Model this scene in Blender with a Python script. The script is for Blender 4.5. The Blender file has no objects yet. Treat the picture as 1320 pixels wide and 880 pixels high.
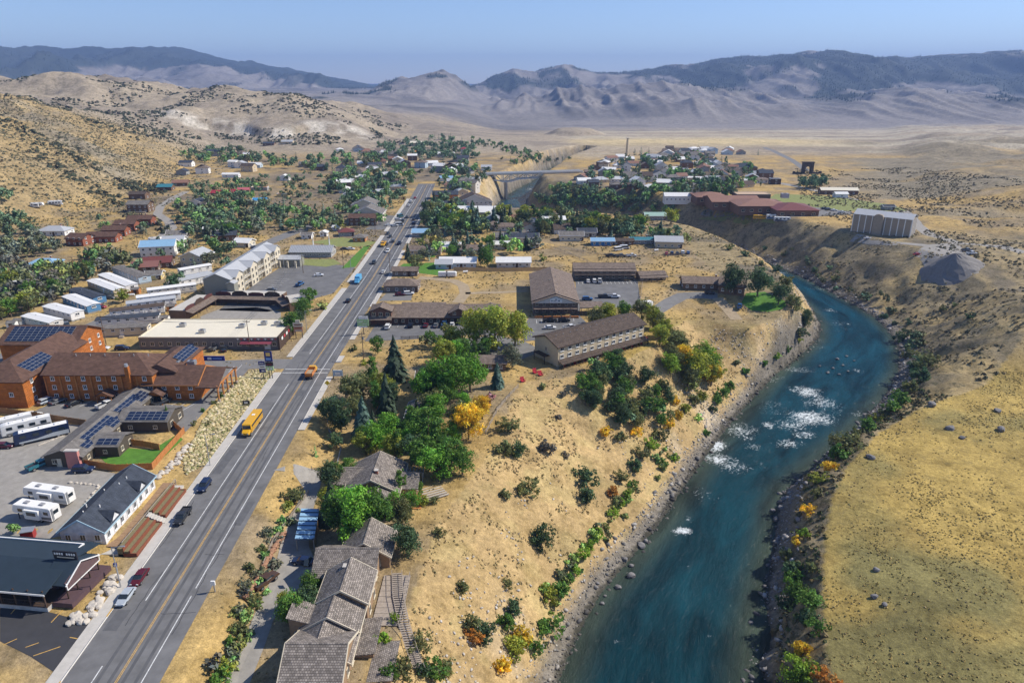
import bpy, math, random
import numpy as np
from mathutils import Vector, Matrix

# ---------------------------------------------------------------- camera, sky, sun, exposure
SC = bpy.context.scene
COL = SC.collection
F_PX, CX, CY = 892.0, 660.0, 440.0            # focal length and centre of the 1320 x 880 photograph
PITCH = math.atan((440 - 105) / F_PX)
CAM_H = 88.0
cam_d = bpy.data.cameras.new('camera'); cam = bpy.data.objects.new('camera', cam_d); COL.objects.link(cam)
cam_d.sensor_width = 36.0; cam_d.lens = 36.0 * F_PX / 1320.0
cam_d.clip_start = 1.0; cam_d.clip_end = 60000.0
cam.location = (0, 0, CAM_H); cam.rotation_euler = (math.pi / 2 - PITCH, 0, 0)
SC.camera = cam

SUN_EL, SUN_AZ = math.radians(43), math.radians(78)      # azimuth clockwise from +Y (view direction): light comes from the right
W = bpy.data.worlds.new('World'); SC.world = W; W.use_nodes = True
wn = W.node_tree.nodes; wl = W.node_tree.links
for n in list(wn): wn.remove(n)
sky = wn.new('ShaderNodeTexSky'); sky.sky_type = 'NISHITA'; sky.sun_disc = False
sky.sun_elevation = SUN_EL; sky.sun_rotation = SUN_AZ
sky.altitude = 1600; sky.air_density = 1.0; sky.dust_density = 0.25; sky.ozone_density = 4.0
bg = wn.new('ShaderNodeBackground'); bg.inputs['Strength'].default_value = 0.15
wo = wn.new('ShaderNodeOutputWorld')
sky_mix = wn.new('ShaderNodeMix'); sky_mix.data_type = 'RGBA'; sky_mix.blend_type = 'MULTIPLY'; sky_mix.inputs[0].default_value = 1; sky_mix.inputs[7].default_value = (.78, .76, .82, 1)
wl.new(sky.outputs[0], sky_mix.inputs[6]); wl.new(sky_mix.outputs[2], bg.inputs['Color']); wl.new(bg.outputs[0], wo.inputs['Surface'])
sun_d = bpy.data.lights.new('sun', 'SUN'); sun = bpy.data.objects.new('sun', sun_d); COL.objects.link(sun)
sun_d.energy = 4.7; sun_d.angle = math.radians(0.5); sun_d.color = (1.0, 0.93, 0.82)
sdir = Vector((math.cos(SUN_EL) * math.sin(SUN_AZ), math.cos(SUN_EL) * math.cos(SUN_AZ), math.sin(SUN_EL)))
sun.rotation_euler = sdir.to_track_quat('Z', 'Y').to_euler()
SC.view_settings.view_transform = 'Standard'; SC.view_settings.look = 'None'
SC.view_settings.gamma = 1.0; SC.view_settings.use_curve_mapping = False
SC.view_settings.exposure = 0.30
try:
    SC.cycles.max_bounces = 5; SC.cycles.diffuse_bounces = 3; SC.cycles.glossy_bounces = 2
    SC.cycles.transmission_bounces = 2; SC.cycles.volume_bounces = 0; SC.cycles.transparent_max_bounces = 6
    SC.cycles.use_denoising = True; SC.cycles.use_adaptive_sampling = True; SC.cycles.adaptive_threshold = 0.02
    SC.cycles.caustics_reflective = False; SC.cycles.caustics_refractive = False
except Exception:
    pass
rng = np.random.default_rng(7)
random.seed(7)
HAZE = 0.00010
# ---------------------------------------------------------------- pixels -> world, noise, terrain heights
SP, CP = math.sin(PITCH), math.cos(PITCH)

def ray(px, py):
    u, v = (px - CX) / F_PX, (py - CY) / F_PX
    return u, CP - v * SP, -(SP + v * CP)                  # world x, y, z per unit of depth

def at_z(px, py, z):
    x, y, dz = ray(px, py); t = (z - CAM_H) / dz
    return (x * t, y * t)

def at_y(px, py, Y):
    x, y, dz = ray(px, py); t = Y / y
    return (x * t, CAM_H + dz * t)

def vnoise(x, y, seed=0):
    xi = np.floor(x).astype(np.int64); yi = np.floor(y).astype(np.int64)
    fx = x - xi; fy = y - yi
    fx = fx * fx * fx * (fx * (fx * 6 - 15) + 10); fy = fy * fy * fy * (fy * (fy * 6 - 15) + 10)
    def hsh(a, b):
        n = (a * 374761393 + b * 668265263 + seed * 974634) & 0xffffffff
        n = ((n ^ (n >> 13)) * 1274126177) & 0xffffffff
        n = n ^ (n >> 16)
        return (n & 0xffffff) / float(0xffffff)
    a = hsh(xi, yi); b = hsh(xi + 1, yi); c = hsh(xi, yi + 1); d = hsh(xi + 1, yi + 1)
    return (a * (1 - fx) + b * fx) * (1 - fy) + (c * (1 - fx) + d * fx) * fy

def fbm(x, y, oct=4, seed=0, gain=.5):
    s = np.zeros(np.shape(x)); a = 1.0; tot = 0.0
    for i in range(oct):
        s = s + a * (vnoise(x, y, seed + i * 17) * 2 - 1); tot += a; a *= gain
        x = x * 2.03 + 11.3; y = y * 2.03 - 7.7
    return s / tot

def ridged(x, y, oct=4, seed=0):
    s = np.zeros(np.shape(x)); a = 1.0; tot = 0.0
    for i in range(oct):
        n = 1 - np.abs(vnoise(x, y, seed + i * 13) * 2 - 1)
        s = s + a * n * n; tot += a; a *= .5; x = x * 2.07 + 3.1; y = y * 2.07 + 9.2
    return s / tot

def S(t):
    t = np.clip(t, 0, 1); return t * t * (3 - 2 * t)

RIVER_Z = -24.0
def wpoly(pts, z=None):
    return np.array([at_z(p[0], p[1], p[2] if len(p) > 2 else z) for p in pts])

L_WATER = wpoly([(690,960),(720,880),(745,820),(775,765),(812,722),(850,676),(880,632),(905,596),(935,556),(965,520),(1000,484),(1036,455),(1056,436),
                 (1058,418),(1046,398),(1030,380),(1010,364),(985,350),(955,337),(920,325),(880,312),(820,300),(750,292),(690,288),(655,281),(641,271),(642,262),(652,252),(668,243),(684,235),(694,228),(700,222),(712,216),(730,211),(750,207)], RIVER_Z)
R_WATER = wpoly([(968,960),(966,880),(970,820),(980,770),(990,730),(998,690),(1002,655),(1012,632),(1040,608),(1072,580),(1105,548),(1138,512),(1158,480),
                 (1160,455),(1150,432),(1130,411),(1100,392),(1066,374),(1040,360),(1010,347),(980,335),(950,324),(905,311),(850,298),(790,286),(740,281),(700,276),(676,268),(678,258),(690,248),(704,239),(715,231),(724,225),(736,219),(752,213),(765,209)], RIVER_Z)
RIVER = np.vstack([L_WATER, R_WATER[::-1]])
L_TOP = wpoly([(440,980,-3),(478,900,-3),(512,830,-3),(540,740,-3),(566,672,-3),(612,610,-3),(650,560,-2),(660,515,-1),(680,492,0),(730,486,0),(790,470,0),(842,446,0),
               (858,425,-2),(885,412,-4),(925,417,-4),(965,424,-4),(1005,412,-4),(1024,396,-4)]) 
L_TOP = np.vstack([L_TOP, np.array([(129,309),(131,332),(130,360),(128,392),(124,420),(114,450),(98,474),(68,494),(30,508),(-8,520),(-30,540),(-40,590),(-33,661),(-26,690),(-15,725),(-2,775),(14,830),(26,884),(34,932),(50,984),(73,1033),(99,1075)], float)])
R_TOP = np.vstack([wpoly([(1100,980,-12),(1082,900,-12),(1068,820,-12),(1062,740,-12),(1064,690,-12),(1072,640,-12),(1092,600,-12),(1130,560,-12)]),
    np.array([(134,205),(166,222),(198,250),(224,290),(233,326),(231,362),(223,396),(209,436),(196,472),(178,515),(150,560),(115,605),(80,630),(52,650),(36,676),(31,712),(40,755),(53,808),(64,862),(75,907),(90,957),(112,1013),(131,1054)], float)])
VALLEY = np.vstack([L_TOP, R_TOP[::-1]])

def inside(poly, x, y):
    c = np.zeros(x.shape, bool); n = len(poly)
    for i in range(n):
        x1, y1 = poly[i]; x2, y2 = poly[(i + 1) % n]
        if y1 == y2: continue
        m = ((y1 > y) != (y2 > y)) & (x < (x2 - x1) * (y - y1) / (y2 - y1) + x1)
        c ^= m
    return c

def seg_dist(pts, x, y, closed=True):
    d = np.full(x.shape, 1e9); n = len(pts)
    for i in range(n if closed else n - 1):
        ax, ay = pts[i]; bx, by = pts[(i + 1) % n]
        ex, ey = bx - ax, by - ay; L = ex * ex + ey * ey + 1e-9
        t = np.clip(((x - ax) * ex + (y - ay) * ey) / L, 0, 1)
        dd = (x - ax - t * ex) ** 2 + (y - ay - t * ey) ** 2
        np.minimum(d, dd, out=d)
    return np.sqrt(d)

ROAD_Y = np.array([-100., 30, 82, 206, 318, 430, 545, 640, 700]); ROAD_X = np.array([-57., -60.3, -62, -66, -66.6, -69.5, -72.8, -77, -82])
def road_x(y): return np.interp(y, ROAD_Y, ROAD_X)
HILL_Y = np.array([0., 330, 451, 537, 630, 781, 963, 1200]); HILL_X = np.array([-330., -330, -325, -305, -318, -359, -413, -440])

# skylines of the ranges: photograph column/row pairs turned into crest heights at each range's own distance
def crest(pts, Y):
    a = np.array([at_y(px, py, Y) for px, py in pts]); o = np.argsort(a[:, 0]); return a[o, 0], a[o, 1]
C_FARL = crest([(-260,70),(-80,84),(0,76),(40,70),(80,68),(120,62),(180,63),(232,62),(270,70),(310,79),(352,84),(400,94),(440,102),(474,108),(492,116),(520,150),(600,170),(900,190)], 7200)
C_CONE = crest([(380,190),(440,160),(462,142),(482,124),(500,108),(524,101),(545,97),(572,91),(590,100),(606,112),(622,120),(640,128),(680,150),(760,180)], 4200)
C_BACK = crest([(480,170),(560,140),(590,122),(610,112),(628,104),(646,94),(662,88),(690,93),(724,85),(760,93),(806,92),(846,88),(900,79),(960,71),(1010,70),(1045,66),(1090,74),(1128,79),(1170,73),(1240,71),(1320,68),(1480,62)], 5600)
C_MIDL = crest([(-320,110),(-100,118),(0,128),(60,120),(110,118),(150,121),(205,114),(250,124),(300,121),(340,128),(400,129),(440,143),(480,156),(520,166),(560,176),(640,186),(700,192)], 1400)
def ci(c, x): return np.interp(x, c[0], c[1])

def bump(x, y, px, top, Y, rx, ry, foot, sharp=1.0):
    """one hill: summit seen at (px, top) at distance Y, radii rx, ry metres, rising from foot."""
    X, Z = at_y(px, top, Y)
    wob = 1 + .25 * fbm(x / (rx * .7), y / (ry * .7), 3, int(px))
    d = np.sqrt(((x - X) / rx) ** 2 + ((y - Y) / ry) ** 2) * wob
    return foot + (Z - foot) * np.clip(1 - d ** sharp, 0, 1) ** 1.15 - 60 * np.clip(d - 1, 0, 5)

def base_h(x, y):
    rx = road_x(y)
    h = np.zeros(x.shape)
    h += -3.0 * S((x - (rx + 9)) / 8) * S((190 - y) / 30) * (1 - S((x - 60) / 30))
    h += 2.0 * S(((rx - 12.5) - x) / 9) * S((203 - y) / 6) * S((y - 108) / 12)
    q = y + .22 * (x - 150)
    h += -12.0 * S((x - np.interp(y, [60,91,117,142,174,210,240,270,302,340], [15,24,33,46,62,92,115,138,160,170])) / 18) * (1 - S((q - 222) / 48))
    h += -4.0 * np.exp(-(((x - 84) / 34) ** 2 + ((y - 268) / 26) ** 2) ** 2)
    # ridge crest with the trail above the plateau, gully beyond
    h += 3.5 * np.exp(-((q - 285 - 6 * fbm(x / 25, y / 25, 2, 5)) / 16) ** 2) * S((x - 110) / 30)
    h += -6.0 * np.exp(-(((x - 222) / 34) ** 2 + ((y - 325) / 20) ** 2))
    # rolling ground on the right
    roll = S((x - .50 * y - 12) / 90) * S((y - 300) / 150)
    h += roll * (11 * fbm(x / 150, y / 110, 4, 21) + 7 + 3.0 * fbm(x / 40, y / 28, 3, 8))
    # left hillside
    d = np.interp(y, HILL_Y, HILL_X) - x
    dd = np.maximum(d, 0)
    hl = 88 * (1 - np.exp(-(dd / 165) ** 1.25)) * (1 - .75 * S((y - 900) / 330))
    gul = ridged(x / 120 + .5 * y / 200, y / 75, 3, 31)
    h += hl * (1 + .30 * (gul - .45) * S(dd / 60)) + S(dd / 50) * 1.5 * fbm(x / 14, y / 14, 3, 77)
    # land falling gently beyond the town
    h += -46 * S((y - 900) / 1500) * S((x + 250) / 250)
    # middle hills on the left
    cm = ci(C_MIDL, x)
    h2 = np.maximum(cm, -60) * S((y - 930 - 90 * fbm(x / 260, y / 400, 3, 3)) / 430) * (1 - .8 * S((y - 1450) / 500))
    knob = fbm(x / 130, y / 120, 5, 55)
    h += np.where(cm > 0, h2 * (1 + .35 * knob), 0) + 9 * knob * S((y - 900) / 200) * S((-40 - x) / 150) * (1 - S((y - 2200) / 800))
    # bench of pale cliffs in the middle hills
    cl = S((y - 1120 - 60 * fbm(x / 90, y / 300, 3, 9)) / 14) * S((x + 560) / 60) * S((-215 - x) / 60)
    h += 9 * cl * (1 - S((y - 1300) / 150))
    h += 2.2 * fbm(x / 60, y / 60, 4, 12) * S((y - 800) / 300)
    return h

def far_h(x, y):
    """ranges beyond the valley floor"""
    r1 = ridged(x / 900 + .25 * fbm(x / 700, y / 700, 3, 4), y / 1500, 4, 41)
    r2 = ridged(x / 260 + .35 * fbm(x / 300, y / 300, 3, 14), y / 900, 3, 43)
    n = fbm(x / 500, y / 500, 5, 61)
    out = np.full(x.shape, -1e3)
    def rng_(c, Yc, Yf, jit, amp):
        z = ci(c, x)
        t = S((y - Yf - jit * n) / (Yc - Yf))
        t = t ** 1.15
        h = -50 + (z + 50) * t + 1.25 * amp * (r1 - .5) * t * (1 - t) * 4 + .35 * amp * (r2 - .5) * 4 * t * (1 - t * .98)
        fall = np.clip((y - Yc) / 1500, 0, 3)
        return h - 260 * fall
    out = np.maximum(out, rng_(C_FARL, 7200, 2300, 250, 210))
    out = np.maximum(out, rng_(C_CONE, 4200, 2350, 60, 60))
    out = np.maximum(out, rng_(C_BACK, 5600, 2900, 220, 170))
    for (px, top, Y, a, b, fo, sh) in [(846,106,3500,1150,1250,-52,1.25),(760,122,3300,800,900,-52,1.2),(690,128,3300,700,900,-52,1.2),(1205,118,3100,1000,1050,-52,1.15),(1012,96,4300,620,1100,-40,1.2),
                                   (1330,128,3000,900,900,-50,1.2),(1110,140,2900,420,700,-52,1.2),(640,140,3300,520,800,-52,1.1),(270,84,5600,900,1200,-40,1.1),(180,103,4300,900,900,-40,1.2),(60,112,4000,800,800,-40,1.1),(930,120,3700,520,1000,-45,1.1),(420,120,4600,900,900,-40,1.2)]:
        hb = bump(x, y, px, top, Y, a, b, fo, sh)
        hb = hb + 46 * (ridged(x / 130 + .3 * n, y / 1100, 3, 71) - .5) * S((hb + 50) / 60) * (1 - S((hb - 95) / 120))
        out = np.maximum(out, hb)
    out = out + (44 * (ridged(x / 340 + .5 * n + .0004 * y, y / 760 + .4 * n, 4, 81) - .5) + 10 * (ridged(x / 70, y / 90, 3, 82) - .5)) * S((out + 38) / 70)
    # small flat-topped butte on the valley floor
    X, Z = at_y(742, 166, 1500)
    d = np.sqrt(((x - X) / 92) ** 2 + ((y - 1500) / 120) ** 2) * (1 + .2 * fbm(x / 60, y / 60, 3, 2))
    out = np.maximum(out, np.minimum(Z, -27 + (Z + 27) * 1.7 * (1 - d)) + 2 * fbm(x / 20, y / 20, 3, 6))
    return out

def terrain(x, y):
    h = base_h(x, y)
    m = y > 1100
    if m.any():
        f = far_h(x[m], y[m]); b = h[m]
        h[m] = np.where(f > b, f, b)
    m = (y < 1400) & (np.abs(x) < 420) & (x > -120)
    xs, ys = x[m], y[m]
    inv = inside(VALLEY, xs, ys); inr = inside(RIVER, xs, ys)
    dr = np.zeros(xs.shape); dv = np.zeros(xs.shape)
    k = inv | inr
    dr[k] = seg_dist(RIVER, xs[k], ys[k]); dv[k] = seg_dist(VALLEY, xs[k], ys[k])
    hb = h[m].copy()
    t = dr / (dr + dv + 1e-6)
    shore = np.clip(dr / 5.0, 0, 1) * 1.7
    t2 = np.clip((t - .10) / .90, 0, 1)
    prof = .25 * t2 + .75 * (t2 ** 1.15 * (1.6 - .6 * t2))
    nz = fbm(xs / 9, ys / 9, 4, 91) * 1.2 + fbm(xs / 26, ys / 26, 3, 92) * 2.0 - 2.2 * (ridged(xs / 34, ys / 34, 3, 95) - .5)
    right = S((xs - np.interp(ys, [60, 90, 130, 160, 200, 230, 260, 300, 400], [40, 42, 48, 55, 78, 100, 105, 90, 60])) / 3)
    hv = RIVER_Z + shore + (hb - RIVER_Z - 1.7) * prof + nz * (4 * t * (1 - t)) * (1 + .9 * right)
    hv = np.where(inr, RIVER_Z - .25 - np.minimum(dr * .16, 2.2), hv)
    h[m] = np.where(inr, hv, np.where(inv, hv, hb))
    wild = np.where(inv & ~inr, .0, 0)
    return h

# the ground sheet: a fan of quads, finer where it is near
FO = -220.0
NA = 570
ANG = np.radians(np.linspace(-43, 43, NA))
_r = [262.0]
while _r[-1] < 15500: _r.append(_r[-1] + .72 + max(0, _r[-1] - 320) * .0050)
RR = np.array(_r)
GA, GR = np.meshgrid(ANG, RR)
GX = GR * np.sin(GA); GY = FO + GR * np.cos(GA)
GH = terrain(GX.ravel(), GY.ravel()).reshape(GX.shape)

def hgt(x, y):
    x = np.asarray(x, float); y = np.asarray(y, float)
    r = np.hypot(x, y - FO); a = np.arctan2(x, y - FO)
    fi = np.clip(np.interp(r, RR, np.arange(len(RR))), 0, len(RR) - 1.001)
    fj = np.clip((a - ANG[0]) / (ANG[1] - ANG[0]), 0, NA - 1.001)
    i = fi.astype(int); j = fj.astype(int); u = fi - i; v = fj - j
    return (GH[i, j] * (1 - u) + GH[i + 1, j] * u) * (1 - v) + (GH[i, j + 1] * (1 - u) + GH[i + 1, j + 1] * u) * v

_T = np.concatenate([np.arange(70, 700, .5), np.geomspace(700, 9000, 1500)])
def ground(px, py):
    """where the sight line through a photograph pixel meets the ground"""
    dx, dy, dz = ray(px, py)
    z = CAM_H + dz * _T; g = hgt(dx * _T, dy * _T)
    k = np.argmax(z < g)
    if z[k] >= g[k]: k = len(_T) - 1
    if k > 0:
        a, b = z[k - 1] - g[k - 1], z[k] - g[k]
        t = _T[k - 1] + (_T[k] - _T[k - 1]) * (a / (a - b) if a != b else 0)
    else: t = _T[0]
    x, y = dx * t, dy * t
    return float(x), float(y), float(hgt(x, y))

def to_px(x, y, z):
    dz = z - CAM_H
    c = y * CP - dz * SP; v = -(dz * CP + y * SP)
    return CX + F_PX * x / c, CY + F_PX * v / c
# ---------------------------------------------------------------- materials
MATS = {}
def mat(name, col, rough=.75, var=.12, scale=1.5, bump=0., metal=0., spec=.3, stretch=None, coord='Object'):
    if name in MATS: return MATS[name]
    m = bpy.data.materials.new(name); m.use_nodes = True; MATS[name] = m
    nt = m.node_tree; N = nt.nodes; L = nt.links; p = N['Principled BSDF']
    p.inputs['Roughness'].default_value = rough; p.inputs['Metallic'].default_value = metal
    p.inputs['Specular IOR Level'].default_value = spec
    if var > 0 or bump > 0:
        tc = N.new('ShaderNodeTexCoord'); mp = N.new('ShaderNodeMapping'); nz = N.new('ShaderNodeTexNoise')
        L.new(tc.outputs[coord], mp.inputs['Vector']); L.new(mp.outputs[0], nz.inputs['Vector'])
        if stretch: mp.inputs['Scale'].default_value = stretch
        nz.inputs['Scale'].default_value = scale; nz.inputs['Detail'].default_value = 5; nz.inputs['Roughness'].default_value = .65
        mr = N.new('ShaderNodeMapRange'); mr.inputs[1].default_value = .25; mr.inputs[2].default_value = .75
        mr.inputs[3].default_value = 1 - var; mr.inputs[4].default_value = 1 + var
        L.new(nz.outputs[0], mr.inputs[0])
        mx = N.new('ShaderNodeMix'); mx.data_type = 'RGBA'; mx.blend_type = 'MULTIPLY'; mx.inputs[0].default_value = 1
        mx.inputs[6].default_value = (*col, 1); L.new(mr.outputs[0], mx.inputs[7]); L.new(mx.outputs[2], p.inputs['Base Color'])
        if bump > 0:
            b = N.new('ShaderNodeBump'); b.inputs['Strength'].default_value = 1; b.inputs['Distance'].default_value = bump
            L.new(nz.outputs[0], b.inputs['Height']); L.new(b.outputs[0], p.inputs['Normal'])
    else:
        p.inputs['Base Color'].default_value = (*col, 1)
    return m

def mat_rows(name, col, row=.3, width=.5, dark=.55, var=.25, rough=.85, axis='xy', bump=.03, mortar=.06):
    """courses: shingles, logs, boards"""
    if name in MATS: return MATS[name]
    m = bpy.data.materials.new(name); m.use_nodes = True; MATS[name] = m
    nt = m.node_tree; N = nt.nodes; L = nt.links; p = N['Principled BSDF']; p.inputs['Roughness'].default_value = rough
    p.inputs['Specular IOR Level'].default_value = .2
    tc = N.new('ShaderNodeTexCoord'); sp = N.new('ShaderNodeSeparateXYZ'); cb = N.new('ShaderNodeCombineXYZ')
    L.new(tc.outputs['Object'], sp.inputs[0])
    if axis == 'xy': L.new(sp.outputs[0], cb.inputs[0]); L.new(sp.outputs[1], cb.inputs[1])
    elif axis == 'yx': L.new(sp.outputs[1], cb.inputs[0]); L.new(sp.outputs[0], cb.inputs[1])
    else:
        ad = N.new('ShaderNodeMath'); ad.operation = 'ADD'; L.new(sp.outputs[0], ad.inputs[0]); L.new(sp.outputs[1], ad.inputs[1])
        L.new(ad.outputs[0], cb.inputs[0]); L.new(sp.outputs[2], cb.inputs[1])
    br = N.new('ShaderNodeTexBrick'); L.new(cb.outputs[0], br.inputs['Vector'])
    br.inputs['Scale'].default_value = 1; br.inputs['Brick Width'].default_value = width; br.inputs['Row Height'].default_value = row
    br.inputs['Mortar Size'].default_value = mortar * row; br.inputs['Mortar Smooth'].default_value = .3; br.inputs['Bias'].default_value = 0
    c = np.array(col)
    br.inputs['Color1'].default_value = (*(c * (1 - var)), 1); br.inputs['Color2'].default_value = (*(c * (1 + var)), 1)
    br.inputs['Mortar'].default_value = (*(c * dark), 1)
    nz = N.new('ShaderNodeTexNoise'); nz.inputs['Scale'].default_value = .8; nz.inputs['Detail'].default_value = 6; L.new(tc.outputs['Object'], nz.inputs['Vector'])
    mr = N.new('ShaderNodeMapRange'); mr.inputs[1].default_value = .3; mr.inputs[2].default_value = .7; mr.inputs[3].default_value = .75; mr.inputs[4].default_value = 1.2
    L.new(nz.outputs[0], mr.inputs[0])
    mx = N.new('ShaderNodeMix'); mx.data_type = 'RGBA'; mx.blend_type = 'MULTIPLY'; mx.inputs[0].default_value = 1
    L.new(br.outputs[0], mx.inputs[6]); L.new(mr.outputs[0], mx.inputs[7]); L.new(mx.outputs[2], p.inputs['Base Color'])
    b = N.new('ShaderNodeBump'); b.inputs['Distance'].default_value = bump; b.invert = True; L.new(br.outputs['Fac'], b.inputs['Height']); L.new(b.outputs[0], p.inputs['Normal'])
    return m

def mat_tint(name, rough=.9, attr='tint', spk=True, sheen=None, trans=0.):
    """albedo from a colour attribute, broken up by noise; attribute alpha = amount of dark low scrub"""
    m = bpy.data.materials.new(name); m.use_nodes = True; MATS[name] = m
    nt = m.node_tree; N = nt.nodes; L = nt.links; p = N['Principled BSDF']
    p.inputs['Roughness'].default_value = rough; p.inputs['Specular IOR Level'].default_value = .15
    a = N.new('ShaderNodeAttribute'); a.attribute_name = attr
    if not spk:
        L.new(a.outputs[0], p.inputs['Base Color'])
        return m
    tc = N.new('ShaderNodeTexCoord')
    def nz(scale, det=4, ro=.6):
        n = N.new('ShaderNodeTexNoise'); n.inputs['Scale'].default_value = scale; n.inputs['Detail'].default_value = det; n.inputs['Roughness'].default_value = ro
        L.new(tc.outputs['Object'], n.inputs['Vector']); return n
    def rngf(src, a0, a1, b0, b1):
        r = N.new('ShaderNodeMapRange'); r.inputs[1].default_value = a0; r.inputs[2].default_value = a1; r.inputs[3].default_value = b0; r.inputs[4].default_value = b1
        L.new(src, r.inputs[0]); return r.outputs[0]
    def mul(x, y):
        k = N.new('ShaderNodeMix'); k.data_type = 'RGBA'; k.blend_type = 'MULTIPLY'; k.inputs[0].default_value = 1; L.new(x, k.inputs[6]); L.new(y, k.inputs[7]); return k.outputs[2]
    n1 = nz(.06, 6); n2 = nz(.9, 5, .7); n3 = nz(.35, 5, .75)
    c = mul(a.outputs[0], rngf(n1.outputs[0], .3, .7, .78, 1.22))
    c = mul(c, rngf(n2.outputs[0], .25, .75, .62, 1.38))
    n4 = nz(4.2, 3, .7); c = mul(c, rngf(n4.outputs[0], .28, .72, .70, 1.30))
    n5 = nz(.20, 7, .72); f5 = rngf(n5.outputs[0], .48, .64, 0, .75)
    k5 = N.new('ShaderNodeMix'); k5.data_type = 'RGBA'; k5.blend_type = 'MULTIPLY'; L.new(f5, k5.inputs[0]); L.new(c, k5.inputs[6]); k5.inputs[7].default_value = (.55, .54, .46, 1); c = k5.outputs[2]
    sc = rngf(n3.outputs[0], .54, .60, 0, 1)
    mm = N.new('ShaderNodeMath'); mm.operation = 'MULTIPLY'; L.new(sc, mm.inputs[0]); L.new(a.outputs['Alpha'], mm.inputs[1])
    k = N.new('ShaderNodeMix'); k.data_type = 'RGBA'; L.new(mm.outputs[0], k.inputs[0]); L.new(c, k.inputs[6]); k.inputs[7].default_value = (.09, .085, .045, 1)
    L.new(k.outputs[2], p.inputs['Base Color'])
    b = N.new('ShaderNodeBump'); b.inputs['Distance'].default_value = .35; b.inputs['Strength'].default_value = .8; L.new(n2.outputs[0], b.inputs['Height']); L.new(b.outputs[0], p.inputs['Normal'])
    return m

M_ASPH = mat('asphalt', (.155, .153, .152), .85, .3, .22, .02)
M_ASPH_N = mat('asphalt_new', (.05, .05, .054), .8, .15, .5, .02)
M_ASPH_O = mat('asphalt_old', (.19, .185, .178), .9, .18, .4, .02)
M_GRAVEL = mat('gravel', (.30, .28, .25), .95, .2, .6, .05)
M_DIRT = mat('dirt', (.36, .28, .18), .95, .22, .5, .05)
M_CONC = mat('concrete', (.50, .47, .42), .85, .14, .6, .01)
M_WHITEP = mat('white_line_paint', (.64, .64, .62), .7, .4, 1.6)
M_YELP = mat('yellow_line_paint', (.56, .34, .09), .7, .4, 1.6)
M_LAWN = mat('lawn_green', (.085, .20, .025), .95, .3, .7, .06)
M_LAWN2 = mat('lawn_dry', (.22, .24, .08), .95, .3, .5, .06)
M_GLASS = mat('window_glass', (.025, .035, .045), .08, 0, spec=.6)
M_WHITE = mat('white_paint', (.78, .77, .74), .6, .06, 1.)
M_TRIMD = mat('dark_brown_trim', (.07, .045, .032), .7, .12)
M_CREAM = mat('cream_siding', (.62, .55, .42), .8, .08, 1.)
M_TAN = mat('tan_siding', (.56, .46, .31), .8, .08, 1.)
M_GREYW = mat('grey_siding', (.30, .30, .29), .8, .1, 1.)
M_BLUEW = mat('blue_siding', (.10, .24, .42), .75, .1, 1.)
M_PALEB = mat('pale_blue_siding', (.42, .52, .60), .75, .08, 1.)
M_BROWNW = mat('brown_siding', (.16, .10, .065), .8, .15, 1.)
M_REDW = mat('red_brown_siding', (.26, .09, .05), .8, .15, 1.)
M_YELW = mat('yellow_siding', (.60, .48, .22), .8, .08, 1.)
M_OLIVE = mat('olive_grey_siding', (.26, .255, .21), .8, .06, 1.)
M_PALEW = mat('pale_siding', (.60, .57, .52), .8, .08, 1.)
M_WOOD = mat('weathered_wood', (.34, .29, .24), .9, .25, 2.5, .02)
M_CEDAR = mat('cedar_boards', (.46, .19, .06), .85, .2, 2., .02)
M_RUST = mat('rusted_steel', (.22, .075, .04), .9, .2, 2., .01)
M_METALG = mat('galvanised_metal', (.45, .46, .47), .45, .1, 1., 0, .6)
M_POLE = mat('pole_wood', (.15, .11, .08), .9, .2, 3.)
M_STEELD = mat('dark_steel', (.06, .06, .065), .5, .05, metal=.4)
M_TYRE = mat('tyre_rubber', (.02, .02, .02), .9, 0)
M_RIM = mat('wheel_rim', (.45, .45, .46), .35, 0, metal=.7)
M_HEADL = mat('headlight_lens', (.75, .75, .72), .15, 0)
M_TAILL = mat('tail_light_lens', (.35, .02, .015), .3, 0)
R_BROWN = mat_rows('brown_shingle_roof', (.13, .075, .055), .30, .9, .7, .14)
R_DKBR = mat_rows('dark_brown_shingle_roof', (.10, .075, .06), .30, .9, .7, .16)
R_GREY = mat_rows('grey_shingle_roof', (.19, .175, .16), .30, .9, .7, .16)
R_SLATE = mat_rows('slate_blue_shingle_roof', (.055, .065, .085), .30, .9, .75, .12)
R_SHAKE = mat_rows('weathered_shake_roof', (.27, .235, .205), .34, .42, .45, .35, .95, 'xy', .06, .12)
R_SHAKEY = mat_rows('weathered_shake_roof_cross', (.27, .235, .205), .34, .42, .45, .35, .95, 'yx', .06, .12)
R_TAUPE = mat_rows('taupe_shingle_roof', (.20, .155, .125), .30, .9, .7, .14)
R_NAVY = mat('navy_membrane_roof', (.025, .04, .055), .65, .12, .6)
R_CREAM = mat('cream_membrane_roof', (.72, .66, .52), .7, .07, .35)
R_WHITE = mat('white_metal_roof', (.74, .73, .70), .5, .08, .5)
R_LGREY = mat('light_grey_metal_roof', (.42, .43, .44), .5, .08, .6)
R_BLUEM = mat('blue_metal_roof', (.25, .42, .58), .45, .08, .6)
R_TEAL = mat('teal_metal_roof', (.05, .20, .24), .5, .08, .6)
R_RED = mat('red_metal_roof', (.34, .04, .05), .5, .1, .6)
R_MAROON = mat('maroon_metal_roof', (.17, .055, .045), .55, .1, .6)
R_RUST = mat('rust_red_school_roof', (.25, .135, .095), .7, .12, .3)
R_ORANGE = mat('orange_roof', (.50, .22, .06), .7, .12, .5)
LOGW = mat_rows('orange_log_wall', (.50, .17, .042), .36, 6., .45, .16, .6, 'z', .06, .14)
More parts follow.
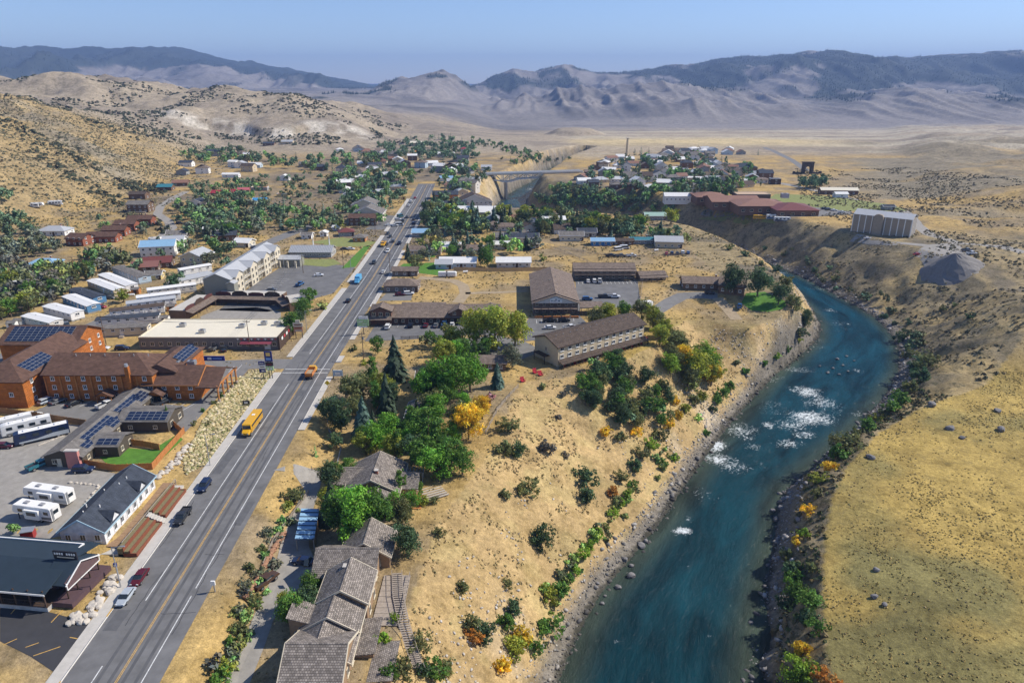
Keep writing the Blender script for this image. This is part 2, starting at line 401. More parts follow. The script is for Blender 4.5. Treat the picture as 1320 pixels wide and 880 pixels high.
BOARDW = mat_rows('white_lap_siding', (.76, .75, .74), .25, 9., .8, .03, .7, 'z', .02, .06)

# ---------------------------------------------------------------- mesh builder
class MB:
    def __init__(s): s.v = []; s.f = []
    def add(s, vs, fs):
        n = len(s.v); s.v += [tuple(p) for p in vs]; s.f += [tuple(i + n for i in q) for q in fs]; return s
    def box(s, cx, cy, cz, sx, sy, sz, rz=0.):
        """centre x, y; bottom z; sizes"""
        c, n = math.cos(rz), math.sin(rz); P = []
        for z in (cz, cz + sz):
            for dx, dy in ((-1, -1), (1, -1), (1, 1), (-1, 1)):
                x, y = dx * sx / 2, dy * sy / 2; P.append((cx + x * c - y * n, cy + x * n + y * c, z))
        return s.add(P, [(3, 2, 1, 0), (4, 5, 6, 7), (0, 1, 5, 4), (1, 2, 6, 5), (2, 3, 7, 6), (3, 0, 4, 7)])
    def hexa(s, P):
        return s.add(P, [(3, 2, 1, 0), (4, 5, 6, 7), (0, 1, 5, 4), (1, 2, 6, 5), (2, 3, 7, 6), (3, 0, 4, 7)])
    def slab(s, q, th):
        """quad q (ccw seen from outside/top) thickened downwards along -z"""
        return s.hexa([(p[0], p[1], p[2] - th) for p in q] + [tuple(p) for p in q])
    def prism(s, poly, y0, y1, axis='y'):
        """polygon in (x, z) extruded along y (or, axis 'x', polygon (y, z) along x)"""
        n = len(poly)
        A = [(p[0], y0, p[1]) if axis == 'y' else (y0, p[0], p[1]) for p in poly]; B = [(p[0], y1, p[1]) if axis == 'y' else (y1, p[0], p[1]) for p in poly]
        fs = [tuple(range(n)), tuple(range(2 * n - 1, n - 1, -1))] + [(i, n + i, n + (i + 1) % n, (i + 1) % n) for i in range(n)]
        return s.add(A + B, fs)
    def tube(s, a, b, r0, r1=None, n=6):
        r1 = r0 if r1 is None else r1; a = Vector(a); b = Vector(b); d = (b - a).normalized()
        u = d.orthogonal().normalized(); w = d.cross(u); P = []
        for c, r in ((a, r0), (b, r1)):
            for i in range(n):
                t = 2 * math.pi * i / n; P.append(tuple(c + u * math.cos(t) * r + w * math.sin(t) * r))
        return s.add(P, [(i, (i + 1) % n, n + (i + 1) % n, n + i) for i in range(n)] + [tuple(range(n - 1, -1, -1)), tuple(range(n, 2 * n))])
    def mesh(s, name='mesh', smooth=False):
        m = bpy.data.meshes.new(name); m.from_pydata(s.v, [], s.f); m.validate()
        if smooth: m.polygons.foreach_set('use_smooth', [True] * len(m.polygons))
        m.materials.append(None); return m

def obj(name, me, m=None, parent=None, loc=None, rz=0., scale=None):
    if isinstance(me, MB): me = me.mesh(name)
    o = bpy.data.objects.new(name, me); COL.objects.link(o)
    if m is not None:
        if not me.materials: me.materials.append(None)
        o.material_slots[0].link = 'OBJECT'; o.material_slots[0].material = m
    if parent is not None: o.parent = parent
    if loc is not None: o.location = loc
    if rz: o.rotation_euler = (0, 0, rz)
    if scale is not None: o.scale = scale if hasattr(scale, '__len__') else (scale,) * 3
    return o

def tag(o, label, cat, group=None):
    o['label'] = label; o['category'] = cat
    if group: o['group'] = group
    return o
def struct(o, kind='structure', label=None):
    o['kind'] = kind
    if label: o['label'] = label
    return o
def thing(name, label, cat, loc, rz=0., group=None):
    o = bpy.data.objects.new(name, None); COL.objects.link(o); o.empty_display_size = .3
    o.location = loc; o.rotation_euler = (0, 0, rz); return tag(o, label, cat, group)

def mesh_np(name, V, Fq, cols=None, smooth=False):
    """fast mesh from arrays: V (n,3), Fq (m,3|4)"""
    me = bpy.data.meshes.new(name); V = np.asarray(V, np.float32); Fq = np.asarray(Fq, np.int32); k = Fq.shape[1]
    me.vertices.add(len(V)); me.vertices.foreach_set('co', V.ravel())
    me.loops.add(Fq.size); me.loops.foreach_set('vertex_index', Fq.ravel())
    me.polygons.add(len(Fq)); me.polygons.foreach_set('loop_start', np.arange(0, Fq.size, k, dtype=np.int32)); me.polygons.foreach_set('loop_total', np.full(len(Fq), k, np.int32))
    me.update(calc_edges=True)
    if cols is not None:
        a = me.color_attributes.new('tint', 'FLOAT_COLOR', 'POINT'); a.data.foreach_set('color', np.asarray(cols, np.float32).ravel())
    if smooth: me.polygons.foreach_set('use_smooth', np.ones(len(Fq), bool))
    me.materials.append(None); return me
# ---------------------------------------------------------------- ground sheet
def lerp(a, b, t): return a + (b - a) * t[..., None]
gx, gy, gh = GX.ravel(), GY.ravel(), GH.ravel()
def ground_tint():
    n = len(gx); C = np.empty((n, 3)); A = np.zeros(n)
    nb = fbm(gx / 70, gy / 70, 4, 201); ns = fbm(gx / 17, gy / 17, 4, 202); nf = fbm(gx / 5, gy / 5, 3, 203)
    C[:] = (.31, .235, .135)                                              # town soil, dry grass
    C = lerp(C, np.array((.45, .31, .12)), S(.5 + 1.6 * ns))
    C = lerp(C, np.array((.20, .165, .12)), .9 * S(.35 + 1.5 * nb) * S((gy - 330) / 80) * S((gx + 330) / 60) * (1 - S((gy - 820) / 150)) * (1 - S((gx - 60) / 60)))
    hd = np.interp(gy, HILL_Y, HILL_X) - gx
    hill = S(hd / 25)
    C = lerp(C, np.array((.39, .285, .14)), hill); C = lerp(C, np.array((.30, .25, .17)), hill * S(.1 + 1.8 * nb)); A = np.maximum(A, hill * .85)
    mid = S((gy - 850) / 150)
    C = lerp(C, np.array((.375, .31, .225)), mid); C = lerp(C, np.array((.27, .225, .175)), mid * S(.15 + 1.7 * fbm(gx / 200, gy / 90, 4, 205)))
    A = np.where(mid > .5, .55 * S((-20 - gx) / 120), A)
    cl = np.exp(-((gy - 1125 - 60 * fbm(gx / 90, gy / 300, 3, 9)) / 22) ** 2) * S((gx + 580) / 60) * S((-190 - gx) / 60)
    C = lerp(C, np.array((.62, .56, .47)), np.clip(cl * 1.1, 0, 1) * S(.6 + 1.5 * ns))
    plain = S((gy - 820) / 120) * S((gx - .05 * gy) / 80)
    C = lerp(C, np.array((.46, .40, .30)), plain * S(.4 + 2.2 * fbm(gx / 300, gy / 60, 4, 206)))
    C = lerp(C, np.array((.58, .46, .25)), plain * np.exp(-((gy - 1180) / 120) ** 2) * (1 - S((gx - 420) / 200)))
    rr = S((gx - .42 * gy) / 80) * S((gy - 300) / 80) * (1 - S((gy - 1000) / 300))
    C = lerp(C, np.array((.27, .225, .15)), rr * S(.45 + 1.8 * fbm(gx / 110, gy / 45, 4, 207))); A = np.maximum(A, rr * .6)
    # near right plateau
    pl = S((gh + 10.5) / -1.) * (gx > 30)
    inv = np.zeros(n, bool); inr = np.zeros(n, bool); m = (gy < 1200) & (np.abs(gx) < 420)
    inv[m] = inside(VALLEY, gx[m], gy[m]); inr[m] = inside(RIVER, gx[m], gy[m])
    q = gy + .22 * (gx - 150)
    pla = (gx > 30) * (1 - S((q - 225) / 40)) * ~inv
    C = lerp(C, np.array((.40, .285, .085)), pla * 1.0); C = lerp(C, np.array((.215, .185, .07)), pla * S(.12 + 2.0 * nb + .8 * ns)); A = np.maximum(A * (1 - pla), pla * .2)
    rid = S((q - 240) / 30) * (1 - S((q - 420) / 60)) * (gx > 100) * ~inv
    C = lerp(C, np.array((.33, .255, .135)), rid); C = lerp(C, np.array((.20, .165, .11)), rid * S(.2 + 2 * ns)); A = np.maximum(A, rid * .7)
    # river slopes
    dr = np.full(n, 99.); k = inv | inr; dr[k] = seg_dist(RIVER, gx[k], gy[k])
    xc = np.interp(gy, [60,91,117,142,174,210,240,270,302,340,400,450,511,567,605,657,755,907,1054], [15,24,33,46,62,92,115,138,160,170,170,155,135,85,30,-2,10,46,100])
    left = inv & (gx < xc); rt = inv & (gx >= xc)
    C[left] = lerp(C, np.array((.45, .315, .145)), np.ones(n))[left]
    scree = S(.1 + 1.7 * fbm(gx / 14 + .4 * gy / 14, gy / 22, 4, 208)) * S((20 - dr) / 20)
    C[left] = lerp(C, np.array((.50, .42, .31)), np.clip(scree * .95, 0, 1))[left]
    C[left] = lerp(C, np.array((.38, .30, .13)), S(.1 + 2 * nf) * .5)[left]
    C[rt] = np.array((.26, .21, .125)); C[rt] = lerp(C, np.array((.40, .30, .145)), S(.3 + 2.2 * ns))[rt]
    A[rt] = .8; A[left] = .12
    sh = inv & (dr < 5.5 + 2 * ns); C[sh] = lerp(C, np.array((.21, .185, .15)), np.clip((5.5 - dr) / 2.5, 0, 1))[sh]; A[sh] *= .3
    near_ = (gy < 1200) & k; wet = near_ & (gh < RIVER_Z + .5); C[wet] = (.07, .065, .05)
    bed = near_ & (gh < RIVER_Z - .2); C[bed] = (.05, .06, .05)
    # mountains: bare grass slopes and conifer woods
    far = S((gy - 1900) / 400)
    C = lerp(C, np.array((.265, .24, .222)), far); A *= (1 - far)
    mk = gy > 1900
    x, y, z = gx[mk], gy[mk], gh[mk]
    px, py = to_px(x, y, z)
    f = np.zeros(len(x))
    def blob(cx, cy, rx, ry, w=1.): return w * np.exp(-(((px - cx) / rx) ** 2 + ((py - cy) / ry) ** 2))
    f += 1.25 * S((y - 5400) / 700) * S((-450 - x) / 700)
    for a in [(225,66,260,11,.8),(60,90,80,22,.7),(430,102,60,12,.5),(330,96,40,10,.25),(960,76,70,8,.8),(1085,105,70,22,1.0),(1010,78,70,9,1.),(1130,92,60,16,1.),(1225,88,70,16,1.1),(1300,100,60,30,1.0),(1095,150,60,8,.7),(930,100,36,16,.8),(1060,128,22,14,.6),(860,92,40,6,.6),(740,92,60,6,.4),(650,108,26,10,.5),(700,105,40,9,.35),(640,100,20,8,.5),(570,98,26,4,.7),(500,115,16,8,.5),(880,110,34,7,.45),(1180,150,90,9,.4),(1260,150,60,9,.4),(20,75,90,16,.9)]: f += blob(*a)
    for a in [(270,102,62,15,1.4),(150,106,70,10,1.3),(400,118,60,9,.4),(1010,112,34,16,1.3),(1195,126,70,17,1.2),(820,140,150,20,.6)]: f -= blob(*a)
    nz = fbm(x / 420, y / 420, 5, 301) + .8 * fbm(x / 110, y / 160, 4, 302)
    f = S((f + .75 * nz - .30) / .22) * S((z + 15) / 50)
    gl = S((.34 - ridged(x / 230 + .3 * fbm(x / 300, y / 300, 3, 14), y / 900, 3, 43)) / .08) * S((z - 10) / 60) * S(.2 + 2 * fbm(x / 350, y / 350, 3, 306))
    f = np.clip(f + .75 * gl * S((y - 2500) / 400), 0, 1)
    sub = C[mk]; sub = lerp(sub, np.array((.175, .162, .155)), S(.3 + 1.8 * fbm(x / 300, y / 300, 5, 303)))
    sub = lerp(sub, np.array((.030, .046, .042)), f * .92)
    C[mk] = sub; A[mk] = 0
    global FOREST_W; FOREST_W = (x, y, f)
    C *= (1 + .12 * nf)[:, None]
    return np.clip(np.concatenate([C, A[:, None]], 1), 0, 1)
TINT = ground_tint()
nr_, na_ = GX.shape
ii = (np.arange(nr_ - 1)[:, None] * na_ + np.arange(na_ - 1)[None, :]).ravel()
FACES = np.stack([ii, ii + 1, ii + na_ + 1, ii + na_], 1)
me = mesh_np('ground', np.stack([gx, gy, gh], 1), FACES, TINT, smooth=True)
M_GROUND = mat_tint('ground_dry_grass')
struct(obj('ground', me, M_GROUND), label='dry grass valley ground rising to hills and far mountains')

# ---------------------------------------------------------------- river
def water_material():
    m = bpy.data.materials.new('river_water'); m.use_nodes = True; N = m.node_tree.nodes; L = m.node_tree.links; p = N['Principled BSDF']
    p.inputs['Roughness'].default_value = .12; p.inputs['IOR'].default_value = 1.33; p.inputs['Specular IOR Level'].default_value = .12
    a = N.new('ShaderNodeAttribute'); a.attribute_name = 'tint'
    tc = N.new('ShaderNodeAttribute'); tc.attribute_name = 'flow'; mp = N.new('ShaderNodeMapping'); L.new(tc.outputs['Vector'], mp.inputs[0]); mp.inputs['Scale'].default_value = (.26, 1.0, 1)
    n1 = N.new('ShaderNodeTexNoise'); n1.inputs['Scale'].default_value = 1.0; n1.inputs['Detail'].default_value = 7; n1.inputs['Roughness'].default_value = .74; n1.inputs['Distortion'].default_value = .9; L.new(mp.outputs[0], n1.inputs[0])
    n2 = N.new('ShaderNodeTexNoise'); n2.inputs['Scale'].default_value = .14; n2.inputs['Detail'].default_value = 5; n2.inputs['Distortion'].default_value = .8; L.new(mp.outputs[0], n2.inputs[0])
    mr = N.new('ShaderNodeMapRange'); mr.inputs[1].default_value = .3; mr.inputs[2].default_value = .7; mr.inputs[3].default_value = .45; mr.inputs[4].default_value = 1.5; L.new(n2.outputs[0], mr.inputs[0])
    mx = N.new('ShaderNodeMix'); mx.data_type = 'RGBA'; mx.blend_type = 'MULTIPLY'; mx.inputs[0].default_value = 1; L.new(a.outputs[0], mx.inputs[6]); L.new(mr.outputs[0], mx.inputs[7])
    mp3 = N.new('ShaderNodeMapping'); L.new(tc.outputs['Vector'], mp3.inputs[0]); mp3.inputs['Scale'].default_value = (.55, .9, 1); n3 = N.new('ShaderNodeTexNoise'); n3.inputs['Scale'].default_value = .62; n3.inputs['Detail'].default_value = 9; n3.inputs['Roughness'].default_value = .78; n3.inputs['Distortion'].default_value = 2.2; L.new(mp3.outputs[0], n3.inputs[0])
    ad = N.new('ShaderNodeMath'); ad.operation = 'ADD'; L.new(n3.outputs[0], ad.inputs[0]); L.new(a.outputs['Alpha'], ad.inputs[1])
    fo = N.new('ShaderNodeMapRange'); fo.inputs[1].default_value = .87; fo.inputs[2].default_value = 1.02; L.new(ad.outputs[0], fo.inputs[0])
    m2 = N.new('ShaderNodeMix'); m2.data_type = 'RGBA'; L.new(fo.outputs[0], m2.inputs[0]); L.new(mx.outputs[2], m2.inputs[6]); m2.inputs[7].default_value = (.78, .82, .82, 1); L.new(m2.outputs[2], p.inputs['Base Color'])
    rr = N.new('ShaderNodeMapRange'); rr.inputs[3].default_value = .12; rr.inputs[4].default_value = .8; L.new(fo.outputs[0], rr.inputs[0]); L.new(rr.outputs[0], p.inputs['Roughness'])
    b = N.new('ShaderNodeBump'); b.inputs['Distance'].default_value = .9; b.inputs['Strength'].default_value = .6; L.new(n1.outputs[0], b.inputs['Height']); L.new(b.outputs[0], p.inputs['Normal'])
    return m
def build_river():
    msk = np.zeros(len(gx), bool); m = (gy < 1150) & (np.abs(gx) < 300)
    xs, ys = gx[m], gy[m]; d = seg_dist(RIVER, xs, ys); r = inside(RIVER, xs, ys)
    msk[m] = r | (d < 5)
    dd = np.zeros(len(gx)); dd[m] = np.where(r, d, -d)
    fm = msk[FACES].all(1); Fq = FACES[fm]; use, inv = np.unique(Fq, return_inverse=True)
    x, y = gx[use], gy[use]; dist = dd[use]
    foam = np.zeros(len(x))
    for (px, py, sx, sy, w) in [(1040,505,26,12,.52),(1046,538,34,13,.60),(1021,548,26,10,.5),(1016,572,26,9,.44),(1030,476,26,8,.42),(995,488,26,8,.38),(921,573,18,11,.64),(926,592,20,10,.62),(973,575,18,7,.4),(1107,533,14,6,.46),(960,555,34,18,.44),(945,600,26,16,.42),
                                (1060,520,34,20,.42),(1000,525,40,20,.34),(1070,400,10,4,.44),(1106,478,10,4,.4),(880,684,14,7,.64),(888,670,10,9,.34),(895,700,18,10,.25),(914,820,9,4,.46),(795,826,9,3,.46),(1000,352,16,3,.5),(1060,372,20,5,.36),(1085,420,30,14,.34),(1040,440,30,14,.36),(925,790,6,3,.42),(885,730,5,3,.42),(850,790,5,3,.38),(905,640,30,20,.32),(985,600,20,10,.3),
                                (668,256,16,3,.4),(685,244,12,3,.45),(1080,455,30,20,.24),(990,548,12,8,.45),(1036,560,18,7,.5),(1120,500,10,8,.3)]:
        X, Y = at_z(px, py, RIVER_Z); dep = (CAM_H - RIVER_Z) / (SP + (py - CY) / F_PX * CP)
        ax = sx * dep / F_PX; by = sy * dep / F_PX * dep / (CAM_H - RIVER_Z) * .9
        foam = np.maximum(foam, (.10 + .66 * w) * np.exp(-((x - X) / (ax * 1.45)) ** 2 - ((y - Y) / (by * 1.4)) ** 2))
    foam = np.maximum(foam, .10) + .07 * fbm(x / 6, y / 6, 3, 400)
    z = RIVER_Z + np.clip(foam - .2, 0, 1) * .9 * fbm(x / 2.2, y / 2.2, 3, 401) + .05 * fbm(x / 3, y / 3, 2, 402)
    tt = np.linspace(0, 1, 90)
    def rs_(p): s_ = np.concatenate([[0], np.cumsum(np.hypot(*np.diff(p, axis=0).T))]); return np.stack([np.interp(tt * s_[-1], s_, p[:, i]) for i in (0, 1)], 1)
    mid = (rs_(L_WATER) + rs_(R_WATER)) / 2; sm = np.concatenate([[0], np.cumsum(np.hypot(*np.diff(mid, axis=0).T))])
    best = np.full(len(x), 1e9); sc_ = np.zeros(len(x)); dc_ = np.zeros(len(x))
    for i in range(len(mid) - 1):
        ax, ay = mid[i]; ex, ey = mid[i + 1] - mid[i]; L2 = ex * ex + ey * ey; t_ = np.clip(((x - ax) * ex + (y - ay) * ey) / L2, 0, 1)
        d2 = (x - ax - t_ * ex) ** 2 + (y - ay - t_ * ey) ** 2; b_ = d2 < best; best[b_] = d2[b_]; sc_[b_] = (sm[i] + t_ * math.sqrt(L2))[b_]; dc_[b_] = (np.sqrt(d2) * np.sign(ex * (y - ay) - ey * (x - ax)))[b_]
    deep = S(dist / 9)
    C = lerp(np.tile(np.array((.045, .062, .045)), (len(x), 1)), np.array((.004, .038, .052)), deep)
    far = S((y - 170) / 150); C = lerp(C, np.array((.006, .047, .072)), far * deep)
    me = mesh_np('river', np.stack([x, y, z], 1), inv.reshape(-1, 4), np.concatenate([C, foam[:, None]], 1), smooth=True)
    fa_ = me.attributes.new('flow', 'FLOAT_VECTOR', 'POINT'); fa_.data.foreach_set('vector', np.stack([sc_, dc_, np.zeros(len(x))], 1).astype(np.float32).ravel())
    struct(obj('river', me, water_material()), label='teal river with white rapids between rocky banks')
build_river()

# ---------------------------------------------------------------- roads, pavements, lots
def strip(name, pts, off0, off1, m, dz, step=4., parent=None, thick=0.):
    """ribbon along a world polyline between two lateral offsets (left negative)"""
    pts = np.asarray(pts, float); seg = np.hypot(*np.diff(pts, axis=0).T); s = np.concatenate([[0], np.cumsum(seg)])
    k = np.arange(0, s[-1], step); k = np.append(k, s[-1])
    X = np.interp(k, s, pts[:, 0]); Y = np.interp(k, s, pts[:, 1])
    tx = np.gradient(X); ty = np.gradient(Y); L = np.hypot(tx, ty); nx, ny = ty / L, -tx / L
    A = np.stack([X + nx * off0, Y + ny * off0], 1); B = np.stack([X + nx * off1, Y + ny * off1], 1)
    zc = hgt(X, Y)
    n = len(k); V = []; Fq = []
    ncr = max(1, int(abs(off1 - off0) // 3))
    for j in range(ncr + 1):
        P = A + (B - A) * j / ncr
        zz = np.maximum(hgt(P[:, 0], P[:, 1]), zc if dz < 1 else -99) if False else hgt(P[:, 0], P[:, 1])
        V.append(np.stack([P[:, 0], P[:, 1], zz + dz], 1))
    V = np.vstack(V)
    for j in range(ncr):
        a = np.arange(n - 1) + j * n; Fq.append(np.stack([a, a + n, a + n + 1, a + 1], 1))
    Fq = np.vstack(Fq)
    if off1 > off0: Fq = Fq
    if thick:
        nv = len(V); V = np.vstack([V, V - np.array([0, 0, thick])])
        side = []
        for j0 in (0, ncr):
            a = np.arange(n - 1) + j0 * n; q = np.stack([a, a + 1, a + 1 + nv, a + nv], 1); side.append(q if j0 == 0 else q[:, ::-1])
        Fq = np.vstack([Fq] + side)
    return obj(name, mesh_np(name, V, Fq), m, parent)

NO_GRASS = []
def patch(name, pix, m, dz=.03, z=None, label=None):
    """flat-lying polygon given by photograph pixels on the ground"""
    P = [ground(*p) for p in pix]; NO_GRASS.append(np.array([q[:2] for q in P]))
    bm_v = [(x, y, (hh if z is None else z) + dz) for x, y, hh in P]
    from mathutils.geometry import tessellate_polygon
    tr = tessellate_polygon([[Vector((a, b, 0)) for a, b, c in bm_v]])
    me = bpy.data.meshes.new(name); fs = []
    for t in tr:
        a, b, c = (Vector(bm_v[i]) for i in t)
        fs.append(t if (b - a).cross(c - a).z > 0 else t[::-1])
    import bmesh
    bm = bmesh.new(); vs = [bm.verts.new(v) for v in bm_v]
    for f_ in fs:
        try: bm.faces.new([vs[i] for i in f_])
        except ValueError: pass
    if z is None:
        for it in range(7):
            ed = [e for e in bm.edges if e.calc_length() > 3.2]
            if not ed or len(bm.verts) > 6000: break
            bmesh.ops.subdivide_edges(bm, edges=ed, cuts=1, use_grid_fill=False); bmesh.ops.triangulate(bm, faces=bm.faces[:])
        vx = list(bm.verts); hh = hgt([v.co.x for v in vx], [v.co.y for v in vx])
        for v, q in zip(vx, hh): v.co.z = q + dz
    bmesh.ops.recalc_face_normals(bm, faces=bm.faces[:])
    bm.to_mesh(me); bm.free(); me.materials.append(None)
    return struct(obj(name, me, m), label=label)

ry = np.concatenate([np.arange(20, 640, 8.), [646.]]); HWY = np.stack([road_x(ry), ry], 1)
hwy = struct(strip('highway', HWY, -8.5, 6.9, M_ASPH, .05), label='two lane grey highway running down the valley')
def sub(y0, y1, st=8.): 
    y = np.arange(y0, y1 + .01, st); return np.stack([road_x(y), y], 1)
# painted lines
strip('edge_line', sub(30, 104), 3.95, 4.12, M_WHITEP, .056, parent=hwy); strip('edge_line', sub(104, 640), 3.95, 4.12, M_WHITEP, .056, parent=hwy)
strip('centre_line', sub(30, 640), -.17, -.05, M_YELP, .056, parent=hwy); strip('centre_line', sub(30, 640), .09, .21, M_YELP, .056, parent=hwy)
strip('lane_line', sub(30, 90), -3.85, -3.68, M_WHITEP, .056, parent=hwy); strip('lane_line', sub(101, 200), -3.85, -3.68, M_WHITEP, .056, parent=hwy); strip('lane_line', sub(222, 640), -3.85, -3.68, M_WHITEP, .056, parent=hwy)
M_WORN = mat('asphalt_wheel_track', (.105, .105, .108), .8, .2, .3, .02)
for o_ in (-3.0, -1.1, 1.1, 3.1): strip('wheel_track', sub(30, 640), o_ - .28, o_ + .28, M_WORN, .053, parent=hwy)
for yy in (205.5, 208.5):
    xx = float(road_x(yy)); obj('crossing_line', MB().box(0, 0, 0, 14.6, .32, .004), M_WHITEP, hwy, (xx - .8, yy, .057))
# crack seals and patches in the asphalt
M_SEAL = mat('crack_sealant', (.035, .035, .038), .6, .1); M_PATCH = mat('asphalt_patch', (.115, .115, .118), .85, .2, .6); cr_ = random.Random(4)
for i in range(34):
    y0 = cr_.uniform(84, 420); off = cr_.choice((-8, -6, -4.4, .5, 2, 4.5)); m_ = MB(); p_ = [off, y0]
    cross = i % 2 == 0
    for k in range(7):
        q_ = [p_[0] + (cr_.uniform(.5, 1.6) if cross else cr_.uniform(-.25, .25)), p_[1] + (cr_.uniform(-.3, .3) if cross else cr_.uniform(1, 3))]
        if not -8.3 < q_[0] < 6.6: break
        a_, b_ = (road_x(p_[1]) + p_[0], p_[1]), (road_x(q_[1]) + q_[0], q_[1]); n_ = Vector((b_[1] - a_[1], a_[0] - b_[0], 0)).normalized() * .05
        m_.add([(a_[0] - n_.x, a_[1] - n_.y, .0575), (a_[0] + n_.x, a_[1] + n_.y, .0575), (b_[0] + n_.x, b_[1] + n_.y, .0575), (b_[0] - n_.x, b_[1] - n_.y, .0575)], [(0, 1, 2, 3)]); p_ = q_
    if m_.v: obj('crack_seal', m_, M_SEAL, hwy)
for (y0, off, w_, l_) in ((96, -6.5, 2.4, 5), (128, 5.2, 1.6, 9), (150, -6.8, 2.2, 12), (190, 1.9, 2.6, 4), (228, -6, 2.5, 8), (262, 5.4, 2, 6), (300, -6, 3, 7)): obj('asphalt_patch', MB().box(0, 0, 0, w_, l_, .003), M_PATCH, hwy, (float(road_x(y0)) + off, y0, .0515))
# kerb and pavement
M_KERB = mat('kerb_concrete', (.56, .53, .48), .85, .12, .8)
def kerbrun(y0, y1, side):
    if side < 0:
        a = struct(strip('pavement', sub(y0, y1, 3.), -10.9, -8.75, M_CONC, .16), label='pale concrete pavement beside the highway'); strip('kerb', sub(y0, y1, 3.), -8.75, -8.5, M_KERB, .17, parent=a, thick=.2)
    else:
        a = struct(strip('pavement', sub(y0, y1, 3.), 7.15, 8.9, M_CONC, .16), label='pale concrete pavement beside the highway'); strip('kerb', sub(y0, y1, 3.), 6.9, 7.15, M_KERB, .17, parent=a, thick=.2)
for a, b in ((20, 206), (219, 305), (313, 418), (430, 560)): kerbrun(a, b, -1)
for a, b in ((166, 203), (214, 222), (236, 262), (275, 300), (312, 380), (395, 520)): kerbrun(a, b, 1)
strip('yellow_kerb_paint', sub(97, 101, 1.), -8.78, -8.5, M_YELP, .19, parent=hwy); strip('yellow_kerb_paint', sub(78, 83, 1.), -8.78, -8.5, M_YELP, .19, parent=hwy)
def gpath(pix): return [ground(*p)[:2] for p in pix]
NO_ROAD = []
def road(name, pix, w, m, label, dz=.045):
    NO_ROAD.append((np.array(gpath(pix)), w)); return struct(strip(name, gpath(pix), -w / 2, w / 2, m, dz, 3.), label=label)
side_rd = struct(strip('side_road', [(-68, 213), (-85, 213), (-105, 211), (-130, 212), (-160, 216), (-200, 221), (-260, 222)], -4.2, 4.2, M_ASPH_O, .046, 3.), label='grey side road passing behind the log hotel')
road('street', [(330,320),(352,310),(372,302),(400,292),(418,284)], 9, M_ASPH_O, 'pale back street climbing past the metal roofed hall')
road('lane', [(200,312),(212,302),(222,294),(217,285),(203,276),(207,266),(222,256),(240,247)], 6, M_GRAVEL, 'winding gravel lane climbing the hillside')
road('lane', [(60,438),(110,424),(150,405),(185,388),(215,372),(240,352),(262,345)], 7, M_ASPH_O, 'lane curving through the mobile home park')
road('lane', [(1320,326),(1290,318),(1240,314),(1200,303),(1180,288),(1165,272),(1120,262),(1080,252),(1040,243),(1005,236)], 8, M_GRAVEL, 'pale road winding past the wrapped building')
road('lane', [(1100,306),(1150,313),(1200,317),(1240,314)], 6, M_GRAVEL, 'gravel spur road beside the gravel yard')
road('lane', [(1040,220),(1020,206),(1000,196),(985,190)], 8, M_ASPH_O, 'straight road leading through the stone arch')
road('track', [(590,390),(600,378),(597,368),(585,362),(560,359),(540,358)], 5, M_DIRT, 'dirt track curving round the vacant lot')
road('track', [(600,378),(640,377),(680,375)], 3, M_DIRT, 'pale dirt track crossing the vacant lot')
road('driveway', [(843,402),(862,390),(880,381),(905,380),(925,382)], 6, M_ASPH_O, 'driveway leading up to the riverside house')
road('track', [(925,384),(938,398),(950,412)], 5, M_DIRT, 'dirt spur running down the knoll')
def drv(pix, w=6): return road('driveway', pix, w, M_GRAVEL, 'gravel driveway below the highway embankment')
patch('driveway', [(352,606),(380,598),(418,606),(412,630),(400,668),(398,704),(408,726),(392,752),(366,775),(352,800),(340,835),(322,880),(290,880),(296,850),(318,815),(338,770),(352,742),(362,700),(378,660),(392,630),(380,612)], M_GRAVEL, .06, label='gravel driveway below the highway embankment')
LOT = {}
LOT['rest'] = patch('parking_lot', [(0,772),(92,796),(118,800),(140,798),(88,852),(70,866),(40,846),(0,826)], M_ASPH_N, .04, label='black asphalt parking lot beside the restaurant')
LOT['hotel'] = patch('parking_lot', [(0,530),(40,532),(66,520),(180,516),(240,524),(262,512),(290,478),(300,468),(322,474),(300,492),(266,528),(240,556),(190,552),(112,546),(60,540)], M_ASPH_O, .04, label='grey parking lot in front of the log hotel')
LOT['rv'] = patch('gravel_lot', [(0,548),(60,545),(112,548),(60,596),(110,604),(150,610),(80,690),(40,700),(0,690)], M_GRAVEL, .035, label='gravel lot where the motorhomes stand')
LOT['grey'] = patch('parking_lot', [(282,400),(302,384),(362,344),(372,338),(420,340),(458,344),(430,378),(408,384),(390,392),(345,402)], M_ASPH, .04, label='dark parking lot beside the long grey hotel')
LOT['strip'] = patch('parking_lot', [(484,419),(640,418),(640,432),(600,432),(560,436),(470,440)], M_ASPH, .04, label='grey parking lot below the long brown motel')
LOT['store'] = patch('parking_lot', [(488,388),(498,378),(532,377),(530,387)], M_ASPH_O, .04, label='small parking lot of the dark store')
LOT['gable'] = patch('parking_lot', [(672,424),(682,410),(745,406),(748,398),(826,398),(822,362),(742,362),(744,404),(768,428),(720,436),(676,440)], M_ASPH, .04, label='asphalt parking lot around the gabled motel')
LOT['back'] = patch('parking_lot', [(560,440),(640,432),(676,440),(700,452),(660,468),(620,462)], M_ASPH_O, .038, label='paved yard behind the willow trees')
patch('courtyard', [(258,408),(284,398),(330,396),(362,402),(362,414),(262,416)], M_GRAVEL, .04, label='paved courtyard inside the horseshoe motel')
patch('parking_lot', [(470,296),(500,278),(524,278),(508,296)], M_ASPH, .04, label='parking lot beside the cream gabled inn')
patch('gravel_yard', [(1180,330),(1190,318),(1236,316),(1250,330),(1262,352),(1240,362),(1204,352)], M_GRAVEL, .05, label='gravel yard around the grey gravel heap')
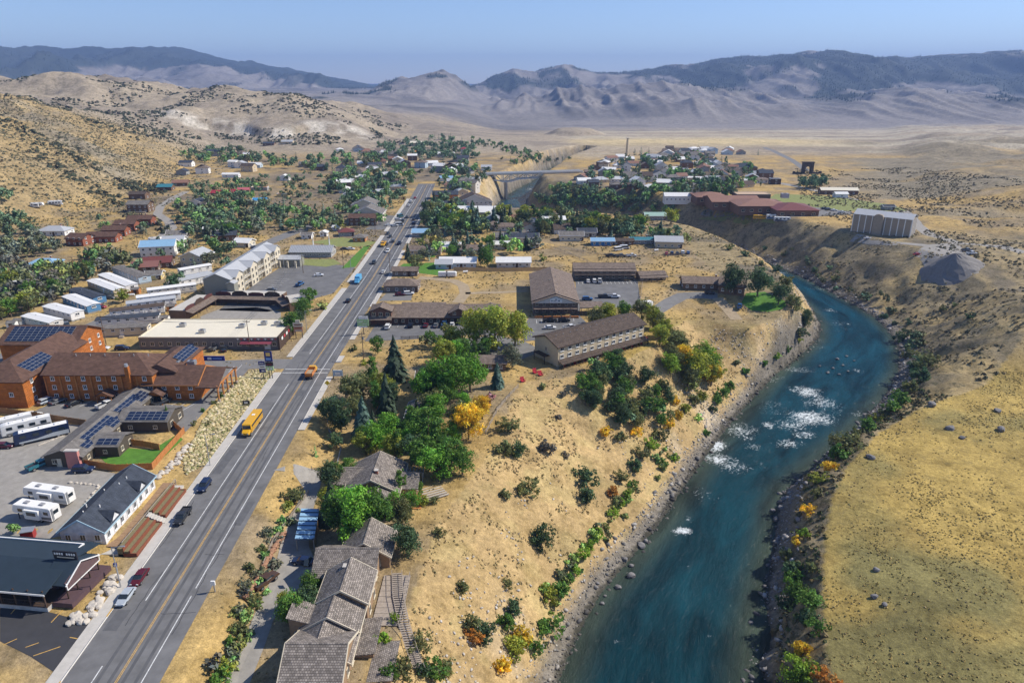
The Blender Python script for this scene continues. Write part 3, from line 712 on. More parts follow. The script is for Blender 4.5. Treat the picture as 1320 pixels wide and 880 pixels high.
patch('school_yard', [(900,276),(930,282),(1010,284),(1060,279),(1100,276),(1092,266),(1060,264)], M_ASPH_O, .04, label='school bus yard in front of the red roofs')
for pix, m, lb in [([(128,588),(152,576),(196,580),(228,560),(236,566),(200,600),(140,600)], M_LAWN, 'bright green lawn inside the cedar fence'),
               ([(2,434),(18,424),(40,426),(44,436),(20,440)], M_LAWN, 'oval lawn beside the white mobile homes'),
               ([(962,378),(985,376),(1012,388),(1014,398),(990,402),(968,400),(956,390)], M_LAWN, 'green lawn on the riverside knoll'),
               ([(505,352),(520,340),(575,338),(572,356),(540,352)], M_LAWN, 'green lawn beside the highway spruces'),
               ([(378,334),(430,334),(440,340),(420,344),(372,340)], M_LAWN2, 'strip of grass in front of the metal roofed hall'),
               ([(440,346),(468,318),(478,316),(458,344)], M_LAWN, 'grass strip along the pavement by the hall'),
               ([(400,312),(440,306),(486,312),(474,318),(430,318)], M_LAWN2, 'park lawn beyond the metal roofed hall'),
               ([(980,262),(1000,250),(1060,252),(1150,264),(1170,272),(1090,272),(1060,268)], M_LAWN2, 'sports field behind the red roofed school'),
               ([(900,282),(940,274),(990,278),(1000,288),(960,290)], M_LAWN2, 'grass in front of the red roofed school'),
               ([(535,330),(545,320),(566,322),(560,332)], M_LAWN, 'front lawn beside the yellow tree')]:
    patch('lawn', pix, m, .05, label=lb)
def plines(lot, p0, p1, n, vec, L, m=M_WHITEP):
    """row of bay lines between two pixels"""
    a = Vector(ground(*p0)); b = Vector(ground(*p1)); t = math.atan2(vec[1], vec[0]); me = MB().box(L / 2, 0, 0, L, .14, .004).mesh('bay_line')
    for i in range(n):
        p = a.lerp(b, i / (n - 1)); obj('bay_line', me, m, LOT[lot], (p.x, p.y, p.z + .046), t)
plines('hotel', (66,523), (235,529), 15, (.35, 1), 5.2)
for a_, b_ in (((14,791),(27,776)),((66,802),(82,785)),((0,784),(8,776)),((4,831),(22,823)),((33,834),(50,828)),((43,845),(78,833)),((90,821),(106,824))):
    p_, q_ = Vector(ground(*a_)), Vector(ground(*b_)); l_ = (q_ - p_).length
    obj('bay_line', MB().box(l_ / 2, 0, 0, l_, .16, .004), M_YELP, LOT['rest'], (p_.x, p_.y, p_.z + .046), math.atan2(q_.y - p_.y, q_.x - p_.x))
plines('strip', (486,422), (600,420), 14, (0, 1), 4.6)
plines('gable', (692,417), (740,414), 9, (0, 1), 4.5); plines('gable', (746,366), (820,366), 15, (0, 1), 4.5)
plines('grey', (312,392), (360,360), 13, (1, 0), 5); plines('hotel', (292,474), (312,470), 3, (0, -1), 5)
# ---------------------------------------------------------------- building kit
_WC = {}
def window_mesh(w, h):
    k = (round(w, 2), round(h, 2))
    if k not in _WC:
        f = MB(); t = .12
        for a in ((0, h / 2 - t / 2, w, t), (0, -h / 2 + t / 2, w, t)): f.box(a[0], 0, a[1] - t / 2, a[2], .16, a[3])
        for sx in (-1, 1): f.box(sx * (w / 2 - t / 2), 0, -h / 2 + t, t, .16, h - 2 * t)
        f.box(0, 0, -h / 2 + t, .07, .12, h - 2 * t); f.box(0, -.06, -h / 2 - .08, w + .16, .22, .08)
        p = MB().box(0, .02, -h / 2 + t, w - 2 * t, .05, h - 2 * t)
        _WC[k] = (f.mesh('window'), p.mesh('pane'))
    return _WC[k]
_DC = {}
def door_mesh(w=1.0, h=2.1):
    if (w, h) not in _DC:
        f = MB(); f.box(-w / 2 - .06, 0, 0, .12, .16, h); f.box(w / 2 + .06, 0, 0, .12, .16, h); f.box(0, 0, h, w + .24, .16, .12); f.box(0, .03, 0, w, .06, h)
        _DC[(w, h)] = (f.mesh('door'), MB().box(w * .36, -.05, h * .45, .08, .08, .14).mesh('handle'))
    return _DC[(w, h)]

def facing(root_rz, x, y, nx, ny, root):
    c, s = math.cos(root_rz), math.sin(root_rz); wx, wy = nx * c - ny * s, nx * s + ny * c
    lx, ly = root.location.x + x * c - y * s, root.location.y + x * s + y * c
    return -(wx * lx + wy * ly) / math.hypot(lx, ly)

def windows(root, side_c, side_n, width, zs, n, ww=1.1, wh=1.3, trim=None, skip=(), glass=None, parent=None):
    """n windows at each sill-centre height zs along a wall centred at side_c (x, y) with outward normal side_n"""
    a = math.atan2(side_n[0], -side_n[1]); tx, ty = math.cos(a), math.sin(a)
    fm, pm = window_mesh(ww, wh)
    for z in zs:
        for i in range(n):
            if (i, z) in skip or i in skip: continue
            t = (i + .5) / n * width - width / 2
            o = obj('window', fm, trim or M_WHITE, parent or root, (side_c[0] + tx * t + side_n[0] * .05, side_c[1] + ty * t + side_n[1] * .05, z), a)
            obj('pane', pm, glass or M_GLASS, o)

def door(root, c, n, z=0., m=None, w=1.0, h=2.1):
    a = math.atan2(n[0], -n[1]); fm, hm_ = door_mesh(w, h)
    o = obj('door', fm, m or M_TRIMD, root, (c[0] + n[0] * .05, c[1] + n[1] * .05, z), a); obj('handle', hm_, M_METALG, o); return o

def bar(root, cx, cy, w, d, h, ridge='x', roof='gable', pitch=.45, ov=.5, wallm=None, roofm=None, trimm=None, z0=0., base=1.2, win=None, ends=(1, 1), th=.2, fascia=None, hipends=(1, 1), extra=0.):
    """one block of a building: walls + roof (+ windows). win: dict side -> (n, [heights], ww, wh)"""
    wallm = wallm or M_CREAM; roofm = roofm or R_GREY; trimm = trimm or M_WHITE
    sw = ridge == 'y'
    L, D = (d, w) if sw else (w, d)
    def T(p): return (cx - p[1], cy + p[0], p[2]) if sw else (cx + p[0], cy + p[1], p[2])
    zt = z0 + h; rise = pitch * D / 2
    wb = MB(); hx, hy = L / 2, D / 2
    if roof == 'gable':
        prof = [(-hy, z0 - base), (hy, z0 - base), (hy, zt), (0, zt + rise), (-hy, zt)]
        A = [T((-hx, p[0], p[1])) for p in prof]; B = [T((hx, p[0], p[1])) for p in prof]
        wb.add(A + B, [(4, 3, 2, 1, 0), (5, 6, 7, 8, 9)] + [(i, (i + 1) % 5, 5 + (i + 1) % 5, 5 + i) for i in range(5)])
    elif roof == 'shed':
        r = pitch * D
        prof = [(-hy, z0 - base), (hy, z0 - base), (hy, zt + r), (-hy, zt)]
        A = [T((-hx, p[0], p[1])) for p in prof]; B = [T((hx, p[0], p[1])) for p in prof]
        wb.add(A + B, [(3, 2, 1, 0), (4, 5, 6, 7)] + [(i, (i + 1) % 4, 4 + (i + 1) % 4, 4 + i) for i in range(4)])
    else:
        P = [T(p) for p in ((-hx, -hy, z0 - base), (hx, -hy, z0 - base), (hx, hy, z0 - base), (-hx, hy, z0 - base), (-hx, -hy, zt), (hx, -hy, zt), (hx, hy, zt), (-hx, hy, zt))]
        wb.hexa(P)
    wo_ = obj('wall', wb, wallm, root)
    rb = MB(); e = .02
    if roof == 'gable':
        zo = zt - pitch * ov
        for s in (-1, 1):
            q = [T(p) for p in ((-hx - ov * ends[0], s * (hy + ov), zo + th), (hx + ov * ends[1], s * (hy + ov), zo + th), (hx + ov * ends[1], 0, zt + rise + th), (-hx - ov * ends[0], 0, zt + rise + th))]
            if s > 0: q = q[::-1]
            rb.slab(q, th - e)
        rb.add([T(p) for p in ((-hx - ov * ends[0], -.18, zt + rise + th - .04), (hx + ov * ends[1], -.18, zt + rise + th - .04), (hx + ov * ends[1], 0, zt + rise + th + .07), (-hx - ov * ends[0], 0, zt + rise + th + .07), (hx + ov * ends[1], .18, zt + rise + th - .04), (-hx - ov * ends[0], .18, zt + rise + th - .04))], [(0, 1, 2, 3), (3, 2, 4, 5)])
    elif roof == 'hip':
        zo = zt - pitch * ov; o = ov
        i0, i1 = (hy * hipends[0], hy * hipends[1])
        P = [T(p) for p in ((-hx - o, -hy - o, zo + th), (hx + o, -hy - o, zo + th), (hx + o, hy + o, zo + th), (-hx - o, hy + o, zo + th), (-hx + i0 - (0 if hipends[0] else o), 0, zt + rise + th), (hx - i1 + (0 if hipends[1] else o), 0, zt + rise + th),
                            (-hx - o, -hy - o, zo), (hx + o, -hy - o, zo), (hx + o, hy + o, zo), (-hx - o, hy + o, zo))]
        rb.add(P, [(0, 1, 5, 4), (2, 3, 4, 5), (1, 2, 5), (3, 0, 4), (9, 8, 7, 6), (6, 7, 1, 0), (7, 8, 2, 1), (8, 9, 3, 2), (9, 6, 0, 3)])
    elif roof == 'shed':
        r = pitch * D; zo = zt - pitch * ov
        q = [T(p) for p in ((-hx - ov, -hy - ov, zo + th), (hx + ov, -hy - ov, zo + th), (hx + ov, hy + ov, zt + r + pitch * ov + th), (-hx - ov, hy + ov, zt + r + pitch * ov + th))]
        rb.slab(q, th - e)
    else:
        q = [T(p) for p in ((-hx + .1, -hy + .1, zt + .06), (hx - .1, -hy + .1, zt + .06), (hx - .1, hy - .1, zt + .06), (-hx + .1, hy - .1, zt + .06))]
        rb.slab(q, .05)
    ro = obj('roof', rb, roofm, root)
    if roof == 'flat':
        pb = MB(); t = .25; ph = pitch if pitch > .3 else .3
        for a in ((0, -hy + t / 2, L, t), (0, hy - t / 2, L, t)): pb.box(*(T((a[0], a[1], 0))[:2]), zt, *((a[3], a[2]) if sw else (a[2], a[3])), ph)
        for a in ((-hx + t / 2, 0, t, D - 2 * t), (hx - t / 2, 0, t, D - 2 * t)): pb.box(*(T((a[0], a[1], 0))[:2]), zt, *((a[3], a[2]) if sw else (a[2], a[3])), ph)
        obj('parapet', pb, fascia or trimm, root)
    elif roof == 'gable' and fascia is not None:
        fb = MB(); zo = zt - pitch * ov
        for s in (-1, 1):
            for k in (0, 1):
                if not ends[k]: continue
                X = (-hx - ov - .03) if k == 0 else (hx + ov + .03)
                q = [T(p) for p in ((X - .06, s * (hy + ov), zo - .14), (X + .06, s * (hy + ov), zo - .14), (X + .06, 0, zt + rise - .14), (X - .06, 0, zt + rise - .14))]
                q2 = [(p[0], p[1], p[2] + th + .2) for p in q]; fb.hexa(q + q2)
            y = s * (hy + ov + .04)
            p = T((0, y, 0)); fb.box(p[0], p[1], zo - .1, .08 if sw else L + 2 * ov, L + 2 * ov if sw else .08, th + .14)
        obj('fascia', fb, fascia, root)
    if win:
        sides = {'f': ((cx, cy - d / 2), (0, -1), w), 'b': ((cx, cy + d / 2), (0, 1), w), 'l': ((cx - w / 2, cy), (-1, 0), d), 'r': ((cx + w / 2, cy), (1, 0), d)}
        for k, v in win.items():
            c, n, ww = sides[k]; windows(root, c, n, ww, [z0 + q for q in v[1]], v[0], *(v[2:4] if len(v) > 3 else (1.1, 1.3)), trim=v[4] if len(v) > 4 else trimm)
    return wo_, ro

def front(pl, pr, z=None):
    """front wall line between two ground pixels -> (mid x, y, z), width, rotation"""
    a = ground(*pl); b = ground(*pr)
    w = math.hypot(b[0] - a[0], b[1] - a[1]); r = math.atan2(b[1] - a[1], b[0] - a[0])
    return ((a[0] + b[0]) / 2, (a[1] + b[1]) / 2, min(a[2], b[2]) if z is None else z), w, r

def chimney(root, x, y, z, h=1.6, s=.7, m=None):
    c = obj('chimney', MB().box(x, y, z, s, s, h), m or mat('brick_chimney', (.30, .12, .08), .9, .2, 4.), root)
    obj('cap', MB().box(x, y, z + h, s + .2, s + .2, .12), M_CONC, c)
def vent(root, x, y, z, m=None): obj('roof_vent', MB().tube((x, y, z - .3), (x, y, z + .5), .12, .12, 6), m or M_METALG, root)
def ac_unit(root, x, y, z, s=1.2):
    o = obj('rooftop_unit', MB().box(x, y, z, s * 1.3, s, s * .8), M_METALG, root); obj('fan_grille', MB().tube((x, y, z + s * .8), (x, y, z + s * .8 + .08), s * .35, s * .35, 10), M_STEELD, o)

def house(label, px, py, w, d, h, rot=0., ridge='x', roof='gable', pitch=.45, wallm=None, roofm=None, trimm=None, floors=1, group=None, chim=False, name='house', nw=None, ov=.5, base=1.5, cat='house', deck=False, fascia=None, dr=True, far=False):
    """a simple house: front wall centre stands at pixel (px, py)"""
    x, y, z = ground(px, py)
    r = math.radians(rot)
    cx, cy = x - math.sin(r) * d / 2, y + math.cos(r) * d / 2
    root = thing(name, label, cat, (cx, cy, float(max(z, hgt(cx, cy)))), r, group)
    zs = [1.5 + 2.7 * i for i in range(floors)]
    win = {}
    fx = nw or max(2, int(w / 3.2)); fy = max(1, int(d / 4))
    for k, (nx, ny, n) in {'f': (0, -1, fx), 'l': (-1, 0, fy), 'r': (1, 0, fy)}.items():
        if facing(r, nx * w / 2, ny * d / 2, nx, ny, root) > -.05: win[k] = (n, zs, 1.2, 1.2)
    if far: win = {k: (max(1, v[0] // 2), v[1], 1.4, 1.3) for k, v in win.items()}
    bar(root, 0, 0, w, d, h, ridge, roof, pitch, ov, wallm, roofm, trimm, 0, base, win, fascia=fascia)
    if dr and not far: door(root, (w / 2 - .9 if fx % 2 == 0 else w / fx * .5, -d / 2), (0, -1))
    if chim: chimney(root, w * .2, d * .1, h + pitch * min(w, d) * .3, 1.6)
    if deck:
        o = obj('deck', MB().box(0, -d / 2 - 1.3, .5, w * .8, 2.5, .15), M_WOOD, root)
        rl = MB()
        for i in range(7): rl.box(-w * .4 + w * .8 * i / 6, -d / 2 - 2.5, .65, .09, .09, .9)
        rl.box(0, -d / 2 - 2.5, 1.5, w * .8, .1, .08); obj('railing', rl, M_WOOD, o)
    return root

def mobile_home(label, pl, pr, d, wallm, roofm, h=2.7, pitch=.14, skirt=None, group='mobile homes in the park', rot=None, n=None, L=None):
    """long narrow home; its long front wall runs between two ground pixels"""
    (x, y, z), w, r = front(pl, pr)
    if L: w = L
    cx, cy = x - math.sin(r) * d / 2, y + math.cos(r) * d / 2
    root = thing('mobile_home', label, 'mobile home', (cx, cy, z), r, group)
    n = n or max(3, int(w / 3)); fa = {}
    for k, (nx, ny, m_) in {'f': (0, -1, n), 'l': (-1, 0, 1), 'r': (1, 0, 1)}.items():
        if facing(r, nx * w / 2, ny * d / 2, nx, ny, root) > -.05: fa[k] = (m_, [2.0], 1.2 if k == 'f' else 1.7, .95)
    bar(root, 0, 0, w, d, h, 'x', 'gable', pitch, .25, wallm, roofm, M_WHITE, .6, -.02, fa, th=.14)
    obj('skirting', MB().box(0, 0, -.4, w - .1, d - .1, 1.0), skirt or M_GREYW, root)
    door(root, (w * .12, -d / 2), (0, -1), .6, M_WHITE, .9, 2.0)
    st = MB(); st.box(w * .12, -d / 2 - .8, 0, 1.6, 1.4, .55); st.box(w * .12, -d / 2 - 1.7, 0, 1.4, .4, .3); obj('step', st, M_WOOD, root)
    vent(root, -w * .2, 0, h + .9)
    return root
# ---------------------------------------------------------------- large buildings by the highway
def mat_solar():
    m = mat('solar_cells', (.012, .022, .055), .18, .1, 6., spec=.6); return m
M_SOLAR = mat_solar()
_SP = {}
def solar(root, o, ux, uy, nx, ny, pw=1.75, ph=1.05, gap=.06, rot=None):
    """panels laid on a roof slope: origin o, unit vectors ux (along), uy (up slope)"""
    ux = Vector(ux).normalized(); uy = Vector(uy).normalized(); n = ux.cross(uy).normalized()
    k = (pw, ph)
    if k not in _SP:
        f = MB().box(0, 0, 0, pw, ph, .05); c = MB().box(0, 0, .052, pw - .1, ph - .1, .006); _SP[k] = (f.mesh('solar_panel'), c.mesh('cells'))
    M = Matrix((ux, uy, n)).transposed().to_4x4(); e = M.to_euler(); o = Vector(o)
    for i in range(nx):
        for j in range(ny):
            q = o + ux * ((i + .5) * (pw + gap)) + uy * ((j + .5) * (ph + gap)) + n * .14
            a = obj('solar_panel', _SP[k][0], M_METALG, root, q); a.rotation_euler = e
            obj('cells', _SP[k][1], M_SOLAR, a)

def log_hotel():
    (x, y, z), w, r = front((71, 515), (187, 517)); r = 0.0
    root = thing('log_hotel', 'three storey orange log hotel with brown roofs and solar panels', 'hotel', (x, y, z), r)
    H = 8.3; Z3 = [1.5, 4.2, 6.9]
    tm = M_WHITE
    W_ = lambda n, zs=Z3: (n, zs, 1.15, 1.35)
    # main bar
    bar(root, 1, 7.5, w + 4, 15, H, 'x', 'hip', .46, .7, LOGW, R_BROWN, tm, win={'f': W_(7)}, hipends=(0, 1))
    # west wing reaching forward
    bar(root, -w / 2 - 11.5, 6, 15, 22, H, 'y', 'hip', .46, .7, LOGW, R_BROWN, tm, win={'f': (2, [4.2], 1.15, 1.3), 'r': (3, Z3, 1.15, 1.35)}, hipends=(1, 0))
    # rear bar with the large array
    bar(root, -w / 2 - 18, 31, 24, 15, H + .2, 'x', 'gable', .46, .7, LOGW, R_BROWN, tm, win={'r': (3, [4.2, 6.9], 1.1, 1.3)})
    bar(root, -w / 2 - 11.5, 20, 14.6, 12, H - .05, 'y', 'gable', .46, .6, LOGW, R_BROWN, tm)
    # east wing and rear east wing
    bar(root, w / 2 + 3.5, 13, 9, 19, H - .6, 'y', 'hip', .46, .6, LOGW, R_BROWN, tm, hipends=(0, 1))
    bar(root, w / 2 + 7.8, 6.2, 15, 12.4, 5.2, 'x', 'gable', .5, .7, LOGW, R_BROWN, tm, win={'f': (4, [1.5, 4.1], 1.2, 1.3)}, fascia=M_CEDAR)
    # timber posts between windows
    ps = MB()
    for i in range(8): ps.box(1 - (w + 4) / 2 + (w + 4) * i / 7, -.12, 0, .34, .34, H)
    obj('corner_log', ps, M_CEDAR, root)
    # covered drive-through with log columns on the east side
    X0 = w / 2 + 15.5
    rf = MB(); rf.slab([(X0 - .2, -1.2, 4.55), (X0 + 6.4, -1.2, 4.55), (X0 + 6.4, 6.2, 8.0), (X0 - .2, 6.2, 8.0)], .22); rf.slab([(X0 - .2, 6.2, 8.0), (X0 + 6.4, 6.2, 8.0), (X0 + 6.4, 13.6, 4.55), (X0 - .2, 13.6, 4.55)], .22)
    obj('canopy_roof', rf, R_BROWN, root)
    for yy in (-.6, 2.9, 6.2, 9.5, 12.8):
        c = obj('column', MB().tube((X0 + 5.9, yy, 0), (X0 + 5.9, yy, 4.6), .28, .26, 8), M_CEDAR, root); obj('footing', MB().tube((X0 + 5.9, yy, 0), (X0 + 5.9, yy, .7), .5, .42, 8), mat('river_stone', (.36, .30, .25), .9, .3, 2.), c)
        obj('brace', MB().tube((X0 + 5.9, yy, 3.0), (X0 + 5.9, yy + 1.5, 4.5), .14, .14, 6), M_CEDAR, root)
    obj('truss_beam', MB().box(X0 + 5.9, 6.1, 4.5, .35, 14, .35), M_CEDAR, root)
    # entrance porches
    for (px_, hh) in ((3.2, 2.7), (w / 2 + 4.2, 2.9), (-w / 2 - 14.5, 2.6)):
        yy = 0 if px_ > -w / 2 else -5
        b = MB(); ww = 5.2
        b.slab([(px_ - ww / 2, yy - 3.4, hh), (px_, yy - 3.4, hh + 1.4), (px_, yy + .1, hh + 1.4), (px_ - ww / 2, yy + .1, hh)], .16)
        b.slab([(px_, yy - 3.4, hh + 1.4), (px_ + ww / 2, yy - 3.4, hh), (px_ + ww / 2, yy + .1, hh), (px_, yy + .1, hh + 1.4)], .16)
        po = obj('porch_roof', b, R_BROWN, root)
        obj('porch_gable', MB().prism([(px_ - ww / 2 + .4, hh), (px_ + ww / 2 - .4, hh), (px_, hh + 1.15)], yy - 3.1, yy - 2.9), LOGW, po)
        for s in (-1, 1): obj('porch_post', MB().tube((px_ + s * 2.0, yy - 3.0, 0), (px_ + s * 2.0, yy - 3.0, hh), .17, .16, 7), M_CEDAR, root)
        door(root, (px_, yy - .02), (0, -1), 0, M_TRIMD, 1.6, 2.2)
    ch = obj('chimney', MB().box(w / 2 - 3.2, -.7, 0, 1.1, 1.0, H + 2.6), LOGW, root); obj('chimney_cap', MB().tube((w / 2 - 3.2, -.7, H + 2.6), (w / 2 - 3.2, -.7, H + 3.4), .55, .45, 8), M_METALG, ch)
    ac_unit(root, w / 2 + 6, 9, 7.3, 1.7); ac_unit(root, w / 2 + 10.5, 9.3, 7.3, 1.7)
    for i in range(6): vent(root, -8 + i * 4.2, 6.2, H + 3.2)
    # arrays
    s = Vector((0, 1, .46)).normalized()
    solar(root, (-w / 2 - 28.5, 24.2, H + .75), (1, 0, 0), s, 11, 6)
    se = Vector((-1, 0, .46)).normalized()
    solar(root, (-w / 2 - 4.6, .6, H + .35), (0, 1, 0), se, 6, 4)
    solar(root, (w / 2 + 7.9, 9.5, H - .2), (0, 1, 0), se, 6, 3)
    # blue roof sign
    sg = obj('sign_board', MB().box(w / 2 + 16, 12.2, 7.4, 6.2, .25, 1.5), mat('sign_blue', (.02, .035, .22), .5, .05), root)
    obj('sign_mark', MB().box(w / 2 + 14.6, 12.05, 7.8, 1.2, .06, .7), M_WHITE, sg); obj('sign_mark', MB().box(w / 2 + 16.9, 12.05, 7.95, 2.8, .06, .4), mat('sign_pale_blue', (.18, .32, .62), .6, 0), sg)
log_hotel()

def solar_house():
    dk = mat('dark_brown_board_siding', (.085, .07, .052), .85, .15, 2.); 
    (x, y, z), w, r = front((61, 600), (108, 603)); x0 = x
    root = thing('solar_house', 'long dark brown house with solar panel roofs and pink chimney', 'house', (x, y, z), 0.)
    D = 36; w = 9.0
    bar(root, 0, D / 2, w, D, 2.9, 'y', 'gable', .36, .5, dk, R_GREY, M_CREAM, win={'f': (2, [1.5], 1.1, 1.2), 'r': (8, [1.5], 1.1, 1.1)})
    bar(root, 7.2, 8.2, 6.4, 7, 2.9, 'x', 'gable', .34, .4, dk, R_GREY, M_CREAM, win={'r': (2, [1.5], 1.1, 1.2), 'f': (1, [1.5], 1, 1)})
    bar(root, 10, 22, 13, 9, 3.1, 'x', 'gable', .34, .4, dk, R_GREY, M_CREAM, win={'r': (2, [1.5], 1.6, 1.4), 'f': (2, [1.5], 1.1, 1)})
    pk = mat('pink_stucco', (.52, .22, .19), .9, .08, 2.)
    c = obj('chimney', MB().prism([(1.1, -.9), (4.3, -.9), (4.1, 4.6), (1.3, 4.6)], -.85, -.05), pk, root); obj('chimney_cap', MB().box(2.7, -.45, 4.6, 3.2, 1.1, .25), M_CONC, c)
    se = Vector((-1, 0, .36)).normalized()
    for (yy, nx, ny, off) in ((3.0, 2, 2, .4), (6, 7, 2, 2.0), (14, 3, 2, .2), (21, 6, 2, 1.9), (29, 3, 3, .4)):
        solar(root, (w / 2 + .2 - off * 1.0, yy, 2.98 + off * .36), (0, 1, 0), se, nx, ny, 1.7, 1.0)
    s = Vector((0, 1, .34)).normalized()
    solar(root, (5.0, 4.9, 3.1), (1, 0, 0), s, 3, 2, 1.7, 1.0); solar(root, (5.6, 17.6, 3.3), (1, 0, 0), s, 6, 3, 1.7, 1.0)
    door(root, (-1.2, 0), (0, -1), 0, M_CREAM)
solar_house()

def white_house():
    (x, y, z), w, r = front((81, 699), (137, 702)); w = 8.8
    root = thing('white_house', 'long white sided house with slate blue roof beside the raised wooden walk', 'house', (x, y, z), 0.)
    D = 20.5
    bar(root, 0, D / 2, w, D, 3.2, 'y', 'gable', .62, .45, BOARDW, R_SLATE, M_WHITE, base=2.5, win={'f': (3, [1.7], 1.2, 1.5), 'r': (8, [1.7], 1.1, 1.5)}, fascia=mat('pale_blue_fascia', (.36, .50, .58), .6, .05))
    for yy in (4.2, 15.2):
        b = MB(); X = w / 2; ww = 3.4
        b.slab([(X - 3.4, yy, 5.35), (X - 3.4, yy - .01, 5.35), (X + .45, yy - ww / 2, 3.6), (X + .45, yy, 5.35)], .14); b.slab([(X - 3.4, yy, 5.35), (X + .45, yy, 5.35), (X + .45, yy + ww / 2, 3.6), (X - 3.4, yy + .01, 5.35)], .14)
        d_ = obj('dormer', b, R_SLATE, root)
        obj('dormer_gable', MB().prism([(yy - ww / 2 + .2, 3.2), (yy + ww / 2 - .2, 3.2), (yy, 5.05)], X - 2, X + .12, 'x'), BOARDW, d_)
    for i, (a, b) in enumerate(((-.6, 3), (-1.2, 5.5), (.9, 5.2), (-.7, 11), (.6, 13.5), (.8, 16))): vent(root, a * 1.4, b, 5.4, M_WHITE)
    for yy in (6.5, 13): door(root, (w / 2, yy), (1, 0), .1, M_WHITE)
    # raised wooden walk with railing on posts
    dk = thing('boardwalk', 'raised brown wooden walk on posts along the white house', 'boardwalk', (x + w / 2, y, z), 0.)
    M_DECK = mat('brown_deck', (.30, .19, .11), .85, .2, 2.)
    n = 11
    for i in range(n): obj('deck_board', MB().box(1.9, -.6 + (D + 3) * (i + .5) / n, -.12, 3.4, (D + 3) / n - .06, .14), M_DECK, dk)
    rl = MB(); rl.box(3.5, D / 2 + .9, .95, .12, D + 3, .1); rl.box(3.5, D / 2 + .9, .5, .06, D + 3, .06); obj('handrail', rl, M_WOOD, dk)
    for i in range(12):
        yy = -.5 + (D + 2.8) * i / 11
        obj('post', MB().box(3.5, yy, -2.6, .16, .16, 3.6), M_WOOD, dk); obj('brace', MB().tube((3.5, yy, -1.2), (2.4, yy, -.1), .06, .06, 5), M_WOOD, dk)
    # terraced planters of rusted steel
    M_BED = mat('planter_soil', (.20, .17, .09), .95, .3, 3.)
    tr = struct(obj('terrace', MB().box(x + w / 2 + 2.6, y + 10, -.5, 5.6, 25, 1.1), M_CONC), label='pale concrete terrace below the wooden walk')
    for (yy0, L) in ((-2.5, 10.5), (10.5, 10)):
        zr_ = float(road_x(y + yy0))
        p = thing('planter', 'stepped rust brown retaining planter below the wooden walk' + (' by the stairs' if yy0 > 0 else ' by the boulders'), 'planter', (zr_ - 11.2, y + yy0, 0.), 0.)
        for k in range(3):
            obj('planter_wall', MB().box(-k * 1.25, L / 2, -.3, .2, L, 1.1 + k * .62), M_RUST, p)
            obj('planter_bed', MB().box(-k * 1.25 - .62, L / 2, -.3, 1.04, L, .95 + k * .62), M_BED, p)
        for q in (0, L): obj('planter_end', MB().box(-1.25, q, -.3, 2.6, .16, 1.15), M_RUST, p)
    st = thing('stairs', 'concrete stairs between the rust brown planters', 'stairs', (x + w / 2 + 4.0, y + 8.9, .1), 0.)
    for k in range(7): obj('step', MB().box(3.4 - k * .55, .2, -.2, .56, 1.5, .35 + k * .28), M_CONC, st)
white_house()

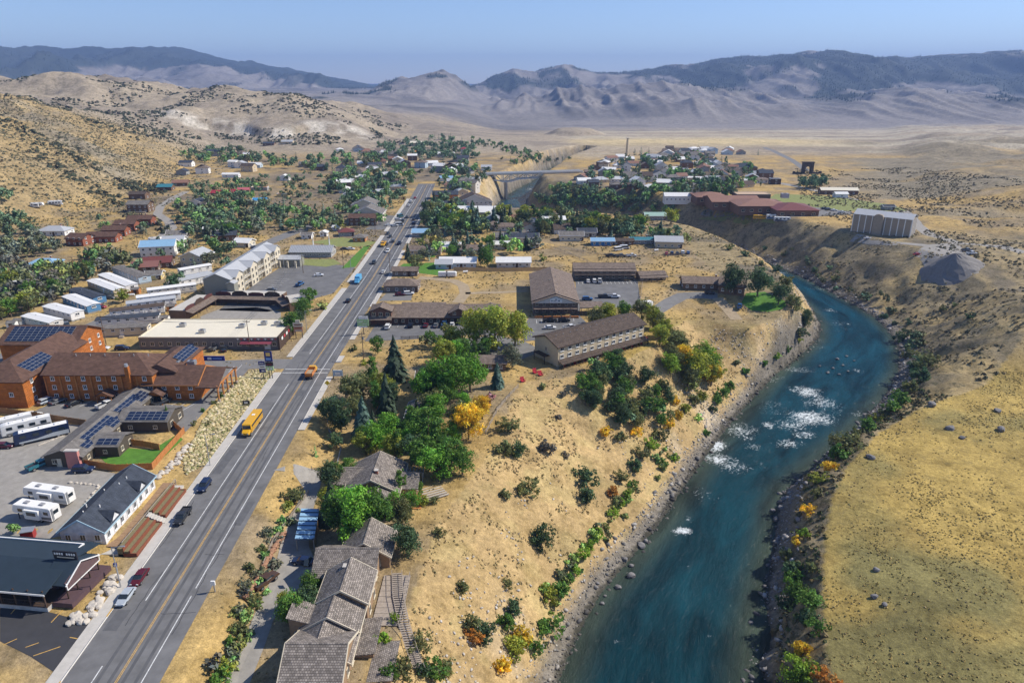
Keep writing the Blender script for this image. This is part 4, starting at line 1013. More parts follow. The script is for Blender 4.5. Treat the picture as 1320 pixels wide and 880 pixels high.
def restaurant():
    (x, y, z), w, r = front((2, 778), (90, 786))
    root = thing('restaurant', 'dark restaurant with navy roof and covered porch above black parking lot', 'restaurant', (x, y, z), r)
    dk = mat('dark_maroon_siding', (.065, .035, .035), .8, .12, 2.)
    W2 = w + 10; cx = -8.2; D = 13.0
    obj('foundation', MB().box(cx, 1.2, -.4, W2 - .4, 4.2, 1.5), mat_rows('concrete_block', (.48, .46, .43), .25, .5, .75, .06, .9, 'z', .01, .08), root)
    dkb = obj('porch_deck', MB().box(cx, 1.2, 1.1, W2, 4.6, .14), M_TRIMD, root)
    bar(root, cx, 3.2 + D / 2 - 2, W2 - 4, D - 4, 3.3, 'x', 'flat', .0, .3, dk, R_NAVY, M_WHITE, 1.2, 1.5, {'f': (8, [1.5], 1.7, 1.7)})
    rb = MB(); e0, e1, rz_ = 4.2, 4.2, 6.0
    rb.slab([(cx - W2 / 2 - .4, -1.4, e0), (cx + W2 / 2 + .4, -1.4, e0), (cx + W2 / 2 + .4, 5.6, rz_), (cx - W2 / 2 - .4, 5.6, rz_)], .22)
    rb.slab([(cx - W2 / 2 - .4, 5.6, rz_), (cx + W2 / 2 + .4, 5.6, rz_), (cx + W2 / 2 + .4, 13.4, e1), (cx - W2 / 2 - .4, 13.4, e1)], .22)
    obj('roof', rb, R_NAVY, root)
    obj('fascia', MB().box(cx, -1.45, e0 - .26, W2 + .9, .1, .34), M_WHITE, root)
    for i in range(9):
        X = cx - W2 / 2 + .3 + (W2 - .6) * i / 8
        obj('porch_post', MB().box(X, -.9, 1.2, .22, .22, 3.4), M_TRIMD, root)
    rl = MB(); rl.box(cx, -.9, 2.2, W2 - .4, .08, .08); rl.box(cx, -.9, 1.5, W2 - .4, .05, .05)
    for i in range(60): rl.box(cx - W2 / 2 + .4 + (W2 - .8) * i / 59, -.9, 1.55, .04, .04, .65)
    obj('railing', rl, M_STEELD, root)
    # gabled east porch with dark pediment
    X = cx + W2 / 2 + .6
    gp = MB(); gy0, gy1, ga = 1.5, 9.5, 6.3
    gm = (gy0 + gy1) / 2
    gp.slab([(X - 3, gy0 - .5, 4.3), (X + 2.0, gy0 - .5, 4.3), (X + 2.0, gm, ga), (X - 3, gm, ga)], .2); gp.slab([(X - 3, gm, ga), (X + 2.0, gm, ga), (X + 2.0, gy1 + .5, 4.3), (X - 3, gy1 + .5, 4.3)], .2)
    po = obj('porch_roof', gp, R_NAVY, root)
    obj('pediment', MB().prism([(gy0 - .2, 3.2), (gy1 + .2, 3.2), (gy1 + .2, 4.3), (gm, ga - .25), (gy0 - .2, 4.6)], X + 1.6, X + 1.8, 'x'), mat('maroon_grey_panel', (.12, .075, .075), .8, .1, 1.), po)
    fr = MB()
    for a, b in (((gy0 - .5, 4.2), (gm, ga)), ((gy1 + .5, 4.2), (gm, ga))): fr.tube((X + 2.06, a[0], a[1]), (X + 2.06, b[0], b[1]), .12, .12, 4)
    fr.tube((X + 2.0, gy0 - .2, 3.2), (X + 2.0, gy1 + .2, 3.2), .1, .1, 4); fr.tube((X + 2.0, gy0 - .2, 3.2), (X + 2.0, gy0 - .2, 4.6), .1, .1, 4); fr.tube((X + 2.0, gy1 + .2, 3.2), (X + 2.0, gy1 + .2, 4.6), .1, .1, 4)
    obj('white_frame', fr, M_WHITE, po)
    for yy in (gy0, gm - 1.6, gm + 1.6, gy1): obj('porch_post', MB().box(X + 1.6, yy, 1.2, .2, .2, 2.2), M_TRIMD, root)
    obj('side_deck', MB().box(X + .9, gm, .2, 4.4, 10.5, 1.0), mat('maroon_deck', (.10, .06, .065), .8, .12, 2.), root)
    # roof sign, lettering too small to read
    sg = thing('roof_sign', 'black signboard with pale lettering standing on the navy roof edge', 'sign', (x + cx * 0 + w / 2 - 3.0, y + 5.4, z + 6.05), r)
    obj('board', MB().box(0, 0, .15, 4.6, .25, 1.7), mat('sign_black', (.02, .02, .025), .6, 0), sg)
    for i in range(9):
        if i != 4: obj('letter', MB().box(-1.9 + i * .48, -.15, 1.1, .3, .05, .45), M_WHITE, sg)
    obj('letter_line', MB().box(.1, -.15, .5, 3.4, .05, .22), M_CREAM, sg)
    for s in (-1.8, 1.8): obj('leg', MB().box(s, .2, -.5, .12, .12, .8), M_STEELD, sg)
restaurant()

def shake_lodge():
    """the weathered shingle lodge stepping down above the river"""
    def gz(px, py, z): a = at_z(px, py, z); return a
    Z = -3.0
    dW = mat('weathered_board_wall', (.30, .20, .12), .9, .25, 2., .02)
    A = at_z(444, 741, Z + 3.4)
    root = thing('shingle_lodge', 'rambling weathered shingle lodge stepping down the bank above the river', 'lodge', (A[0], A[1], Z), 0.)
    L = lambda px, py, z: (at_z(px, py, Z + z)[0] - A[0], at_z(px, py, Z + z)[1] - A[1])
    # back bar, ridge across
    a = L(405, 741, 3.4); b = L(481, 741, 3.4)
    bar(root, (a[0] + b[0]) / 2, a[1] + 4.4, b[0] - a[0], 8.8, 3.4, 'x', 'gable', .62, .6, dW, R_SHAKE, M_CREAM, base=5, win={'f': (3, [1.6], 1.2, 1.2), 'r': (2, [1.6], 1.3, 1.6)})
    sk = obj('skylight', MB().hexa([(-8.0, 1.2, 4.3), (-7.2, 1.2, 4.3), (-7.2, 2.3, 5.0), (-8.0, 2.3, 5.0), (-8.0, 1.2, 4.62), (-7.2, 1.2, 4.62), (-7.2, 2.3, 5.3), (-8.0, 2.3, 5.3)]), M_GLASS, root)
    # spine stepping towards the front
    tops = [(451, 724, 7.2), (432, 765, 6.4), (420, 795, 5.8)]
    for i, (px, py, zt) in enumerate(tops):
        c = L(px, py, zt); wd = (8.6, 9.6, 10.2)[i]; ln = (8.0, 6.0, 7.0)[i]
        bar(root, c[0], c[1] - ln / 2 + .6, wd, ln, zt - wd / 2 * .62, 'y', 'gable', .62, .5, dW, R_SHAKEY, M_CREAM, base=8, win={'r': (2, [1.2, -1.6], 1.3, 1.6)} , fascia=M_CREAM)
    # shed dormer on the spine's west side and glazed light
    c = L(432, 770, 5.2); bar(root, c[0] - 4.2, c[1] - 3, 5.2, 4.2, 2.7, 'y', 'shed', .3, .3, dW, R_SHAKEY, M_CREAM, 1.0)
    # front block
    a = L(374, 826, 7.0); b = L(444, 830, 7.0)
    bar(root, (a[0] + b[0]) / 2, a[1] - .6, b[0] - a[0], 12.4, 3.6, 'x', 'gable', .55, .6, dW, R_SHAKE, M_CREAM, base=8, win={'r': (3, [1.4, -1.4], 1.3, 1.6)}, fascia=M_CREAM)
    # lower east roofs and decks
    c = L(470, 815, 1.6); bar(root, c[0], c[1], 4.4, 8, 1.0, 'y', 'shed', -.12, .3, dW, R_SHAKEY, M_CREAM, 0, 8)
    c = L(487, 845, .2); bar(root, c[0], c[1] - 1, 6, 8, 0.2, 'y', 'shed', -.1, .3, dW, R_SHAKEY, M_CREAM, 0, 8)
    dk = L(497, 772, .2)
    for i in range(9): obj('deck_board', MB().box(dk[0] + 1.2, dk[1] - 6 + i * 1.5, .1, 5.2, 1.42, .16), M_WOOD, root)
    rl = MB(); rl.box(dk[0] + 3.7, dk[1], 1.1, .1, 13.2, .1); [rl.box(dk[0] + 3.7, dk[1] - 6.4 + i * 1.6, .2, .1, .1, .95) for i in range(9)]; obj('railing', rl, M_WOOD, root)
    for i in range(4): obj('post', MB().box(dk[0] + 3.5, dk[1] - 6 + i * 4, -9, .25, .25, 9.2), M_WOOD, root)
    # long lower steps roofs: awning slats behind
    for k in range(4):
        c = L(488 + k * 5, 700 - k * 3, 1.5); obj('awning_slat', MB().box(c[0], c[1], 1.4 + .1 * k, .9, 5.5, .08, -.4), M_GREYW, root)
    # small gable block behind
    c = L(472, 690, 6.0); bar(root, c[0], c[1] + 1.5, 9.5, 7.5, 3.0, 'y', 'gable', .65, .5, dW, R_SHAKEY, M_CREAM, base=5, fascia=M_CREAM)
    chimney(root, L(447, 740, 5)[0], L(447, 740, 5)[1], 4.4, 2.6, .9, mat('stone_chimney', (.33, .28, .24), .9, .25, 3.))
    for k in range(5):
        c = L(415 + 3 * k, 790, 4.4)
        if k % 2 == 0: obj('skylight', MB().box(c[0], c[1] - 1, 4.35, .7, 1.3, .2), M_GLASS, root)
    # wooden stair down the bank
    st = thing('bank_stairs', 'long weathered wooden stairs descending the bank beside the lodge', 'stairs', (A[0], A[1], Z), 0.)
    pp = [ground(*p) for p in ((512, 742), (513, 770), (520, 805), (530, 840), (541, 868))]
    n = 46
    for i in range(n):
        t = i / (n - 1) * (len(pp) - 1); k = min(int(t), len(pp) - 2); u = t - k
        q = Vector(pp[k]).lerp(Vector(pp[k + 1]), u); q.z = float(hgt(q.x, q.y)) + .5
        obj('step', MB().box(0, 0, 0, 1.9, .34, .1), M_WOOD, st, (q.x - A[0], q.y - A[1], q.z - Z), .1)
    sr = MB()
    for k in range(len(pp) - 1):
        for s in (-1, 1):
            a = Vector(pp[k]); b = Vector(pp[k + 1]); sr.tube((a.x - A[0] + s, a.y - A[1], a.z - Z + .45), (b.x - A[0] + s, b.y - A[1], b.z - Z + .45), .09, .09, 4)
            sr.tube((a.x - A[0] + s, a.y - A[1], a.z - Z + 1.4), (b.x - A[0] + s, b.y - A[1], b.z - Z + 1.4), .05, .05, 4); sr.tube((a.x - A[0] + s, a.y - A[1], a.z - Z - .3), (a.x - A[0] + s, a.y - A[1], a.z - Z + 1.4), .07, .07, 4)
    obj('stringer', sr, M_WOOD, st)
    # open carport with striped metal roof
    c0 = ground(398, 690); cp = thing('carport', 'open wooden carport with pale blue striped metal roof', 'carport', c0, .16)
    for i in range(7): 
        o = obj('roof_panel', MB().slab([(-1.9, -5.4 + i * 1.6, 3.2), (1.9, -5.4 + i * 1.6, 2.7), (1.9, -5.4 + i * 1.6 + 1.56, 2.7), (-1.9, -5.4 + i * 1.6 + 1.56, 3.2)], .07), R_BLUEM, cp)
        obj('rib', MB().slab([(-1.9, -5.5 + i * 1.6, 3.28), (1.9, -5.5 + i * 1.6, 2.78), (1.9, -5.5 + i * 1.6 + .3, 2.78), (-1.9, -5.5 + i * 1.6 + .3, 3.28)], .06), mat('dark_roof_rib', (.03, .05, .08), .6, 0), o)
    for sx in (-1.7, 1.7):
        for yy in (-5, 0, 5): obj('post', MB().box(sx, yy, -.3, .2, .2, 3.2), M_WOOD, cp)
    obj('back_wall', MB().box(1.75, 0, -.3, .1, 10, 2.9), dW, cp)
shake_lodge()

def shake_house():
    Z = -3.0; c = at_z(484, 600, Z + 6)
    dW = MATS['weathered_board_wall']
    root = thing('shake_house', 'weathered shake roofed house with crossing gables among tall green trees', 'house', (c[0], c[1], Z), 0.)
    bar(root, 0, 0, 12, 12, 2.9, 'y', 'gable', .52, .6, dW, R_SHAKEY, M_CREAM, base=4, fascia=M_CREAM, win={'r': (3, [1.5], 1.2, 1.3)})
    bar(root, -6.0, 1.2, 9, 7.5, 2.7, 'x', 'gable', .5, .5, dW, R_SHAKE, M_CREAM, base=4, win={'f': (2, [1.5])})
    bar(root, 6.2, -.5, 7.5, 7, 2.5, 'x', 'gable', .45, .5, dW, R_SHAKE, M_CREAM, base=4, win={'f': (2, [1.5]), 'r': (2, [1.5])})
    bar(root, 1.2, -7.8, 9.5, 6.5, 2.3, 'y', 'gable', .45, .5, dW, R_SHAKEY, M_CREAM, base=4, fascia=M_CREAM, win={'f': (2, [1.3]), 'r': (2, [1.3])})
    chimney(root, .8, -3, 5, 1.6)
    obj('deck', MB().box(9, -6, 0, 5, 6, .2), M_CEDAR, root)
shake_house()
# ---------------------------------------------------------------- motels, hotel, shops
M_BALC = mat('grey_brown_balcony', (.17, .13, .11), .85, .12, 2.)
M_GREYB = mat('grey_brown_siding', (.20, .165, .14), .85, .12, 1.5)
def gable_motel():
    (x, y, z), w, r = front((688, 409), (744, 406)); r = 0
    root = thing('gabled_motel', 'two storey motel with a huge taupe gable roof and white gable sign', 'motel', (x, y, z), r)
    D = 44; H = 5.6
    bar(root, 0, D / 2 + 1.6, w, D - 3.2, H, 'y', 'gable', .34, .8, M_GREYB, R_TAUPE, M_CREAM, win={'f': (6, [1.4, 4.2], 1.1, 1.4), 'r': (12, [1.4, 4.2], 1.1, 1.3), 'l': (10, [1.4, 4.2], 1.1, 1.3)})
    rb = MB(); za = H + .34 * w / 2 + .2
    for s in (-1, 1):
        q = [(s * (w / 2 + .8), -.6, H - .27 + .2), (s * (w / 2 + .8), .85, H - .27 + .2), (0, .85, za), (0, -.6, za)]
        rb.slab(q if s > 0 else q[::-1], .18)
    obj('porch_roof', rb, R_TAUPE, root)
    for i in range(7): obj('post', MB().box(-w / 2 + .2 + (w - .4) * i / 6, -.1, 0, .22, .22, H + (.34 * (w / 2 - abs(-w / 2 + .2 + (w - .4) * i / 6))) - .1), M_BALC, root)
    obj('gable_board', MB().prism([(-w / 2, H - .1), (w / 2, H - .1), (0, za - .3)], -.25, -.12), M_PALEW, root)
    bl = obj('balcony', MB().box(0, .65, 2.75, w, 1.7, .18), M_BALC, root)
    rl = MB(); rl.box(0, -.1, 3.85, w, .1, .1); [rl.box(-w / 2 + .3 + (w - .6) * i / 40, -.1, 2.9, .05, .05, .95) for i in range(41)]; obj('railing', rl, M_BALC, bl)
    sg = obj('gable_sign', MB().prism([(-2.4, H + .1), (2.4, H + .1), (2.4, H + 1.4), (0, H + 2.25), (-2.4, H + 1.4)], -.45, -.28), M_WHITE, root)
    for (a, b, c, d_) in ((-1.6, .7, .5, .5), (-.5, .7, 1.1, .25), (1.2, .7, .7, .5), (0, 1.3, .8, .4)): obj('sign_mark', MB().box(a, -.47, H + b, c, .04, d_), mat('sign_slate', (.15, .18, .22), .7, 0), sg)
    for i in range(6): vent(root, (-1) ** i * 1.5, 5 + i * 6, za - .5)
    # covered link to the east
    lk = MB(); lk.slab([(w / 2 + .9, 1.0, 3.3), (w / 2 + 10.5, 1.0, 3.3), (w / 2 + 10.5, 7.5, 3.9), (w / 2 + .9, 7.5, 3.9)], .25); o = obj('link_roof', lk, R_TAUPE, root)
    for i in range(4):
        for yy in (1.3, 7): obj('post', MB().box(w / 2 + 1.5 + i * 2.9, yy, 0, .2, .2, 3.2), M_BALC, root)
    # flower hedge boxes along the front
    for i in range(5): 
        b = obj('planter_box', MB().box(-w / 2 + 2 + i * 3.6, -2.2, 0, 3.2, .8, .5), M_CEDAR, root); obj('flowers', MB().box(-w / 2 + 2 + i * 3.6, -2.2, .5, 3.0, .65, .3), mat('orange_flowers', (.40, .16, .05), .9, .4, 6.), b)
gable_motel()

def balcony_block(root, w, d, h, wallm, roofm, n, floors=(1.4, 4.2), pitch=.3):
    bar(root, 0, d / 2 + 1.5, w, d - 1.5, h, 'x', 'gable', pitch, .4, wallm, roofm, M_CREAM, win={'f': (n, list(floors), 1.2, 1.3)})
    rb = MB(); rb.slab([(-w / 2 - .4, -.5, h - .62), (w / 2 + .4, -.5, h - .62), (w / 2 + .4, 1.1, h + .03), (-w / 2 - .4, 1.1, h + .03)], .16); obj('porch_roof', rb, roofm, root)
    for k, z in enumerate(floors[1:]):
        b = obj('balcony', MB().box(0, .65, z - 1.5, w, 1.7, .18), M_BALC, root)
        rl = MB(); rl.box(0, -.15, z - .4, w, .1, .1); m = int(w); [rl.box(-w / 2 + (w) * i / m, -.15, z - 1.3, .06, .06, .95) for i in range(m + 1)]; obj('railing', rl, M_BALC, b)
    for i in range(n + 1): obj('post', MB().box(-w / 2 + .15 + (w - .3) * i / n, -.1, 0, .18, .18, h - .5), M_BALC, root)
    for i in range(n // 2): door(root, (-w / 2 + w * (i + .5) / (n // 2) + w / n * .5, .75 + 1.5), (0, -1), 0)

(x, y, z), w, r = front((740, 362), (819, 362)); root = thing('back_motel', 'two storey grey brown motel with full balcony at the head of the lot', 'motel', (x, y, z), r)
balcony_block(root, w, 11, 5.4, M_GREYB, R_TAUPE, 10)
(x, y, z), w, r = front((826, 364), (860, 363)); root = thing('back_motel', 'small single storey brown annex beside the balcony motel', 'motel', (x, y, z), r)
balcony_block(root, w, 8, 2.8, M_GREYB, R_TAUPE, 5, (1.4,))

def river_motel():
    (x, y, z), w, r = front((719, 473), (829, 441))
    root = thing('riverside_motel', 'long tan two storey motel with brown roof above the river slope', 'motel', (x, y, z), r)
    D = 12.5
    bar(root, 0, D / 2, w, D, 7.0, 'x', 'gable', .36, .6, M_TAN, R_DKBR, M_CREAM, base=5, win={'f': (12, [3.4, 5.9], 1.5, 1.3, M_WHITE), 'l': (1, [4.5], 1, 1.6)}, fascia=M_TRIMD)
    rb = MB(); rb.slab([(-w / 2 - .2, -2.7, 1.75), (w / 2 + .2, -2.7, 1.75), (w / 2 + .2, 0, 2.5), (-w / 2 - .2, 0, 2.5)], .16); obj('porch_roof', rb, R_DKBR, root)
    obj('porch_deck', MB().box(0, -1.4, -.7, w, 2.8, .2), M_TRIMD, root)
    red = mat('red_chair_paint', (.42, .03, .04), .6, .1)
    for i in range(15):
        X = -w / 2 + .3 + (w - .6) * i / 14
        obj('post', MB().box(X, -2.6, -3.0, .2, .2, 4.7), M_TRIMD, root)
    rl = MB(); rl.box(0, -2.65, .4, w, .1, .1); rl.box(0, -2.65, -.1, w, .06, .06); obj('railing', rl, M_TRIMD, root)
    for i in range(9):
        X = -w / 2 + 2 + i * (w - 4) / 8
        c = thing('porch_chair', 'red porch chair on the tan riverside motel porch', 'chair', root.matrix_basis @ Vector((X, -1.3, -.5)), r, 'red chairs along the riverside motel porch')
        obj('seat', MB().box(0, 0, .35, .6, .6, .08), red, c); obj('backrest', MB().box(0, .28, .43, .6, .08, .7), red, c)
        for sx in (-1, 1): 
            obj('armrest', MB().box(sx * .33, 0, .58, .1, .6, .06), red, c); obj('leg', MB().box(sx * .26, -.25, 0, .08, .08, .35), red, c); obj('leg', MB().box(sx * .26, .25, 0, .08, .08, .35), red, c)
    for i in range(12): vent(root, -w / 2 + 3 + i * 3, D / 2 - 1.5, 8.7)
    # stairs on the shaded west end
    st = obj('west_stair', MB().box(-w / 2 - 1.2, D / 2 + 1, 2.6, 2.2, 6, .18), M_TRIMD, root)
    for yy in (D / 2 - 1.8, D / 2 + 3.8): obj('post', MB().box(-w / 2 - 2.1, yy, -1.5, .18, .18, 5), M_TRIMD, root)
    obj('east_deck', MB().box(w / 2 + 1.8, 4, .6, 3.4, 6, .2), red, root)
river_motel()

def strip_motel():
    (x, y, z), w, r = front((479, 418), (642, 418)); r = 0
    root = thing('strip_motel', 'long brown shingled motel with two gables facing the parking lot', 'motel', (x, y, z), r)
    bw = mat('red_brown_board_siding', (.16, .085, .06), .85, .15, 2.)
    D = 15
    bar(root, 0, D / 2, w, D, 3.1, 'x', 'gable', .34, .9, bw, R_TAUPE, M_CREAM, win={'f': (18, [1.5], 1.1, 1.2)})
    bar(root, -w / 2 + 4, 2.0, 8, 6, 5.6, 'y', 'gable', .42, .5, bw, R_TAUPE, M_CREAM, win={'f': (3, [4.4], 1.5, 1.6)}, fascia=M_TRIMD)
    rb = MB(); rb.slab([(-w / 2 - .3, -2.8, 2.7), (-w / 2 + 8.3, -2.8, 2.7), (-w / 2 + 8.3, -1.0, 3.6), (-w / 2 - .3, -1.0, 3.6)], .16); obj('porch_roof', rb, R_TAUPE, root)
    for i in range(4): obj('post', MB().box(-w / 2 + .3 + i * 2.5, -2.6, 0, .18, .18, 2.6), M_TRIMD, root)
    bar(root, w / 2 - 15, 3.0, 7, 6, 4.6, 'y', 'gable', .5, .6, bw, R_TAUPE, M_CREAM, win={'f': (2, [4.6], 1.2, 1.2)}, fascia=M_TRIMD)
    bar(root, -5, 7.6, 17, 4, 5.0, 'x', 'shed', .16, .3, bw, R_TAUPE, M_CREAM, 0, 0, {'f': (10, [4.6], 1.1, .5)})
    bar(root, w / 2 - 3, 5, 8, 12, 3.6, 'y', 'gable', .4, .5, bw, R_TAUPE, M_CREAM)
    for i in range(8): door(root, (-w / 2 + 11 + i * 4.5, 0), (0, -1))
strip_motel()

def grey_hotel():
    (x, y, z), w, r = front((266, 386), (299, 384)); r = -.02; w = 11.5
    root = thing('grey_hotel', 'long three storey hotel with pale grey metal roof and cream balconies', 'hotel', (x, y, z), r)
    D = 62; H = 8.6
    rm = mat_rows('standing_seam_roof', (.42, .43, .45), 60., .6, .75, .02, .5, 'yx', .03, .001)
    bar(root, 0, D / 2, w, D, H, 'y', 'gable', .42, .5, M_OLIVE, R_LGREY, M_CREAM, win={'r': (20, [1.5, 4.3, 7.1], 1.7, 1.8, M_CREAM)})
    for yy in (7, 24, 41, 56):
        bar(root, 3.2, yy, 8.0, 8, H + .3, 'x', 'gable', .5, .4, M_CREAM, R_LGREY, M_CREAM, win={'r': (2, [1.5, 4.3, 7.1], 1.6, 1.8)}, ends=(0, 1))
    for z_ in (2.75, 5.55):
        for (a, b) in ((11.2, 19.8), (28.2, 36.8), (45.2, 51.8)):
            o = obj('balcony', MB().box(w / 2 + .75, (a + b) / 2, z_, 1.5, b - a, .2), M_CREAM, root)
            rl = MB(); rl.box(w / 2 + 1.45, (a + b) / 2, z_ + 1.0, .08, b - a, .1); [rl.box(w / 2 + 1.45, a + (b - a) * i / 10, z_ + .2, .07, .07, .85) for i in range(11)]; obj('railing', rl, M_WHITE, o)
    for yy in (11.5, 15.5, 19.5, 28.5, 32.5, 36.5, 45.5, 49.5): obj('post', MB().box(w / 2 + 1.4, yy, 0, .25, .25, H - .5), M_CREAM, root)
    bar(root, w / 2 + .6, .6, 3.2, 4, H - 1.4, 'y', 'gable', .4, .3, M_OLIVE, R_LGREY, M_CREAM)
    bar(root, w / 2 + 6, D - 3, 13, 7, 3.8, 'x', 'gable', .35, .5, M_OLIVE, R_LGREY, M_CREAM, win={'f': (3, [1.6], 1.6, 1.6)})
    for i in range(3): obj('portico_column', MB().box(w / 2 + 3 + i * 4, D - 9, 0, .8, .8, 3.4), M_CREAM, root)
grey_hotel()

def store():
    (x, y, z), w, r = front((181, 450), (360, 450)); r = 0
    root = thing('flat_roof_store', 'long grey store with wide cream flat roof and bunting', 'store', (x, y, z), r)
    bar(root, 0, 10, w, 20, 4.2, 'x', 'flat', .35, .3, mat('grey_board_siding', (.20, .19, .18), .85, .15, 2.), R_CREAM, M_CREAM, win={'f': (16, [2.0], 1.4, 1.4)})
    for (a, b) in ((-14, 12), (8, 11), (15, 14), (20, 13.5), (-4, 5)): ac_unit(root, a, b, 4.3, 1.6)
    bn = MB(); [bn.prism([(-.4, 3.95), (.4, 3.95), (0, 3.3)], w / 2 * 0 - .14, -.1) for _ in range(1)]
    bm_ = MB().prism([(-.45, 0), (.45, 0), (0, -.6)], -.16, -.1).mesh('bunting')
    for i in range(12): obj('bunting', bm_, mat('red_bunting', (.45, .08, .08), .8, 0) if i % 2 else M_WHITE, root, (w / 2 - 14 + i * 1.2, 0, 4.0))
    obj('awning', MB().slab([(w / 2 - 13, -1.8, 2.6), (w / 2 - 2, -1.8, 2.6), (w / 2 - 2, 0, 3.1), (w / 2 - 13, 0, 3.1)], .12), M_MAROON_A, root)
    fl = MB(); fl.box(w / 2 + .4, 8, .2, .6, 18, 4.8); obj('shop_front', fl, M_TRIMD, root)
    for i in range(6): obj('flag', MB().box(w / 2 + .85, 2 + i * 2.6, 3.0, .06, 1.5, 1.0), mat('flag_red', (.45, .05, .06), .8, 0) if i % 2 else M_WHITE, root)
    door(root, (w / 2 - 4, 0), (0, -1), 0, M_WHITE, 1.8, 2.3)
M_MAROON_A = mat('maroon_awning', (.22, .05, .07), .8, .1)
store()

def horseshoe():
    (x, y, z) = ground(270, 407)
    root = thing('horseshoe_motel', 'brown horseshoe motel with shake porch roofs and false fronts round a court', 'motel', (x, y, z), 0.)
    P = [ground(*p) for p in ((243, 412), (278, 391), (362, 393), (372, 402))]
    for k in range(len(P) - 1):
        a, b = Vector(P[k][:2]) - Vector((x, y)), Vector(P[k + 1][:2]) - Vector((x, y)); L = (b - a).length; t = math.atan2(b.y - a.y, b.x - a.x)
        e = bpy.data.objects.new('motel_range', None); COL.objects.link(e); e.parent = root; e.location = ((a.x + b.x) / 2, (a.y + b.y) / 2, 0); e.rotation_euler = (0, 0, t)
        wb = MB().box(0, 4.2, -.5, L, 7, 4.1).mesh('wall'); obj('wall', wb, M_BROWNW, e)
        obj('flat_roof', MB().box(0, 4.4, 3.62, L - .3, 6.6, .08), M_CONC, e)
        obj('porch_roof', MB().slab([(-L / 2, -2.2, 2.7), (L / 2, -2.2, 2.7), (L / 2, .65, 3.5), (-L / 2, .65, 3.5)], .16), R_TAUPE, e)
        n = max(2, int(L / 6))
        for i in range(n):
            X = -L / 2 + L * (i + .5) / n
            pr = [(X - L / n * .46, 3.4), (X + L / n * .46, 3.4), (X + L / n * .46, 4.6), (X + L / n * .2, 5.0 + .5 * (i % 2)), (X - L / n * .2, 5.0 + .5 * (i % 2)), (X - L / n * .46, 4.6)]
            obj('false_front', MB().prism(pr, .72, .92), M_TRIMD if i % 2 else mat('maroon_front', (.10, .04, .035), .85, .15, 2.), e)
            obj('porch_post', MB().box(X, -2.0, 0, .16, .16, 2.6), M_BROWNW, e)
    return root
horseshoe()

def metal_hall():
    (x, y, z), w, r = front((374, 332), (427, 332)); r = 0
    root = thing('metal_roofed_hall', 'low grey hall with ribbed silver metal roof and two white spires', 'hall', (x, y, z), r)
    D = 11
    bar(root, 0, D / 2, w, D, 3.0, 'x', 'gable', .42, .6, mat('grey_hall_siding', (.36, .36, .35), .8, .08), R_LGREY, M_WHITE, win={'f': (9, [1.6], .9, 1.4), 'r': (2, [1.6])})
    sm = MB().hexa([(-.05, -D / 2 - .6, 2.75 + .2), (.05, -D / 2 - .6, 2.95), (.05, 0, 3.0 + .42 * D / 2 + .2), (-.05, 0, 3.0 + .42 * D / 2 + .2), (-.05, -D / 2 - .6, 3.06), (.05, -D / 2 - .6, 3.06), (.05, 0, 3.12 + .42 * D / 2 + .2), (-.05, 0, 3.12 + .42 * D / 2 + .2)]).mesh('roof_seam')
    n = 26
    for i in range(n): obj('roof_seam', sm, mat('seam_dark', (.16, .18, .22), .5, 0), root, (-w / 2 + w * i / (n - 1), D / 2, 0))
    for X in (-w * .02, w * .38): obj('spire', MB().tube((X, D * .8, 3), (X, D * .8, 10.5), .45, .12, 6), M_WHITE, root)
metal_hall()

def arch():
    x, y, z = ground(1040, 224)
    st = mat_rows('basalt_stone', (.10, .085, .075), .8, 1.4, .5, .3, .95, 'z', .1)
    root = thing('stone_arch', 'tall dark basalt gateway arch standing alone beyond the town', 'arch', (x, y, z), .05)
    m = MB(); W2, H, t, ri, hs = 5.6, 11.0, 3.4, 2.9, 4.6
    n = 12
    arc = [(ri * math.cos(math.pi - math.pi * i / n), hs + ri * math.sin(math.pi - math.pi * i / n)) for i in range(n + 1)]
    for s0 in range(n):
        a, b = arc[s0], arc[s0 + 1]
        ax = -W2 + 2 * W2 * s0 / n; bx = -W2 + 2 * W2 * (s0 + 1) / n
        m.prism([a, b, (bx, H), (ax, H)], -t / 2, t / 2)
    m.prism([(-W2, -.5), (-ri, -.5), (-ri, hs), (-W2, H)], -t / 2, t / 2); m.prism([(ri, -.5), (W2, -.5), (W2, H), (ri, hs)], -t / 2, t / 2)
    obj('arch_body', m, st, root); obj('cornice', MB().box(0, 0, H, 2 * W2 + 1, t + 1, .9), st, root)
    for s in (-1, 1): obj('wing_wall', MB().box(s * (W2 + 4), 0, -.5, 8, 1.0, 2.0), st, root); obj('wing_tower', MB().box(s * (W2 + 8), 0, -.5, 2, 2, 3), st, root)
arch()

